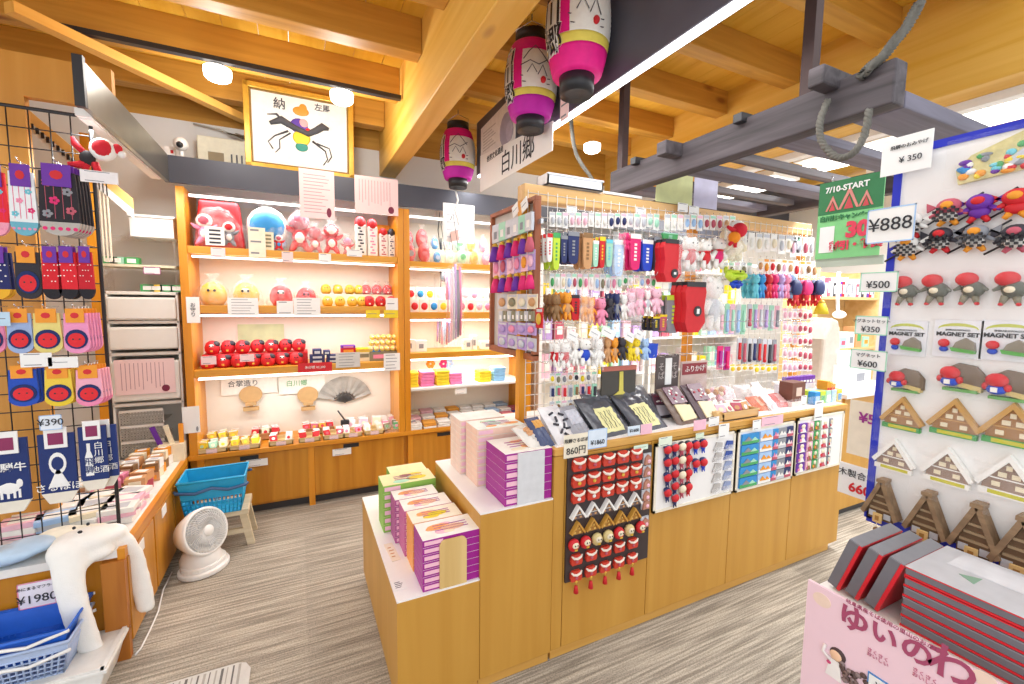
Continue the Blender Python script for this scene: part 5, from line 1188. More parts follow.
for i in range(7):
    z = (.79, .735, .68, .625, .585, .0, .50)[i]
    if z == 0: continue
    b = MB(); b.box(-.022, .022, -.006, 0, 0, .05, C['silver']); b.prism([(-.02, .002), (.018, .002), (.02, .03), (0, .046), (-.016, .03)], -.014, -.006, mat('#b8806a')); b.ball((.004, -.014, .016), (.009, .005, .009), C['ltpink'], 8, 5)
    tag(b.build('wrapped_magnet', loc=(1.375, YB, z)), 'brownish wrapped magnet, %s down the right edge of the dark board' % ORD[min(i, 5)], 'magnet', 'wrapped magnets at the right edge of the dark board')
# second board
def sdoll(h, body, head, hat):
    b = MB(); b.ball((0, -.013, h*.66), (h*.3, .014, h*.28), head, 10, 7); b.ball((0, -.009, h*.36), (h*.15, .01, h*.2), body, 10, 7); b.ball((0, -.006, h*.82), (h*.28, .014, h*.17), hat, 8, 6)
    for s in (-1, 1): b.tube([(s*h*.1, -.01, h*.45), (s*h*.26, -.012, h*.5)], [h*.06, h*.03], head, 5).tube([(s*h*.07, -.01, h*.2), (s*h*.12, -.012, 0)], [h*.07, h*.03], body, 5)
    return b
px_ = [(665.6, (451.4, 464, 479, 494), 'red', 'navy', 'navy'), (673, (449, 462, 475, 487, 499), 'red', 'navy', 'grey'), (680, (448, 461, 476, 490), 'cream', 'rose', 'black'), (686.4, (447, 460, 474, 488), 'red', 'red', 'black'), (694, (446.5, 465), 'red', 'royal', 'navy'), (701.5, (445, 463.5), 'red', 'royal', 'navy')]
for j, (px, pys, hd, bd, ht) in enumerate(px_):
    f0 = None
    for i, py in enumerate(pys):
        p = at(px, py, y=YB); lb = '%s-headed little doll magnet, %s down in column %s of the white board' % (hd, ORD[i], ('one', 'two', 'three', 'four', 'five', 'six')[j])
        if i == 0: f0 = sdoll(.07, C[bd], C[hd], C[ht]).build('doll_magnet', loc=(p.x, YB - .001, p.z - .035)); tag(f0, lb, 'magnet', 'doll magnets on the white board')
        else: dup(f0, (p.x, YB - .001, p.z - .035), lb)
for j, (x, c) in enumerate(((1.825, 'grey'), (1.90, 'navy'))):
    for i in range(5):
        z = .785 - i*.052; t = thing('clear_card_pocket', '%s pocket with %s card, %s from the top of the white board' % (('left', 'right')[j], 'grey' if j == 0 else 'blue', ORD[i]), 'pocket', (x, YB, z), 0, 'clear pockets on the white board')
        MB().prism([(-.03, .004), (.03, .002), (.032, .04), (-.01, .046)], -.006, -.002, mat('#b9b4b0' if j == 0 else ('#2f4fa0' if i < 2 else '#8f9cc0'), .4, amt=.3)).build('card', t)
        MB().box(-.034, .034, -.012, -.0105, 0, .026, clear('#ffffff', .2)).box(-.034, .034, -.012, 0, -.002, 0, ACRYL).build('pocket', t)
# third board: picture magnets (5 rows)
def picmag(w, h, sky, mid, low, spots):
    b = MB().box(-w/2, w/2, -.008, 0, 0, h, sky); b.prism([(-w/2, 0), (w/2, 0), (w/2, h*.3), (w*.1, h*.42), (-w/2, h*.34)], -.0095, -.008, low)
    b.prism([(-w*.4, h*.3), (-w*.15, h*.75), (w*.1, h*.3)], -.011, -.0095, mid); b.prism([(0, h*.28), (w*.22, h*.62), (w*.42, h*.28)], -.011, -.0095, spots); return b
spec3 = [(2.06, .13, 'blue', 'grey', 'green', 'mint', 'blue and green landscape'), (2.185, .10, 'ltblue', 'orange', 'white', 'orange', 'orange autumn house'), (2.262, .045, 'blue', 'pink', 'rose', 'ltpink', 'pink cherry blossom'), (2.315, .07, 'grey', 'white', 'silver', 'white', 'grey and white snow'), (2.38, .055, 'navy', 'white', 'rose', 'ltpink', 'navy night')]
for j, (x, w, sky, mid, low, sp_, lbn) in enumerate(spec3):
    f0 = None
    for i in range(5):
        z = .795 - i*.057; lb = '%s picture magnet, %s from the top of the landscape board' % (lbn, ORD[i])
        if i == 0: f0 = picmag(w, .052, C[sky], C[mid], C[low], C[sp_]).build('picture_magnet', loc=(x, YB - .001, z)); tag(f0, lb, 'magnet', lbn + ' magnets')
        else: dup(f0, (x, YB - .001, z), lb)
spec4 = [(2.495, .075, 'purple', 'white', 'ltpink', 'pink', 'purple and pink'), (2.568, .05, 'ltpink', 'brown', 'white', 'rose', 'brown and pale pink'), (2.625, .05, 'green', 'brown', 'black', 'orange', 'green and brown'), (2.70, .07, 'white', 'rose', 'ltpink', 'red', 'white and red'), (2.76, .03, 'grey', 'white', 'black', 'red', 'narrow grey and red')]
for j, (x, w, sky, mid, low, sp_, lbn) in enumerate(spec4):
    f0 = None
    for i in range(5):
        z = .80 - i*.056; lb = '%s girl magnet, %s from the top of the farthest board' % (lbn, ORD[i])
        if i == 0:
            b = MB().box(-w/2, w/2, -.008, 0, 0, .05, C[sky]); b.ball((0, -.009, .034), (w*.25, .004, .012), C['cream'], 10, 6); b.prism([(-w*.35, 0), (w*.35, 0), (w*.12, .026), (-w*.12, .026)], -.011, -.008, C[mid]); b.disc((-w*.25, .014), w*.12, .008, -.012, -.008, C[sp_], 8)
            f0 = b.build('girl_magnet', loc=(x, YB - .001, z)); tag(f0, lb, 'magnet', lbn + ' girl magnets')
        else: dup(f0, (x, YB - .001, z), lb)
# tags on the boards
def ytag(px0, px1, py0, py1, lb, m=WHITE, bars=2, texts=(), y=None, nm='price_card', border=None):
    y = y or YB - .012; x, z0, w_, h_ = yrect(px0, px1, py0, py1, y)
    return card(nm, w_, h_, (x, y, z0), lb, 'price tag', m, bars=0 if texts else bars, border=border, texts=[(q[0], q[1]*h_, INK, 0, q[2]*h_) for q in texts])
ytag(564, 588, 434, 457, 'cream card reading 860 yen at the left end of the island top', CREAM, texts=[('860円', .4, .28), ('飛騨さるぼぼ', .2, .72)], y=YF - .006)
ytag(588, 607, 429, 448, 'pale blue card reading 1860 yen beside the cream card', mat('#dce8f6'), texts=[('¥1860', .34, .3)], y=YF - .006, border=C['ltblue'])
ytag(628, 640, 426, 435, 'small pale blue card reading 1600 yen under the dark garment bag', mat('#dce8f6'), texts=[('¥1600', .5, .5)], y=YF - .006)
ytag(641, 652, 424, 434, 'small pink oval-like tag beside the 1600 yen card', C['ltpink'], 0, y=YF - .006)
ytag(694, 706, 420, 430, 'pink tag in front of the first snack bag', C['ltpink'], 0, y=YF - .006)
ytag(709, 719, 417, 426, 'white tag in front of the second snack bag', y=YF - .006)
ytag(659, 672, 437, 446, 'pale green tag at the top left of the white board', mat('#e2ecd8'))
ytag(696, 704, 433, 439, 'pale green tag at the top middle of the white board', mat('#d8e8d0'))
ytag(719, 729, 424, 438, 'white tag at the top right of the white board')
ytag(634, 648, 445, 450, 'pale green tag at the top of the dark board', mat('#d8ecd8'), 1)
ytag(753, 761, 420, 430, 'white tag on the landscape board')
ytag(762, 783, 416, 425, 'pink patterned tag on the landscape board', C['ltpink'])
ytag(815, 823, 401, 420, 'tall white tag on the farthest board')
# ---------------------------------------------------------------- wire grid on the island and what hangs from it
GZ = 1.75; TOPW = wood('#d8a860', '#e8c088', 'x', .45, .8); WIRE = mat('#efece6', .4)
t = thing('island_wire_grid', 'long white wire grid with a wooden top beam standing on the island counter', 'rack', (1.94, GZ, H3))
MB().box(-1.035, 1.03, .005, .075, 1.03, 1.10, TOPW).build('top_beam', t, bevel=.004)
for x in (-1.02, .02, 1.0): MB().box(x - .02, x + .02, .02, .06, 0, 1.03, ORWZ).build('post', t)
b = MB(); w0, w1 = -1.02, 1.02
for i in range(42): b.tube([(w0 + i*.05, 0, .0), (w0 + i*.05, 0, 1.07)], .0018, WIRE, 4)
for i in range(22): b.tube([(w0, .003, .01 + i*.05), (w1, .003, .01 + i*.05)], .0018, WIRE, 4)
b.build('wire_mesh', t); grid = t
MB().box(-.75, .95, -.05, -.035, .80, .812, emit('#fffef4', 1.6)).build('light_strip', t)
for i in range(26):
    for z in (.70, .47, .30)[: (3 if i < 14 else 2)]:
        MB().tube([(-.98 + i*.075, 0, z + .02), (-.98 + i*.075, -.12, z + .02), (-.98 + i*.075, -.13, z + .035)], .0018, CHROME, 4).build('hook', t)
def hang(kind, px0, px1, py0, py1, col, lb, row, y=1.66, acc='white', n=1, nm=None, cat=None, dy=.03):
    x, z0, w, h = yrect(px0, px1, py0, py1, y); b = MB(); m = C[col]; a = C[acc]
    if kind == 'case':
        b.prism([(-w*.16, 0), (w*.2, 0), (w*.4, h*.05), (w*.48, h*.3), (w*.5, h*.9), (w*.3, h*.97), (-w*.3, h*.97), (-w*.5, h*.9), (-w*.44, h*.3), (-w*.36, h*.06)], -.012, 0, m)
        b.box(-w*.5, w*.5, -.0135, -.012, h*.84, h*.97, a)
        for i in range(5): b.box(-w*.12, w*.12, -.0135, -.012, h*(.25 + i*.1), h*(.31 + i*.1), a)
        nm = nm or 'slim_case'; cat = cat or 'case'
    elif kind == 'plush':
        b.ball((0, -.02, h*.78), (w*.36, w*.3, h*.2), m, 12, 8)
        for s in (-1, 1):
            b.ball((s*w*.26, -.018, h*.94), (w*.12, w*.08, h*.07), m, 8, 5); b.ball((s*w*.12, -.02 - w*.27, h*.8), (w*.035, w*.03, w*.035), BLACK, 6, 4)
            b.tube([(s*w*.2, -.02, h*.55), (s*w*.42, -.026, h*.42), (s*w*.46, -.03, h*.32)], [w*.13, w*.12, w*.07], m, 6)
            b.tube([(s*w*.15, -.02, h*.3), (s*w*.2, -.025, h*.12), (s*w*.2, -.03, h*.03)], [w*.17, w*.14, w*.08], m, 6)
        b.ball((0, -.02, h*.42), (w*.3, w*.24, h*.24), a if acc != 'white' else m, 10, 7)
        if acc in ('red', 'hotpink'): b.ball((0, -.024, h*.6), (w*.26, w*.22, h*.05), C['red'], 8, 5)
        nm = nm or 'plush_charm'; cat = cat or 'plush toy'
    elif kind == 'gourd':
        b.prism([(-w*.3, 0), (w*.2, 0), (w*.5, h*.2), (w*.42, h*.5), (w*.5, h*.8), (w*.42, h*.97), (-w*.42, h*.97), (-w*.5, h*.8), (-w*.42, h*.5), (-w*.46, h*.2)], -.03, 0, m)
        b.box(-w*.44, w*.44, -.033, .002, h*.9, h, BLACK); b.disc((w*.1, h*.42 if acc == 'black' else h*.2), w*.18, w*.18, -.034, -.03, BLACK, 16); b.box(w*.04, w*.16, -.0355, -.034, h*.37 if acc == 'black' else h*.17, h*.47 if acc == 'black' else h*.23, WHITE)
        nm = nm or 'red_pouch'; cat = cat or 'pouch'
    elif kind == 'card':
        b.box(-w*.46, w*.46, -.003, 0, 0, h, C['white']); b.ball((0, -.007, h*.42), (w*.3, .01, h*.28), m, 8, 6); b.box(-w*.4, w*.4, -.0036, -.003, h*.78, h*.95, a)
        nm = nm or 'charm_card'; cat = cat or 'charm'
    elif kind == 'stick':
        b.box(-w*.4, w*.4, -.006, 0, 0, h, a); b.box(-w*.18, w*.18, -.014, -.006, h*.08, h*.8, m); b.ball((0, -.012, h*.14), (w*.26, .01, h*.08), m, 8, 5)
        nm = nm or 'carded_pen'; cat = cat or 'pen'
    elif kind == 'doll':
        for i in range(1): pass
        b = sdoll(h, a, m, m); nm = nm or 'doll_charm'; cat = cat or 'doll'
    elif kind == 'tassel':
        b.tube([(0, -.01, h), (0, -.01, h*.8)], .002, C['gold'], 4).ball((0, -.01, h*.76), w*.2, C['gold'], 8, 5).tube([(0, -.01, h*.72), (0, -.01, h*.4), (0, -.01, 0)], [w*.2, w*.34, w*.46], m, 9)
        nm = nm or 'tassel_charm'; cat = cat or 'charm'
    b.tube([(0, -.004, h*.96), (0, -.002, h + .012)], .0015, CHROME, 4)
    f0 = None
    for k in range(n):
        l = lb + ', ' + (('front one of its hook' if n > 1 else '').strip() if k == 0 else ORD[k] + ' on its hook'); l = l.rstrip(', ') + ', ' + row
        loc = (x - k*.004, y + k*dy, z0)
        if k == 0: f0 = b.build(nm, loc=loc); tag(f0, l, cat, lb + 's' if n > 1 else None)
        else: dup(f0, loc, l)
r2 = 'upper row of island grid'; r4 = 'middle row of island grid'; r5 = 'lower row of island grid'
for a in [('case', 545.8, 551, 233, 262, 'white', 'white and red slim case', 'red', 3), ('case', 551.6, 558.5, 232, 270, 'lime', 'lime green slim case', 'green', 3), ('case', 559.5, 566, 235, 263, 'navy', 'small navy slim case', 'grey', 2), ('case', 566.5, 577.5, 231, 264, 'navy', 'wide navy printed case', 'grey', 3),
          ('case', 581.5, 591, 232, 269, 'tan', 'tan slim case', 'brown', 3), ('case', 591.5, 597, 240, 267, 'mint', 'pale mint slim case', 'white', 2), ('case', 598, 603.5, 236, 268, 'red', 'red striped slim case', 'yellow', 3), ('case', 604.5, 611, 239, 267, 'mint', 'pale aqua slim case', 'aqua', 3), ('case', 612.5, 622, 239, 276, 'ltblue', 'pale blue long case', 'white', 3),
          ('plush', 620, 627, 233, 251, 'hotpink', 'small hot pink plush', 'white', 2), ('case', 628.5, 639, 233, 270, 'hotpink', 'hot pink curved case', 'white', 3), ('case', 640.5, 651, 239, 271, 'royal', 'bright blue case', 'white', 3), ('case', 652, 657.5, 236, 271, 'black', 'black slim case', 'grey', 3), ('gourd', 659, 677.5, 240, 282, 'red', 'big red pouch with black round badge', 'white', 2),
          ('plush', 678, 695, 237, 272, 'white', 'white plush with red scarf', 'red', 3), ('plush', 696, 709, 240, 271, 'white', 'second white plush with red scarf', 'red', 3), ('plush', 708, 722, 238, 270, 'white', 'third white plush with pink scarf', 'hotpink', 3), ('plush', 721, 741, 228, 262, 'cream', 'cream white plush', 'white', 2), ('case', 661, 676, 233, 241, 'green', 'green header card of the red pouch', 'mint', 1)]:
    hang(a[0], a[1], a[2], a[3], a[4], a[5], a[6], r2, 1.62 if a[0] == 'gourd' else 1.66, a[7], a[8])
for a in [('plush', 548, 559, 294, 322, 'brown', 'olive brown plush', 'white', 3), ('plush', 559.5, 570, 292, 321, 'orange', 'rust orange plush', 'tan', 3), ('case', 570, 578.5, 294, 320, 'red', 'red pouch with black top', 'black', 3), ('plush', 577, 586, 296, 322, 'orange', 'orange bear plush', 'white', 3), ('plush', 584, 593, 297, 323, 'orange', 'second orange bear plush', 'white', 2), ('plush', 593, 604, 298, 326, 'pink', 'pink bear plush', 'white', 3),
          ('plush', 603.5, 611, 298, 321, 'black', 'black bear plush', 'white', 3), ('plush', 610.5, 617.5, 293, 321, 'navy', 'dark navy doll plush', 'grey', 3), ('plush', 617, 625, 294, 320, 'white', 'white bear plush', 'white', 3), ('plush', 624, 633, 292, 317, 'ltpink', 'light pink bear plush', 'white', 3), ('plush', 632, 642, 288, 316, 'pink', 'second light pink bear plush', 'ltpink', 3), ('plush', 641, 648, 290, 314, 'white', 'small white bear plush', 'silver', 2), ('plush', 647.5, 659, 288, 314, 'ltpink', 'third light pink bear plush', 'white', 3),
          ('case', 651, 658, 316, 331, 'black', 'short dark case with yellow end', 'yellow', 3), ('case', 658, 665, 314, 331, 'rose', 'short wine red case', 'yellow', 2), ('case', 664.5, 679, 294, 333, 'grey', 'grey lettered case with yellow top', 'lime', 3), ('gourd', 680, 701, 282, 332, 'red', 'large red double-lobed pouch with black badge', 'black', 3), ('plush', 701, 719, 277, 332, 'white', 'large white plush in a clear bag', 'silver', 2)]:
    hang(a[0], a[1], a[2], a[3], a[4], a[5], a[6], r4, 1.60 if a[0] == 'gourd' else 1.65, a[7], a[8])
for a in [('plush', 550, 558, 343, 367, 'white', 'white bear with red hood', 'red', 2), ('plush', 557, 569, 342, 368, 'white', 'white bear with a red ribbon', 'red', 3), ('plush', 568, 577, 338, 366, 'white', 'plain white bear', 'white', 2), ('plush', 575, 590, 338, 366, 'white', 'white-headed bear in a blue coat', 'royal', 3), ('plush', 590.5, 601, 338, 367, 'white', 'tall white bear', 'white', 3), ('plush', 601, 609, 337, 363, 'tan', 'tan bear', 'white', 3), ('plush', 607.5, 616, 337, 363, 'orange', 'caramel bear', 'tan', 3),
          ('plush', 614.5, 624, 337, 360, 'black', 'black bear in the lower row', 'white', 3), ('plush', 624, 631, 338, 361, 'yellow', 'yellow bear', 'white', 3), ('plush', 629, 638, 337, 361, 'yellow', 'pale yellow bear', 'cream', 2), ('plush', 638.5, 646.5, 338, 360, 'ltblue', 'pale blue bear', 'white', 3), ('case', 646.5, 656, 343, 358, 'royal', 'short bright blue pouch', 'royal', 2)]:
    hang(a[0], a[1], a[2], a[3], a[4], a[5], a[6], r5, 1.64, a[7], a[8])
# white header tags over the lower bears
for i, (x0, x1, y0) in enumerate(((566, 576, 331), (588, 599, 329), (600, 614, 328), (624, 633, 332), (634, 642, 330))):
    x, z0, w_, h_ = yrect(x0, x1, y0, y0 + 9, 1.60); card('header_tag', w_, h_, (x, 1.60, z0), 'white tilted paper tag, %s over the lower row of bears' % nth(i), 'tag', m=WHITE, bars=1, group='paper tags over the lower bears').rotation_euler[1] = R(25)
rr = random.Random(11)
pal = ['green', 'silver', 'cream', 'white', 'mint', 'rose', 'khaki', 'white', 'pink', 'tan', 'ltblue', 'silver']
def cardrow(px0, px1, pya, pyb, h, step, cols, name, y=1.69, kind='card', nm=None, cat=None, n=1, accs=('silver', 'mint', 'ltpink')):
    k = 0; px = px0
    tot = int((px1 - px0)/step)
    while px + step*.9 <= px1 + .1:
        u = (px - px0)/max(1, px1 - px0); py = pya + (pyb - pya)*u
        hang(kind, px, px + step*.92, py, py + h + rr.uniform(-1.5, 1.5), cols[(k*7 + k//3) % len(cols)], '%s small item %s of %s' % (cols[(k*7 + k//3) % len(cols)], ORD[min(k, 19)], name), 'on the island grid', y, accs[k % len(accs)], n, nm, cat); px += step; k += 1
cardrow(549, 664, 212, 214, 15, 6.5, ['silver', 'ltpink', 'white', 'navy', 'silver', 'mint', 'rose'], 'the topmost hooks, left')
cardrow(664, 735, 214, 216, 16, 6.5, ['white', 'ltblue', 'rose', 'tan', 'pink', 'silver', 'orange'], 'the topmost hooks, right')
cardrow(549, 622, 273, 274, 16, 5.6, pal, 'the beads row, left')
cardrow(622, 660, 275, 276, 11, 5.6, pal, 'the beads row, right')
cardrow(549, 600, 373, 371, 10, 6, ['yellow', 'khaki', 'grey', 'white', 'tan', 'black'], 'the bottom hooks, upper')
cardrow(549, 600, 386, 383, 11, 6, ['navy', 'rose', 'red', 'black', 'grey', 'brown'], 'the bottom hooks, middle', kind='stick')
cardrow(549, 585, 401, 398, 12, 6, ['red', 'green', 'brown', 'tan', 'white'], 'the bottom hooks, lowest')
cardrow(722, 757, 262, 262, 15, 6, ['lime', 'cream', 'khaki', 'mint', 'white'], 'the cream group right of the plush')
cardrow(757, 817, 258, 262, 15, 6, ['tan', 'orange', 'red', 'cream', 'brown', 'ltpink'], 'the wooden charm group', accs=('cream', 'orange', 'tan'))
cardrow(740, 800, 232, 236, 18, 7.5, ['white', 'silver', 'white', 'ltblue', 'cream'], 'the pale group under the beam', accs=('silver', 'white', 'silver'))
cardrow(790, 815, 236, 238, 20, 6, ['ltpink', 'silver', 'rose'], 'the white cards at the far end')
for i, (px, c) in enumerate(((748, 'aqua'), (754, 'blue'), (761, 'red'), (767, 'hotpink'), (773, 'lilac'), (779, 'pink'), (785, 'ltblue'))):
    hang('plush', px, px + 8, 274, 299, c, c.replace('lt', 'light ').replace('hotpink', 'hot pink') + ' little plush', 'in the colourful far row of the island grid', 1.65, 'white', 3)
for i, (px, c) in enumerate(((788, 'navy'), (799, 'hotpink'), (811, 'navy'))):
    hang('doll', px, px + 13, 279, 306, c, '%s-headed doll with red body, %s of the three' % (c.replace('hotpink', 'hot pink'), nth(i)), 'at the far end of the island grid', 1.62, 'red', 2)
hang('tassel', 815, 824, 299, 314, 'yellow', 'bright yellow tassel', 'at the far end of the island grid', 1.6)
hang('plush', 722, 742, 270, 281, 'lime', 'lime green flat plush', 'above the dark blue ball', 1.6, 'lime', 1)
hang('plush', 726, 738, 280, 288, 'royal', 'dark blue round plush', 'below the lime plush', 1.6, 'royal', 1)
cardrow(718, 746, 303, 305, 30, 5.5, ['ltpink', 'pink', 'ltblue', 'purple', 'mint'], 'the pastel stick packs', kind='stick')
cardrow(746, 780, 304, 306, 24, 5.5, ['rose', 'grey', 'lilac', 'black', 'silver'], 'the dark stick packs', kind='stick')
cardrow(736, 780, 338, 340, 24, 5, ['red', 'rose', 'black', 'rose', 'navy', 'red'], 'the carded pens', kind='stick', accs=('silver', 'grey', 'silver'))
cardrow(716, 730, 346, 347, 22, 7, ['magenta', 'hotpink'], 'the magenta packs', kind='stick', accs=('hotpink', 'magenta'))
cardrow(729, 780, 364, 364, 8, 6, ['yellow', 'gold', 'yellow'], 'the yellow band', accs=('yellow', 'gold'))
for r_ in range(5): cardrow(782, 812, 308 + r_*13, 310 + r_*13, 11, 5, ['ltpink', 'rose', 'tan', 'white', 'orange', 'red', 'mint'], 'far card row %s' % ('one', 'two', 'three', 'four', 'five')[r_], accs=('ltpink', 'cream', 'silver'))
# orange and red bird plush at the top
p = at(738, 234, y=1.58); t = thing('bird_plush', 'red round-headed orange plush bird hooked on the top of the island grid', 'plush toy', tuple(p))
MB().ball((.01, 0, .02), (.042, .035, .038), FRED).build('head', t); b = MB(); b.ball((-.03, 0, -.02), (.035, .03, .03), fab('#f08c1c')); b.tube([(-.03, 0, .015), (-.08, 0, .03)], [.014, .008], FRED).tube([(-.04, 0, -.04), (-.06, 0, -.06)], [.012, .008], FRED).tube([(-.02, 0, -.045), (-.015, 0, -.07)], [.012, .008], FRED); b.build('body', t)
MB().ball((.03, .03, .045), (.05, .03, .03), SC_W).build('hat', t); MB().tube([(0, .17, .04), (0, .02, .04)], .002, CHROME, 4).build('hook', t)
# small price strips on the beam and white box on top
for i, (px, py) in enumerate(((641, 208), (683, 203), (694, 206), (572, 206))):
    x, z0, w_, h_ = yrect(px - 5, px + 5, py, py + 9, 1.735); card('price_card', w_, h_, (x, 1.735, z0), 'small white price strip, %s on the top edge of the island grid' % ORD[i], 'price tag', bars=2, group='price strips on the island grid beam')
t = thing('storage_tray', 'clear white plastic tray lying on the left end of the grid beam', 'tray', (at(563, 183, y=1.79).x + .04, 1.79, 2.021)); tray_mb(MB(), .30, .1, .05, mat('#e9ecf2', .3)).build('tray', t)
tag(MB().box(-.12, .12, -.03, .03, 0, .012, WHITE).build('paper_roll', loc=(1.45, 1.79, 2.021)), 'white flat strip lying on the grid beam right of the clear tray', 'strip')
# brown framed side rack
RX = .93; ya, yb, za, zb = 1.70, 2.15, 1.262, 1.93; BR = wood('#8e4e30', '#a8623e', 'z', .4, 1)
t = thing('brown_framed_rack', 'brown-framed swinging rack full of small charms at the left end of the grid', 'rack', (RX, (ya+yb)/2, za)); h = zb - za; w = yb - ya
MB().box(-.012, .018, -w/2 - .02, -w/2, 0, h, BR).box(-.012, .018, w/2, w/2 + .02, 0, h, BR).box(-.012, .018, -w/2 - .02, w/2 + .02, -.02, .01, BR).box(-.012, .018, -w/2 - .02, w/2 + .02, h, h + .02, BR).build('frame', t, bevel=.002)
b = MB().box(.01, .014, -w/2, w/2, 0, h, mat('#cfc6bc', .6))
b.build('back_panel', t)
for k in range(2): MB().box(0, .012, -w/2 - .05, -w/2 - .02, h*(.15 + .7*k), h*(.18 + .7*k), CHROME).build('hinge', t)
def xhang(kind, px, py0, py1, wpx, col, acc, lb, x=RX - .03, nm='charm_card', cat='charm', grp=None):
    a = at(px, py0, x=x); c = at(px, py1, x=x); l = at(px - wpx/2, py0, x=x); r = at(px + wpx/2, py0, x=x); w = l.y - r.y; h = a.z - c.z; b = MB(); m = C[col]; q = C[acc]
    if kind == 'card': b.box(-w/2, w/2, -.003, 0, 0, h, q); b.ball((0, -.006, h*.45), (w*.34, .008, h*.3), m, 8, 6); b.box(-w*.4, w*.4, -.0036, -.003, h*.8, h*.95, C['silver'])
    elif kind == 'packet': b.prism([(-w*.45, 0), (w*.45, 0), (w*.5, h*.5), (w*.45, h), (-w*.45, h), (-w*.5, h*.5)], -.014, 0, m); b.box(-w*.2, w*.2, -.015, -.014, h*.2, h*.6, q)
    elif kind == 'tassel': b.ball((0, -.01, h*.8), (w*.22, w*.2, h*.12), C['gold'], 8, 5); b.tube([(0, -.01, h*.74), (0, -.01, h*.4), (0, -.01, 0)], [w*.2, w*.34, w*.42], m, 8); b.tube([(0, 0, h), (0, -.01, h*.85)], .002, q, 4)
    return tag(b.build(nm, loc=(x, a.y, c.z), rz=R(-90)), lb, cat, grp)
def xrow(n, xa, xb, ya_, yb_, hh, kind, cols, accs, what, row, nm, cat, wf=.9):
    st = (xb - xa)/max(1, n - 1)
    for i in range(n):
        u = i/max(1, n - 1); xhang(kind, xa + (xb-xa)*u, ya_ + (yb_-ya_)*u, ya_ + (yb_-ya_)*u + hh, st*wf, cols[i % len(cols)], accs[i % len(accs)], '%s, %s in the %s row of the brown-framed rack' % (what, nth(i), row), nm=nm, cat=cat, grp=what + ' in the brown-framed rack, %s row' % row)
xrow(6, 498, 531, 225, 213, 18, 'packet', ['silver', 'mint', 'silver'], ['grey', 'white'], 'pale green-white packet', 'top', 'sachet_packet', 'packet', 1.05)
xrow(6, 497, 532, 242, 232, 20, 'tassel', ['purple', 'hotpink', 'purple', 'hotpink', 'purple', 'rose'], ['gold'], 'bell and tassel charm', 'second', 'tassel_charm', 'charm')
xrow(6, 497, 532, 257, 250, 20, 'card', ['pink', 'rose', 'ltpink', 'pink', 'orange', 'ltpink'], ['ltpink', 'lilac'], 'pink carded charm', 'third', 'charm_card', 'charm', 1.0)
xrow(6, 498, 532, 274, 270, 19, 'tassel', ['hotpink', 'purple', 'hotpink', 'purple', 'hotpink'], ['gold'], 'tassel charm', 'fourth', 'tassel_charm', 'charm')
xrow(4, 503, 533, 294, 294, 15, 'card', ['tan', 'khaki', 'cream'], ['silver', 'cream'], 'beige carded charm', 'fifth', 'charm_card', 'charm', 1.0)
xrow(8, 503, 533, 311, 311, 10, 'packet', ['silver', 'khaki'], ['white'], 'narrow silver packet', 'sixth', 'sachet_packet', 'packet')
xrow(4, 503, 532, 322, 323, 12, 'card', ['lilac', 'pink'], ['lilac'], 'lilac card', 'seventh', 'charm_card', 'charm', .95)
xrow(4, 503, 532, 334, 338, 13, 'card', ['silver', 'lilac'], ['lilac', 'silver'], 'lilac and silver card', 'eighth', 'charm_card', 'charm', .95)
xhang('card', 540, 308, 328, 7, 'gold', 'red', 'red card with gold figure beside the frame of the brown rack')
for i, (px, py) in enumerate(((516, 208), (525, 203))):
    a = at(px, py, x=.90); card('paper_tag', .06, .05, (.90, a.y, a.z - .03), 'white folded tag, %s of the two on top of the brown rack' % ('left', 'right')[i], 'tag', rz=R(-90), bars=1).rotation_euler[1] = R(-20)
# ------------------------------------------------ goods lying on the island top
def lean(nm, px, py, w, h, th, col, lb, cat, yb, tilt=50, rz=0, deco=None, grp=None):
    """pack leaning back: foot on the worktop at depth yb"""
    x = at(px, py, z=H3).x if yb is None else at(px, py, y=yb).x
    t = thing(nm, lb, cat, (x, yb, H3 + .003), R(rz), grp); t.rotation_euler = (-R(90 - tilt), 0, R(rz))
    m = col if not isinstance(col, str) else mat(col, .26, amt=.2, scale=25)
    r = random.Random(int(px*7 + py)); f1, f2, p1 = r.uniform(14, 26), r.uniform(30, 55), r.uniform(0, 6)
    def hf(u, v):
        e = min(1, 5*min(u, 1-u, v, 1-v)); return th*(.25 + .75*e) + min(.006, w*.05)*e*(math.sin(f1*u + 5*v + p1)*.5 + math.sin(f2*v - 9*u + p1)*.35 + math.sin(33*(u + v) + p1)*.25)
    def patch(u0, u1, v0, v1, off, mt, name, par, n=12, back=False):
        vs = []; fs = []
        for j in range(n + 1):
            for i in range(n + 1):
                u = u0 + (u1-u0)*i/n; v = v0 + (v1-v0)*j/n; vs.append(((u - .5)*w, th - hf(u, v) - off, v*h))
        for j in range(n):
            for i in range(n): q = j*(n+1) + i; fs.append((q, q+1, q+n+2, q+n+1))
        b = MB(); b.add(vs, fs, mt, True)
        if back:
            b.box(-w/2, w/2, th - th*.25, th, 0, h, mt)
        return b.build(name, par)
    pk = patch(0, 1, 0, 1, 0, m, 'pack', t, 22, True)
    if deco:
        if hasattr(deco, 'spec'):
            col2, x0, x1, z0, z1, nl, ink = deco.spec
            patch(x0 + .5, x1 + .5, z0, z1, .0022, col2 if not isinstance(col2, str) else mat(col2, .45), 'label', t, 16)
            for i in range(nl):
                uu = x0 + .5 + (x1-x0)*(.15 + .75*i/max(1, nl)); lo = z0 + (z1-z0)*.12; hi = z0 + (z1-z0)*.85
                patch(uu, uu + .015, lo, hi, .0034, ink, 'printed_line', t, 10)
        else: deco(t, w, h)
    return t
FW = clear('#ffffff', .3)
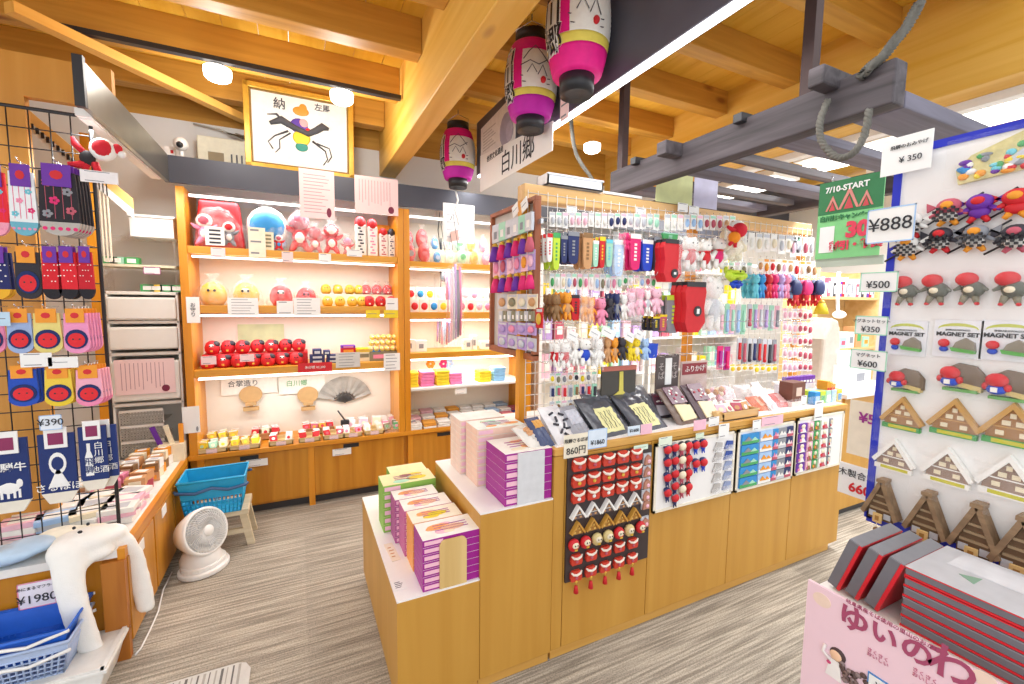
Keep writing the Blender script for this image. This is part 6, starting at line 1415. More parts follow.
class d_label:
    def __init__(s, col, x0, x1, z0, z1, nlines=0, ink=INK): s.spec = (col, x0, x1, z0, z1, nlines, ink)
t = lean('snack_pack', 545, 428, .11, .14, .02, '#e4ddd4', 'whitish clear pack of crackers at the left end of the island top', 'pack', 1.50, 35, 30, d_label('#d8a070', -.3, .1, .5, .8))
t = lean('snack_pack', 552, 432, .075, .16, .02, '#4a5578', 'narrow dark blue printed pack at the left end of the island top', 'pack', 1.49, 40, 12, d_label('#d8a050', -.3, .3, .6, .85))
def d_brush(t, w, h):
    b = MB(); IKb = mat('#3a3a44', .6)
    for i, (x, z, a_) in enumerate(((-.1, .75, 20), (.12, .7, -30), (-.05, .6, 80), (.15, .55, 10), (-.12, .48, -20), (.05, .42, 60), (.1, .34, 5), (-.08, .3, 40), (.0, .2, -50))):
        L_ = w*.22; c_, s_ = math.cos(R(a_)), math.sin(R(a_)); b.tube([(x*w*2 - c_*L_/2, -.005, z*h - s_*L_/2), (x*w*2 + c_*L_/2, -.005, z*h + s_*L_/2)], w*.045, IKb, 5)
    b.build('brush_print', t)
lean('snack_pack', 572, 427, .115, .20, .02, '#ece8ea', 'white pack with bold black brush characters behind the 860 yen card', 'pack', 1.495, 42, 10, d_brush)
lean('snack_pack', 590, 424, .11, .19, .02, '#a9a9b2', 'silver grey packet behind the blue price card', 'pack', 1.50, 42, 12, d_label('#c8c8d2', -.35, .3, .45, .85))
for i, (px, lb) in enumerate(((622, 'dark grey garment pack with a pale yellow label, left of the two'), (658, 'dark grey garment pack with a pale yellow label, right of the two'))):
    lean('garment_pack', px, 416, .21, .24, .022, '#55565e', lb, 'clothing pack', 1.495, 38, 8, d_label('#ece6a8', -.28, .26, .12, .66, 5))
    lean('garment_pack', px - 4, 404, .20, .22, .02, '#64656c', 'plain dark grey garment pack behind the ' + ('left' if i == 0 else 'right') + ' labelled one', 'clothing pack', 1.575, 50, 8)
def d_snack(c1, c2):
    def f(t, w, h):
        r = random.Random(int(w*1000)); b = MB()
        b.box(-w*.42, w*.42, -.005, 0, h*.52, h*.95, mat('#6a4050', .4)); 
        for i in range(12): b.ball((r.uniform(-.35, .35)*w, -.006, r.uniform(.56, .9)*h), (w*.07, .002, h*.03), mat(c2) if i % 2 else C['white'], 6, 4)
        b.prism([(-w*.4, h*.1), (w*.36, h*.12), (w*.42, h*.45), (-w*.36, h*.5)], -.006, 0, mat(c1)); b.build('print', t)
    return f
lean('snack_bag', 694, 415, .135, .23, .03, '#8a7468', 'brown and purple printed snack bag with cream food picture, left', 'snack bag', 1.50, 45, 5, d_snack('#e6d6a8', '#a03050'))
lean('snack_bag', 716, 411, .125, .23, .03, '#7c6a70', 'brown and purple printed snack bag with cream food picture, right', 'snack bag', 1.50, 48, 3, d_snack('#ead8b0', '#b83848'))
for i, px in enumerate((668, 684, 700)):
    lean('snack_bag', px, 395, .12, .14, .025, '#4d4450', 'dark upright snack bag, %s in the row behind the front bags' % nth(i), 'snack bag', 1.64, 60, 0, d_snack('#c8c0c8', '#8a3048'), 'dark snack bags behind')
x, z0, w_, h_ = yrect(603, 637, 366, 402, 1.68)
t = thing('framed_poster', 'dark framed poster panel with a yellow shape standing behind the garment packs', 'poster', (x, 1.69, H3)); h_ = at(620, 366, y=1.69).z - H3
MB().box(-w_/2, w_/2, 0, .01, 0, h_, mat('#4a4640')).box(-w_*.5, w_*.5, -.002, 0, h_*.92, h_, mat('#c87060')).build('panel', t)
b = MB().prism([(-w_*.3, h_*.3), (w_*.1, h_*.28), (w_*.3, h_*.42), (w_*.12, h_*.56), (w_*.1, h_*.9), (0, h_*.9), (0, h_*.56), (-w_*.3, h_*.42)], -.004, 0, mat('#e0d060')); b.build('picture', t)
x, z0, w_, h_ = yrect(658, 680, 355, 388, 1.69); t = thing('sign_panel', 'brown panel with a white vertical label standing behind the snack bags', 'sign', (x, 1.70, z0)); MB().box(-w_/2, w_/2, 0, .01, H3 - z0, h_, mat('#5a4e4c')).box(-w_*.12, w_*.16, -.003, 0, h_*.1, h_*.9, WHITE).build('panel', t)
for s in (-.3, .3): text('そば', h_*.26, mat('#b8aca8'), t, s*w_, h_*.5, -.002, vertical=True)
x, z0, w_, h_ = yrect(681, 707, 361, 387, 1.69); t = thing('sign_panel', 'red and brown sign with white lettering behind the snack bags', 'sign', (x, 1.69, z0)); MB().box(-w_/2, w_/2, 0, .008, H3 - z0, h_, mat('#c8b0a8')).box(-w_*.46, w_*.46, -.002, 0, h_*.5, h_*.92, mat('#8e3038')).build('panel', t)
text('ふりかけ', h_*.26, WHITE, t, 0, h_*.7, -.003)
# wooden tray with clear bag, acrylic cases
a, c = at(722, 414, y=1.49), at(757, 408, y=1.49)
t = thing('wooden_tray', 'light wooden slanted tray with small sweets on the island top', 'tray', ((a.x+c.x)/2, 1.56, H3)); w_ = c.x - a.x
tray_mb(MB(), w_, .16, .045, TOPW).build('tray', t)
packs((a.x+c.x)/2, 1.57, H3 + .008, w_*.9, .13, ['ltpink', 'cream', 'rose', 'tan', 'white'], 10, 'candy_bag', 'the light wooden tray', .06)
t = thing('clear_bag_pile', 'large crumpled clear bag of pink and beige sweets behind the wooden tray', 'bag', ((a.x+c.x)/2, 1.66, H3)); b = MB()
for i in range(26): b.ball((rr.uniform(-.12, .12), rr.uniform(-.03, .03), rr.uniform(.02, .12)), .016, C[['ltpink', 'cream', 'tan', 'white', 'rose'][i % 5]], 7, 5)
b.build('sweets', t); bag_mb(MB(), .34, .12, .26, FILM).build('clear_bag', t)
p = at(725, 410, y=1.475); 
lean('snack_pack', 723, 417, .05, .06, .02, '#d8b070', 'small golden pack at the left end of the wooden tray', 'pack', 1.475, 60, 0)
AX0, AX1 = at(768, 412, y=1.49).x, at(838, 398, y=1.49).x
t = thing('acrylic_case', 'clear acrylic open case along the far end of the island top', 'case', ((AX0+AX1)/2, 1.55, H3)); w_ = AX1 - AX0
MB().box(-w_/2, w_/2, -.085, -.08, 0, .07, ACRYL).build('front', t); MB().box(-w_/2, -w_/2 + .005, -.08, .1, 0, .13, ACRYL).build('side', t); MB().box(w_/2 - .005, w_/2, -.08, .1, 0, .13, ACRYL).build('side', t); MB().box(-w_/2, w_/2, .1, .105, 0, .16, ACRYL).build('back', t)
lean('leaflet_pack', 778, 408, .09, .19, .01, '#f2e8ec', 'white leaflet card leaning in the acrylic case', 'card', 1.52, 48, 14, d_label('#f0c0c8', -.4, .4, .0, .25, 0))
lean('snack_pack', 768, 409, .09, .12, .03, '#e87850', 'orange-red bag left of the leaning white leaflet', 'pack', 1.53, 40, 0, d_label('#f2a080', -.3, .3, .3, .8))
lean('snack_pack', 788, 407, .09, .12, .03, '#e88a88', 'pink-red bag right of the leaning white leaflet', 'pack', 1.54, 40, 0, d_label('#f4c4c0', -.3, .3, .3, .8))
x = at(792, 390, y=1.58).x
t = thing('gift_cube', 'brown cube box with a pale square label in the acrylic case', 'box', (x, 1.58, H3)); MB().box(-.06, .06, -.04, .04, .02, .14, mat('#6e4030')).box(-.065, .065, -.045, .045, 0, .03, mat('#e8d8d0')).box(-.025, .025, -.042, -.04, .06, .11, mat('#d8c0b0')).build('box', t, bevel=.003)
card('price_card', .05, .06, (at(804, 402, y=1.49).x, 1.49, H3 + .015), 'small white and blue price card in front of the brown cube', 'price tag', bars=2)
for i in range(5):
    for j in range(2):
        x = at(811 + i*5.5, 390, y=1.56).x
        o = MB().box(-.024, .024, -.02, .02, 0, .075, C[['blue', 'lime', 'mint', 'ltblue', 'yellow'][(i + j) % 5]]).box(-.018, .018, -.022, -.02, .01, .05, C[['ltblue', 'green', 'white', 'mint', 'blue'][i]]).build('drink_packet', loc=(x, 1.54 + j*.045, H3 + .0), bevel=.003)
        tag(o, '%s small packet, %s in the %s row of the far acrylic case' % (['blue', 'lime', 'mint', 'light blue', 'yellow'][(i+j) % 5], nth(i), ('front', 'back')[j]), 'packet', 'blue and green packets in the far acrylic case')
tag(MB().box(-.16, .14, -.02, .05, 0, .10, mat('#dfe0ea', .4)).build('display_riser', loc=(2.79, 1.66, H3)), 'pale riser behind the blue and green packets', 'stand')
for i in range(9):
    x = 2.665 + i*.031; o = MB().box(-.014, .014, -.018, .018, 0, .045, C['purple']).box(-.010, .010, -.0195, -.018, .004, .02, C['white']).build('purple_packet', loc=(x, 1.66, H3 + .101)); tag(o, 'purple-topped packet, %s in the row on the pale riser' % nth(i), 'packet', 'purple-topped packets on the riser')
for i in range(3):
    x = at(840 + i*6, 392, y=1.56).x
    if x > 2.93: x = 2.93 - (2 - i)*.03
    o = MB().box(-.014, .014, -.03, .03, 0, .13 - i*.01, C['orange']).box(-.01, .01, -.0315, -.03, .03, .09, C['red']).build('orange_packet', loc=(x, 1.56, H3), bevel=.002); tag(o, 'orange packet, %s of the three at the very end of the island top' % nth(i), 'packet', 'orange packets at the end of the island')

# more clear packs tucked behind the front packs on the island
for i, (px, yy, col, lb) in enumerate(((560, 1.62, '#d8d4d6', 'pale crinkled pack behind the brush-character pack'), (580, 1.64, '#c4c4cc', 'silvery crinkled pack behind the brush-character pack'), (600, 1.63, '#8c8c96', 'grey crinkled pack behind the silver one'), (640, 1.66, '#6c6c76', 'dark crinkled pack between the poster and the garment packs'), (735, 1.67, '#e4d8dc', 'pinkish clear pack behind the clear sweets bag'), (752, 1.66, '#ece6e4', 'whitish clear pack behind the clear sweets bag'))):
    o = lean('crinkled_pack', px, 400, .13, .13, .03, col, lb, 'pack', yy, 62, (-8, 6, 12, 0, 5, -6)[i])
# clear film over the hanging goods, each hanging bunch in its own bag
for i, (x0, x1, y0, y1) in enumerate(((577, 592, 292, 326), (624, 641, 286, 320), (556, 570, 338, 370), (590, 602, 334, 370), (676, 697, 234, 275), (700, 720, 272, 335), (610, 623, 232, 280), (721, 742, 226, 266))):
    x, z0, w_, h_ = yrect(x0, x1, y0, y1, 1.60); b = MB(); b.prism([(-w_*.5, 0), (w_*.5, 0), (w_*.46, h_*.5), (w_*.5, h_), (-w_*.5, h_), (-w_*.47, h_*.5)], -.0012, .0, FILM)
    tag(b.build('clear_sleeve', loc=(x, 1.585, z0)), 'clear plastic sleeve over hanging goods, ' + ORD[i] + ' of those on the island grid', 'sleeve', 'clear sleeves on the island grid')
# ---------------------------------------------------------------- blue edged magnet panel on the right
PX = 1.5; BLU = mat('#1c2cb8', .45)
ys0 = .668; zt, zb_ = 1.92, .885
t = thing('magnet_display_panel', 'tall white magnetic panel with a blue edge full of souvenir magnets', 'panel', (PX, -.05, zb_)); h = zt - zb_
MB().box(0, .02, -.55, ys0 + .05, 0, h, WT).build('panel', t)
b = MB().box(-.004, .024, ys0 + .05 - .012, ys0 + .05 + .006, -.006, h + .006, BLU).box(-.004, .024, -.55, ys0 + .05, h - .012, h + .008, BLU).box(-.004, .024, -.55, ys0 + .05, -.016, .014, BLU)
b.build('blue_edge', t)
MB().box(.02, .05, .0, .04, -zb_, h, CHROME).box(.02, .05, -.5, -.46, -zb_, h, CHROME).build('support_post', t)
PF = PX - .002; PFILM = clear('#ffffff', .025)
def pm(px, py, f, nm, lb, cat='magnet', grp=None, bag=None, dx=0):
    p = at(px, py, x=PX - .01)
    o = f.build(nm, loc=(PF - dx, p.y, p.z), rz=R(-90)); tag(o, lb, cat, grp); return o
def film_card(b, w, h): b.box(-w/2, w/2, -.038, -.0375, -h/2, h/2, PFILM)
# checkered candy figures on sticks
def stickfig(c1, c2, s=.05, check=False):
    b = MB(); b.tube([(-s*.9, -.01, -s*.62), (s*1.0, -.012, s*.55)], .0026, BLACK, 5)
    b.ball((0, -.018, s*.18), (s*.42, .014, s*.32), c1, 12, 8); b.ball((0, -.03, s*.22), (s*.22, .006, s*.16), c2, 10, 6)
    b.ball((0, -.014, -s*.22), (s*.34, .012, s*.24), c1 if not check else C['white'], 10, 7)
    for sx in (-1, 1):
        b.tube([(sx*s*.3, -.014, -s*.05), (sx*s*.62, -.016, -s*.2)], [s*.13, s*.06], c1, 6).tube([(sx*s*.15, -.014, -s*.4), (sx*s*.3, -.016, -s*.6)], [s*.13, s*.09], c2, 6)
        b.prism([(sx*s*.4, s*.2), (sx*s*.75, s*.42), (sx*s*.72, s*.02)], -.016, -.01, c1)
    if check:
        for i in range(7):
            for j in range(5):
                if (i + j) % 2: b.box(-s*.42 + i*s*.12, -s*.42 + i*s*.12 + s*.1, -.0345, -.028, -s*.45 + j*s*.12, -s*.45 + j*s*.12 + s*.1, BLACK)
    return b
CHK = [('white', 'red', True, 'black-and-white checkered figure with red face'), ('rose', 'orange', True, 'red checkered figure with orange face'), ('purple', 'red', False, 'purple figure with red face'), ('red', 'orange', False, 'red figure with orange face')]
for i, ((px, py), (a, c, ck, lb)) in enumerate(zip(((912, 225), (950, 211), (981, 207), (1018, 202)), CHK)): pm(px, py, stickfig(C[a], C[c], .06, ck), 'stick_figure_magnet', lb + ', top row of the blue-edged panel', grp=None)
CHK = [('white', 'orange', 'checkered figure with orange face and hands'), ('black', 'red', 'dark checkered figure with red face'), ('grey', 'orange', 'grey checkered figure with gold face'), ('black', 'rose', 'dark figure with rose face')]
for i, ((px, py), (a, c, lb)) in enumerate(zip(((909, 247), (942, 239), (977, 237), (1017, 237)), CHK)): pm(px, py, stickfig(C[a], C[c], .057, True), 'stick_figure_magnet', lb + ', %s in the second row of the blue-edged panel' % nth(i))
def hdoll(s=.085):
    b = MB(); b.ball((-s*.1, -.016, s*.28), (s*.26, .016, s*.2), C['red'], 12, 8); b.ball((s*.05, -.014, -.02*s), (s*.26, .014, s*.24), mat('#5a5c50', .5), 10, 7)
    b.ball((s*.0, -.022, -s*.02), (s*.14, .01, s*.1), C['cream'], 8, 6)
    for q in (-1, 1): b.tube([(q*s*.1, -.014, -s*.2), (q*s*.16, -.018, -s*.4)], [s*.1, s*.06], mat('#8a8470'), 6).ball((q*s*.17, -.018, -s*.42), (s*.06, .01, s*.05), C['red'], 6, 5).tube([(q*s*.2, -.014, s*.06), (q*s*.36, -.018, -s*.04)], [s*.08, s*.04], mat('#6c6e60'), 6)
    film_card(b, s*.95, s*1.1); return b
m0 = None
for i, (px, py) in enumerate(((907, 291), (937, 290), (972, 289), (1013, 289))): pm(px, py, hdoll(), 'bagged_doll_magnet', 'red-hatted grey doll magnet in clear bag, %s in the third row of the panel' % nth(i), grp='red-hatted doll magnets')
def mset(w=.088, h=.095):
    t = MB().box(-w/2, w/2, -.003, 0, -h/2, h/2, mat('#ececf0', .4)); n = 8
    up = [(w*.42*math.cos(PI*k/n), h*.26 + h*.16*math.sin(PI*k/n)) for k in range(n+1)]; lo = [(w*.40*math.cos(PI*k/n), h*.26 + h*.08*math.sin(PI*k/n)) for k in range(n, -1, -1)]
    t.prism(up + lo, -.0036, -.003, mat('#c6cc58'))
    t.ball((-w*.24, -.01, -h*.12), (w*.13, .01, h*.11), C['red'], 10, 7); t.ball((-w*.24, -.008, -h*.28), (w*.1, .008, h*.08), C['royal'], 8, 6)
    t.prism([(-w*.05, -h*.25), (w*.42, -h*.3), (w*.38, -h*.08), (w*.2, h*.04), (w*.02, -h*.08)], -.014, -.003, mat('#8a8070')); t.prism([(-w*.08, -h*.22), (w*.42, -h*.28), (w*.4, -h*.36), (-w*.04, -h*.32)], -.018, -.003, mat('#5aa84a'))
    film_card(t, w, h); return t
for i, (px, py, w) in enumerate(((905, 338, .088), (956, 339, .092), (1007, 341, .094))):
    o = pm(px, py, mset(w), 'magnet_set_pack', 'magnet set pack with red doll and house, %s in the fourth row' % nth(i), grp='magnet set packs')
    text('MAGNET SET', w*.15, INK, o, 0, w*.12, -.004, bold=.0005); text('SHIRAKAWAGO', w*.07, INK, o, 0, w*.24, -.0042)
def thatch(s=.08):
    b = MB(); b.prism([(-s*.1, -s*.2), (s*.5, -s*.3), (s*.5, s*.06), (s*.3, s*.3), (-s*.05, s*.35), (-s*.4, s*.1)], -.012, 0, mat('#7a6a58', .8)); b.prism([(0, -s*.28), (s*.46, -s*.38), (s*.46, -s*.24), (0, -s*.16)], -.016, 0, mat('#d8c080'))
    b.ball((-s*.16, -.022, s*.08), (s*.22, .016, s*.18), C['red'], 10, 7); b.ball((-s*.16, -.02, -s*.16), (s*.2, .014, s*.13), C['royal'], 10, 7); b.box(-s*.22, -s*.1, -.036, -.02, -s*.22, -s*.1, C['white'])
    for q in (-1, 1): b.ball((-s*.16 + q*s*.2, -.02, -s*.1), (s*.08, .01, s*.1), C['red'], 8, 5)
    b.box(-s*.3, s*.4, -.02, -.0, -s*.42, -s*.34, mat('#6aa858')); film_card(b, s*1.05, s*1.0); return b
for i, (px, py, s) in enumerate(((905, 379, .082), (960, 376, .092), (1008, 384, .092))): pm(px, py, thatch(s), 'thatched_house_magnet', 'red and blue doll before a thatched roof, bagged magnet, %s in the fifth row' % nth(i), grp='doll and thatch magnets')
for i, (px, py, s) in enumerate(((901, 417, .092), (953, 423, .098), (1011, 432, .104))):
    b = house_mb(s, mat('#c89a58'), mat('#a87848'), C['cream'], (mat('#3f9a4c'), mat('#c8c030')), .16); film_card(b, s*1.1, s*1.15); pm(px, py + 8, b, 'bagged_house_magnet', 'thatched gabled house magnet on green base in clear bag, %s of its row' % nth(i), grp='green-based house magnets')
for i, (px, py, s) in enumerate(((893, 460, .092), (946, 473, .098), (1007, 486, .104))):
    b = house_mb(s, C['white'], mat('#9a8070'), C['cream'], (C['white'], mat('#c8c030')), .16); film_card(b, s*1.1, s*1.15); pm(px, py + 6, b, 'bagged_house_magnet', 'snow-covered gabled house magnet in clear bag, %s of its row' % nth(i), grp='snow-covered house magnets')
WD = wood('#7c6248', '#9c8060', 'x', .7, 2)
for i, (px, py, s) in enumerate(((879, 520, .094), (924, 538, .099), (973, 556, .105), (1019, 575, .11))):
    p = at(px, py, x=PX - .03); t = thing('wooden_house_ornament', 'dark wooden gabled house ornament, %s along the bottom edge of the panel' % nth(i), 'ornament', (PX - .006, p.y, p.z), R(-90), 'wooden house ornaments'); t.scale = (1, 1, 1.18)
    b = MB(); b.prism([(-s*.3, 0), (s*.3, 0), (s*.3, s*.26), (0, s*.9), (-s*.3, s*.26)], -s*.24, 0, mat('#6e5238', .7)); b.box(-s*.27, -s*.1, -s*.26, -s*.24, s*.06, s*.2, C['silver']).box(s*.1, s*.27, -s*.26, -s*.24, s*.06, s*.2, C['silver']); b.build('walls', t)
    for q in (-1, 1): MB().prism([(q*s*.47, s*.14), (q*s*.38, s*.08), (-q*s*.03, s*.98), (q*s*.05, s*1.06)], -s*.34, .0, WD).build('roof_slab', t)
    MB().box(-s*.11, s*.11, -s*.37, 0, s*1.0, s*1.08, WD).build('ridge', t)
    for k in range(3): MB().box(-s*(.25 - k*.06), s*(.25 - k*.06), -s*.29, -s*.24, s*(.27 + k*.17), s*(.32 + k*.17), mat('#a08868', .7)).build('beam', t)
    MB().box(-s*.11, s*.11, -s*.40, -s*.34, -s*.04, s*.2, mat('#dcb878')).box(-s*.05, s*.05, -s*.405, -s*.40, s*.02, s*.14, mat('#a87838')).build('wooden_plate', t)
    MB().ball((s*.0, -s*.40, -s*.22), s*.07, mat('#8a6848'), 8, 6).tube([(0, -s*.38, -.04*s), (0, -s*.40, -s*.18)], .0012, C['cream'], 4).build('bead', t)
# map shaped pack at top right
a = at(998, 160, x=PX - .02)
t = thing('map_magnet_pack', 'large colourful village map magnet in clear pack at the top right of the panel', 'magnet', (PX - .004, a.y, a.z), R(-90)); s = .125
b = MB().prism([(-s*.55, -s*.32), (s*.7, -s*.2), (s*.7, s*.5), (s*.3, s*.46), (-s*.4, s*.2), (-s*.6, -s*.05)], -.01, 0, mat('#d8cc90', .5, amt=.4, scale=60)); b.build('base', t)
r = random.Random(9); b = MB()
for i in range(30):
    c = ['green', 'blue', 'red', 'yellow', 'orange', 'aqua', 'white', 'purple', 'grey'][i % 9]; x = r.uniform(-.5, .6)*s; z = r.uniform(-.22, .16 + .3*max(0, x/s))*s
    b.ball((x, -.011, z), (r.uniform(.05, .12)*s, .004, r.uniform(.04, .07)*s), C[c], 7, 5)
b.prism([(s*.1, -s*.05), (s*.62, s*.42), (s*.68, s*.3), (s*.2, -s*.12)], -.014, -.01, C['silver']); b.build('painted_relief', t)
MB().box(-s*.75, s*.75, -.019, -.018, -s*.42, s*.56, PFILM).build('clear_pack', t)

# ---------------------------------------------------------------- low table with sweet boxes and the pink sign in front
t = thing('display_table', 'pale wooden display table carrying the black and red sweet boxes', 'table', (1.36, .2, 0)); TZ = .785
MB().box(-.20, .11, -.55, .42, TZ - .03, TZ, mat('#efe8e0', .4)).build('tabletop', t); MB().box(-.21, .12, -.56, .0, TZ - .06, TZ - .002, ORWY).build('apron', t)
for sx in (-.18, .08):
    for sy in (-.52, .38): MB().box(sx, sx + .04, sy, sy + .04, 0, TZ - .03, ISL).build('leg', t)
GL = mat('#8c8c92', .35); RD = mat('#d8202c', .4); LG2 = mat('#c8c8cc', .3); DKB = mat('#727278', .4)
fy0, fy1 = .49, .20
for k in range(6):
    z = TZ + .001 + k*.0235; x0 = 1.20
    t = thing('flat_sweet_box', 'grey and red flat sweet box, %s from the bottom of the lying stack' % ORD[k], 'box', (x0, .24, z), 0, 'flat sweet boxes in the lying stack')
    MB().box(0, .197, -.14, .215, 0, .0045, RD).build('base', t); MB().box(.001, .196, -.139, .214, .0045, .019, DKB).build('lid', t, bevel=.001); MB().box(0, .197, -.14, .215, .019, .0215, RD if k > 3 else GL).build('lid_edge', t)
    if k == 5:
        MB().box(.0, .197, -.14, .215, .0216, .0225, LG2).build('printed_top', t)
        b = MB(); b.prism([(.05, .12), (.07, .15), (.09, .12)], .0226, .0235, mat('#88a890'), 'z'); b.prism([(.1, .02), (.18, .02), (.18, .18), (.1, .18)], .0226, .0232, mat('#e4e4e8', .15), 'z'); b.build('top_print', t)
for k in range(3):
    y = .485 + k*.041
    t = thing('leaning_sweet_box', 'grey and red sweet box leaning on its side, %s from the lying stack' % ORD[k], 'box', (1.20, y + .012, TZ + .004), 0, 'sweet boxes leaning on their sides'); t.rotation_euler = (R(17), 0, 0)
    MB().box(0, .19, 0, .0075, 0, .14, RD).build('base', t); MB().box(.001, .189, .0075, .030, .0, .139, DKB).build('lid', t, bevel=.001); MB().box(.002, .188, .002, .029, .139, .1415, GL).build('lid_edge', t)
# pink sign board
p0 = at(808, 581, x=1.1); p1 = at(1024, 694, x=1.1); w = p0.y + .02; H_ = .42; yR = -.02; w = p0.y - yR
t = thing('pink_sign_board', 'pink sign board with large hiragana title standing in front of the sweet boxes', 'sign', (1.1, yR + w/2, .835 - H_), R(-90))
PK = mat('#f2d0da', .5, amt=.02); MR = mat('#a8486a', .6)
MB().box(-w/2, w/2, 0, .008, 0, H_, PK).build('board', t)
def sx(px, py): v = at(px, py, x=1.1); return (yR + w/2 - v.y, v.z - (.835 - H_))
for ch, px, py, sz, rot_ in (('ゆ', 854, 621, .062, 0), ('い', 884, 636, .05, 0), ('の', 917, 653, .055, 0), ('わ', 952, 668, .075, 0)):
    q = sx(px, py); text(ch, sz, MR, t, q[0], q[1], -.0015, bold=.0016)
text('岐阜県産そば使用の里山のおかし', .011, MR, t, sx(890, 625)[0], sx(890, 624)[1], -.0015)
q = sx(838, 655); b = MB(); OUT = mat('#4a3a38')
b.ball((q[0], -.001, q[1]), (.017, .003, .016), mat('#4a3434'), 14, 8); b.ball((q[0] - .003, -.003, q[1] - .003), (.013, .003, .012), mat('#f0c4a0'), 12, 8); b.prism([(q[0] - .022, q[1] - .06), (q[0] + .012, q[1] - .06), (q[0] + .006, q[1] - .016), (q[0] - .014, q[1] - .016)], -.003, -.0005, mat('#f2ece8')); b.tube([(q[0] - .014, -.003, q[1] - .02), (q[0] - .03, -.003, q[1] - .01), (q[0] - .026, -.003, q[1] + .008)], .004, mat('#f0e4e0'), 6); b.disc((q[0] - .016, q[1] - .028), .005, .004, -.0042, -.003, mat('#d04878'), 8)
b.build('drawn_child', t)
q = sx(852, 676); b = MB(); 
for i in range(22): b.ball((q[0] + rr.uniform(-.022, .03), -.002, q[1] + rr.uniform(-.02, .02)), (.007, .004, .006), mat(['#5a4440', '#7a605a', '#8f7a78'][i % 3]), 6, 5)
b.build('sweets_picture', t)
q = sx(884, 690); MB().box(q[0] - .03, q[0] + .05, -.002, 0, q[1] - .05, q[1] + .02, mat('#4a88c8')).box(q[0] - .027, q[0] + .047, -.003, -.002, q[1] - .047, q[1] + .017, WHITE).build('price_panel', t)
text('¥ 1,080', .016, INK, t, q[0] + .01, q[1] + .002, -.004)
for (px, py) in ((878, 657), (925, 678)):
    q = sx(px, py); text('さくさく\nおいしい', .010, mat('#c87890'), t, q[0], q[1], -.0015)
for (px, py, r_) in ((822, 600, .02), (985, 680, .018)):
    q = sx(px, py); b = MB(); b.disc(q, r_, r_*.8, -.0012, 0, mat('#f2d6c4'), 16); b.build('pale_flower', t)


# ---------------------------------------------------------------- beyond the island: shelf unit and clutter
sh = at(850, 297, y=2.35)
t = thing('side_shelf_unit', 'pale wooden shelf unit with books beyond the far end of the island', 'shelving', (sh.x, 2.5, 0)); LW2 = wood('#d8b070', '#e6c48c', 'x', .5, .8)
for xx in (-.5, .5): MB().box(xx - .015, xx + .015, -.15, .15, 0, sh.z + .25, LW2).build('side_panel', t)
MB().box(-.48, .48, .14, .15, 0, sh.z + .25, LW2).build('back_panel', t)
zs = [.35, .75, 1.1, sh.z]
for z in zs: MB().box(-.485, .485, -.15, .14, z - .025, z, LW2).build('shelf', t)
for i in range(20):
    x = sh.x - .46 + i*.046; hh = .15 + .03*math.sin(i*2.3); c = ['grey', 'white', 'ltblue', 'rose', 'silver', 'black', 'cream', 'purple', 'red', 'white'][i % 10]
    o = MB().box(-.018, .018, -.07, .07, 0, hh, C[c]).box(-.012, .012, -.071, -.07, hh*.2, hh*.8, C['white' if c != 'white' else 'grey']).build('book', loc=(x, 2.43, sh.z + .001), ry=0); tag(o, '%s booklet, %s on the top shelf beyond the island' % (c.replace('lt', 'light '), nth(i) if i < 20 else 'last'), 'book', 'booklets on the far shelf')
for k, z in enumerate((.35, .75, 1.1)):
    for i in range(7):
        x = sh.x - .40 + i*.13; c = ['white', 'cream', 'silver', 'tan', 'ltblue', 'white', 'mint'][(i*3 + k) % 7]; hh = .10 + .05*((i*7 + k*3) % 3)
        o = MB().box(-.05, .05, -.06, .06, 0, hh, C[c]).box(-.03, .03, -.062, -.06, hh*.3, hh*.7, C[['orange', 'rose', 'grey', 'green'][(i + k) % 4]]).build('carton', loc=(x, 2.43, z + .001), bevel=.003); tag(o, '%s carton, %s on the %s shelf beyond the island' % (c.replace('lt', 'light '), nth(i), ('lowest', 'second lowest', 'middle')[k]), 'box', 'cartons on the far shelf unit')
# grey covered bag and white counter things at the far right of the island
p = at(822, 372, y=2.05)
t = thing('checkout_counter', 'honey-coloured counter block beyond the far end of the island', 'counter', (3.75, 1.95, 0)); MB().box(-.35, .5, -.25, .25, .05, .86, ISL).box(-.33, .48, -.23, .23, 0, .05, SLATE).build('body', t); MB().box(-.37, .52, -.27, .27, .86, .89, WT).build('top', t)
t = thing('covered_device', 'tall beige-grey plastic-covered bundle beside the far end of the grid', 'cover', (at(821, 340, y=2.0).x, 2.0, .891)); b = MB(); b.prism([(-.11, 0), (.13, 0), (.12, .35), (.07, .50), (-.02, .52), (-.10, .36)], -.08, .08, mat('#b8ada0', .35)); b.build('cover', t, bevel=.02)
t = thing('white_device', 'white boxy device with a round lid on the far counter', 'device', (at(848, 355, y=1.9).x, 1.9, .891)); MB().box(-.14, .14, -.1, .1, 0, .16, WHITE).build('body', t, bevel=.012); MB().box(-.11, .11, -.08, .08, .16, .26, mat('#e8eef2')).build('lid', t, bevel=.02); MB().box(-.06, .04, -.103, -.1, .05, .11, C['grey']).build('screen', t)
p = at(838, 312, y=1.95); t = thing('clip_lamp', 'white slim lamp arm hanging before the far shelf', 'lamp', (p.x, 1.95, p.z)); MB().tube([(-.03, 0, .30), (-.02, 0, .1), (.0, 0, 0)], .012, WHITE, 8).build('arm', t); MB().ball((.02, 0, -.02), (.06, .04, .03), WHITE).build('shade', t)
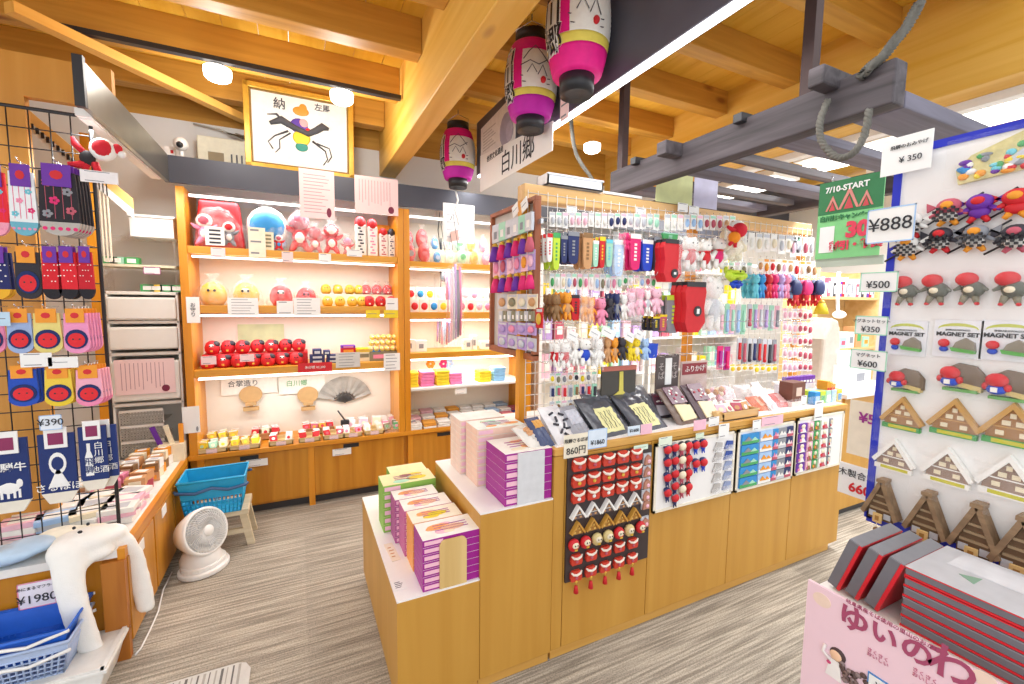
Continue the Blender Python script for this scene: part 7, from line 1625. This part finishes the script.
# extra wall shelving far right, seen through the gaps
for j, (x0, x1) in enumerate(((1.95, 3.2), (3.25, 4.6))):
    t = thing('wall_display_rack', ('white wall rack behind the island grid' if j == 0 else 'white wall rack at the far right back'), 'shelving', ((x0+x1)/2, 3.6, 0)); h = (x1-x0)/2
    for xx in (-h, h - .03): MB().box(xx, xx + .03, -.15, .15, 0, 2.15, WHITE).build('side_panel', t)
    MB().box(-h + .03, h - .03, .14, .15, 0, 2.15, CRM).build('back_panel', t)
    for z in (.45, .8, 1.15, 1.5, 1.85): MB().box(-h + .03, h - .03, -.15, .14, z - .02, z, WHITE).build('shelf', t)
    for z in (.8, 1.15, 1.5, 1.85):
        for i in range(9):
            x = (x0+x1)/2 - h + .1 + i*(2*h - .2)/8; c = ['ltpink', 'white', 'mint', 'lilac', 'cream', 'ltblue', 'rose', 'yellow'][(i*3 + int(z*10)) % 8]; hh = .12 + .05*((i*5 + int(z*7)) % 3)
            o = MB().box(-.05, .05, -.04, .04, 0, hh, C[c]).box(-.03, .03, -.042, -.04, hh*.3, hh*.75, C['white' if c != 'white' else 'pink']).build('gift_box', loc=(x, 3.52, z + .001), bevel=.003)
            tag(o, '%s gift box, %s on the %s level of the %s wall rack' % (c.replace('lt', 'light '), nth(i), {.8: 'lowest', 1.15: 'second', 1.5: 'third', 1.85: 'top'}[z], ('near', 'far')[j]), 'box', 'gift boxes on the %s wall rack' % ('near', 'far')[j])

# ---------------------------------------------------------------- short labels
for o in SC.objects:
    l = o.get('label')
    if not l:
        if l == '': del o['label']
        continue
    for a_, b_ in (('ltblue', 'pale-blue'), ('ltpink', 'pale-pink'), ('light blue', 'pale-blue'), ('light pink', 'pale-pink'), ('hotpink', 'hot-pink'), ('hot pink', 'hot-pink'), ('dotted dotted', 'dotted')): l = l.replace(a_, b_)
    for a_, b_ in ((' from the left of the three', ' from the left'), (' from the left of the four', ' from the left'), (' of the three,', ','), (', front one of its hook', ', frontmost'), (' behind the front in its bunch', ' in its bunch'), ('front one in its bunch', 'front of its bunch'), ('in the colourful far row of the island grid', 'in the far row of the grid'), (' on the shelf over the white boxes', ' above the white boxes'), (' from the left', ' from left'),
                   (' from the bottom', ' from bottom'), ('on the counter below the towels', 'below the towels'), ('at the far end of the island grid', 'at the far grid end'), ('on the third shelf between the blue boxes and the gold balls', 'between the blue boxes and gold balls')):
        if len(l.split()) > 16: l = l.replace(a_, b_)
    while len(l.split()) > 16 and ' the ' in l:
        i = l.rindex(' the '); l = l[:i] + l[i+4:]
    o['label'] = ' '.join(l.split())

# prints and lettering belong to the board, paper or pouch that carries them
CARRY = ('paper_body', 'canvas', 'board', 'pouch', 'panel')
MOVE = ('lettering', 'print', 'ink_drawing', 'brush_drawing', 'house_emblem', 'photo_print', 'picture', 'drawn_child', 'sweets_picture', 'price_panel', 'pale_flower', 'hem')
for o in list(SC.objects):
    if o.get('label') and o.children:
        c = next((k for n_ in CARRY for k in o.children if k.name.split('.')[0] == n_), None)
        if c and c.location.length < 1e-6:
            for k in list(o.children):
                if k != c and k.name.split('.')[0] in MOVE: k.parent = c
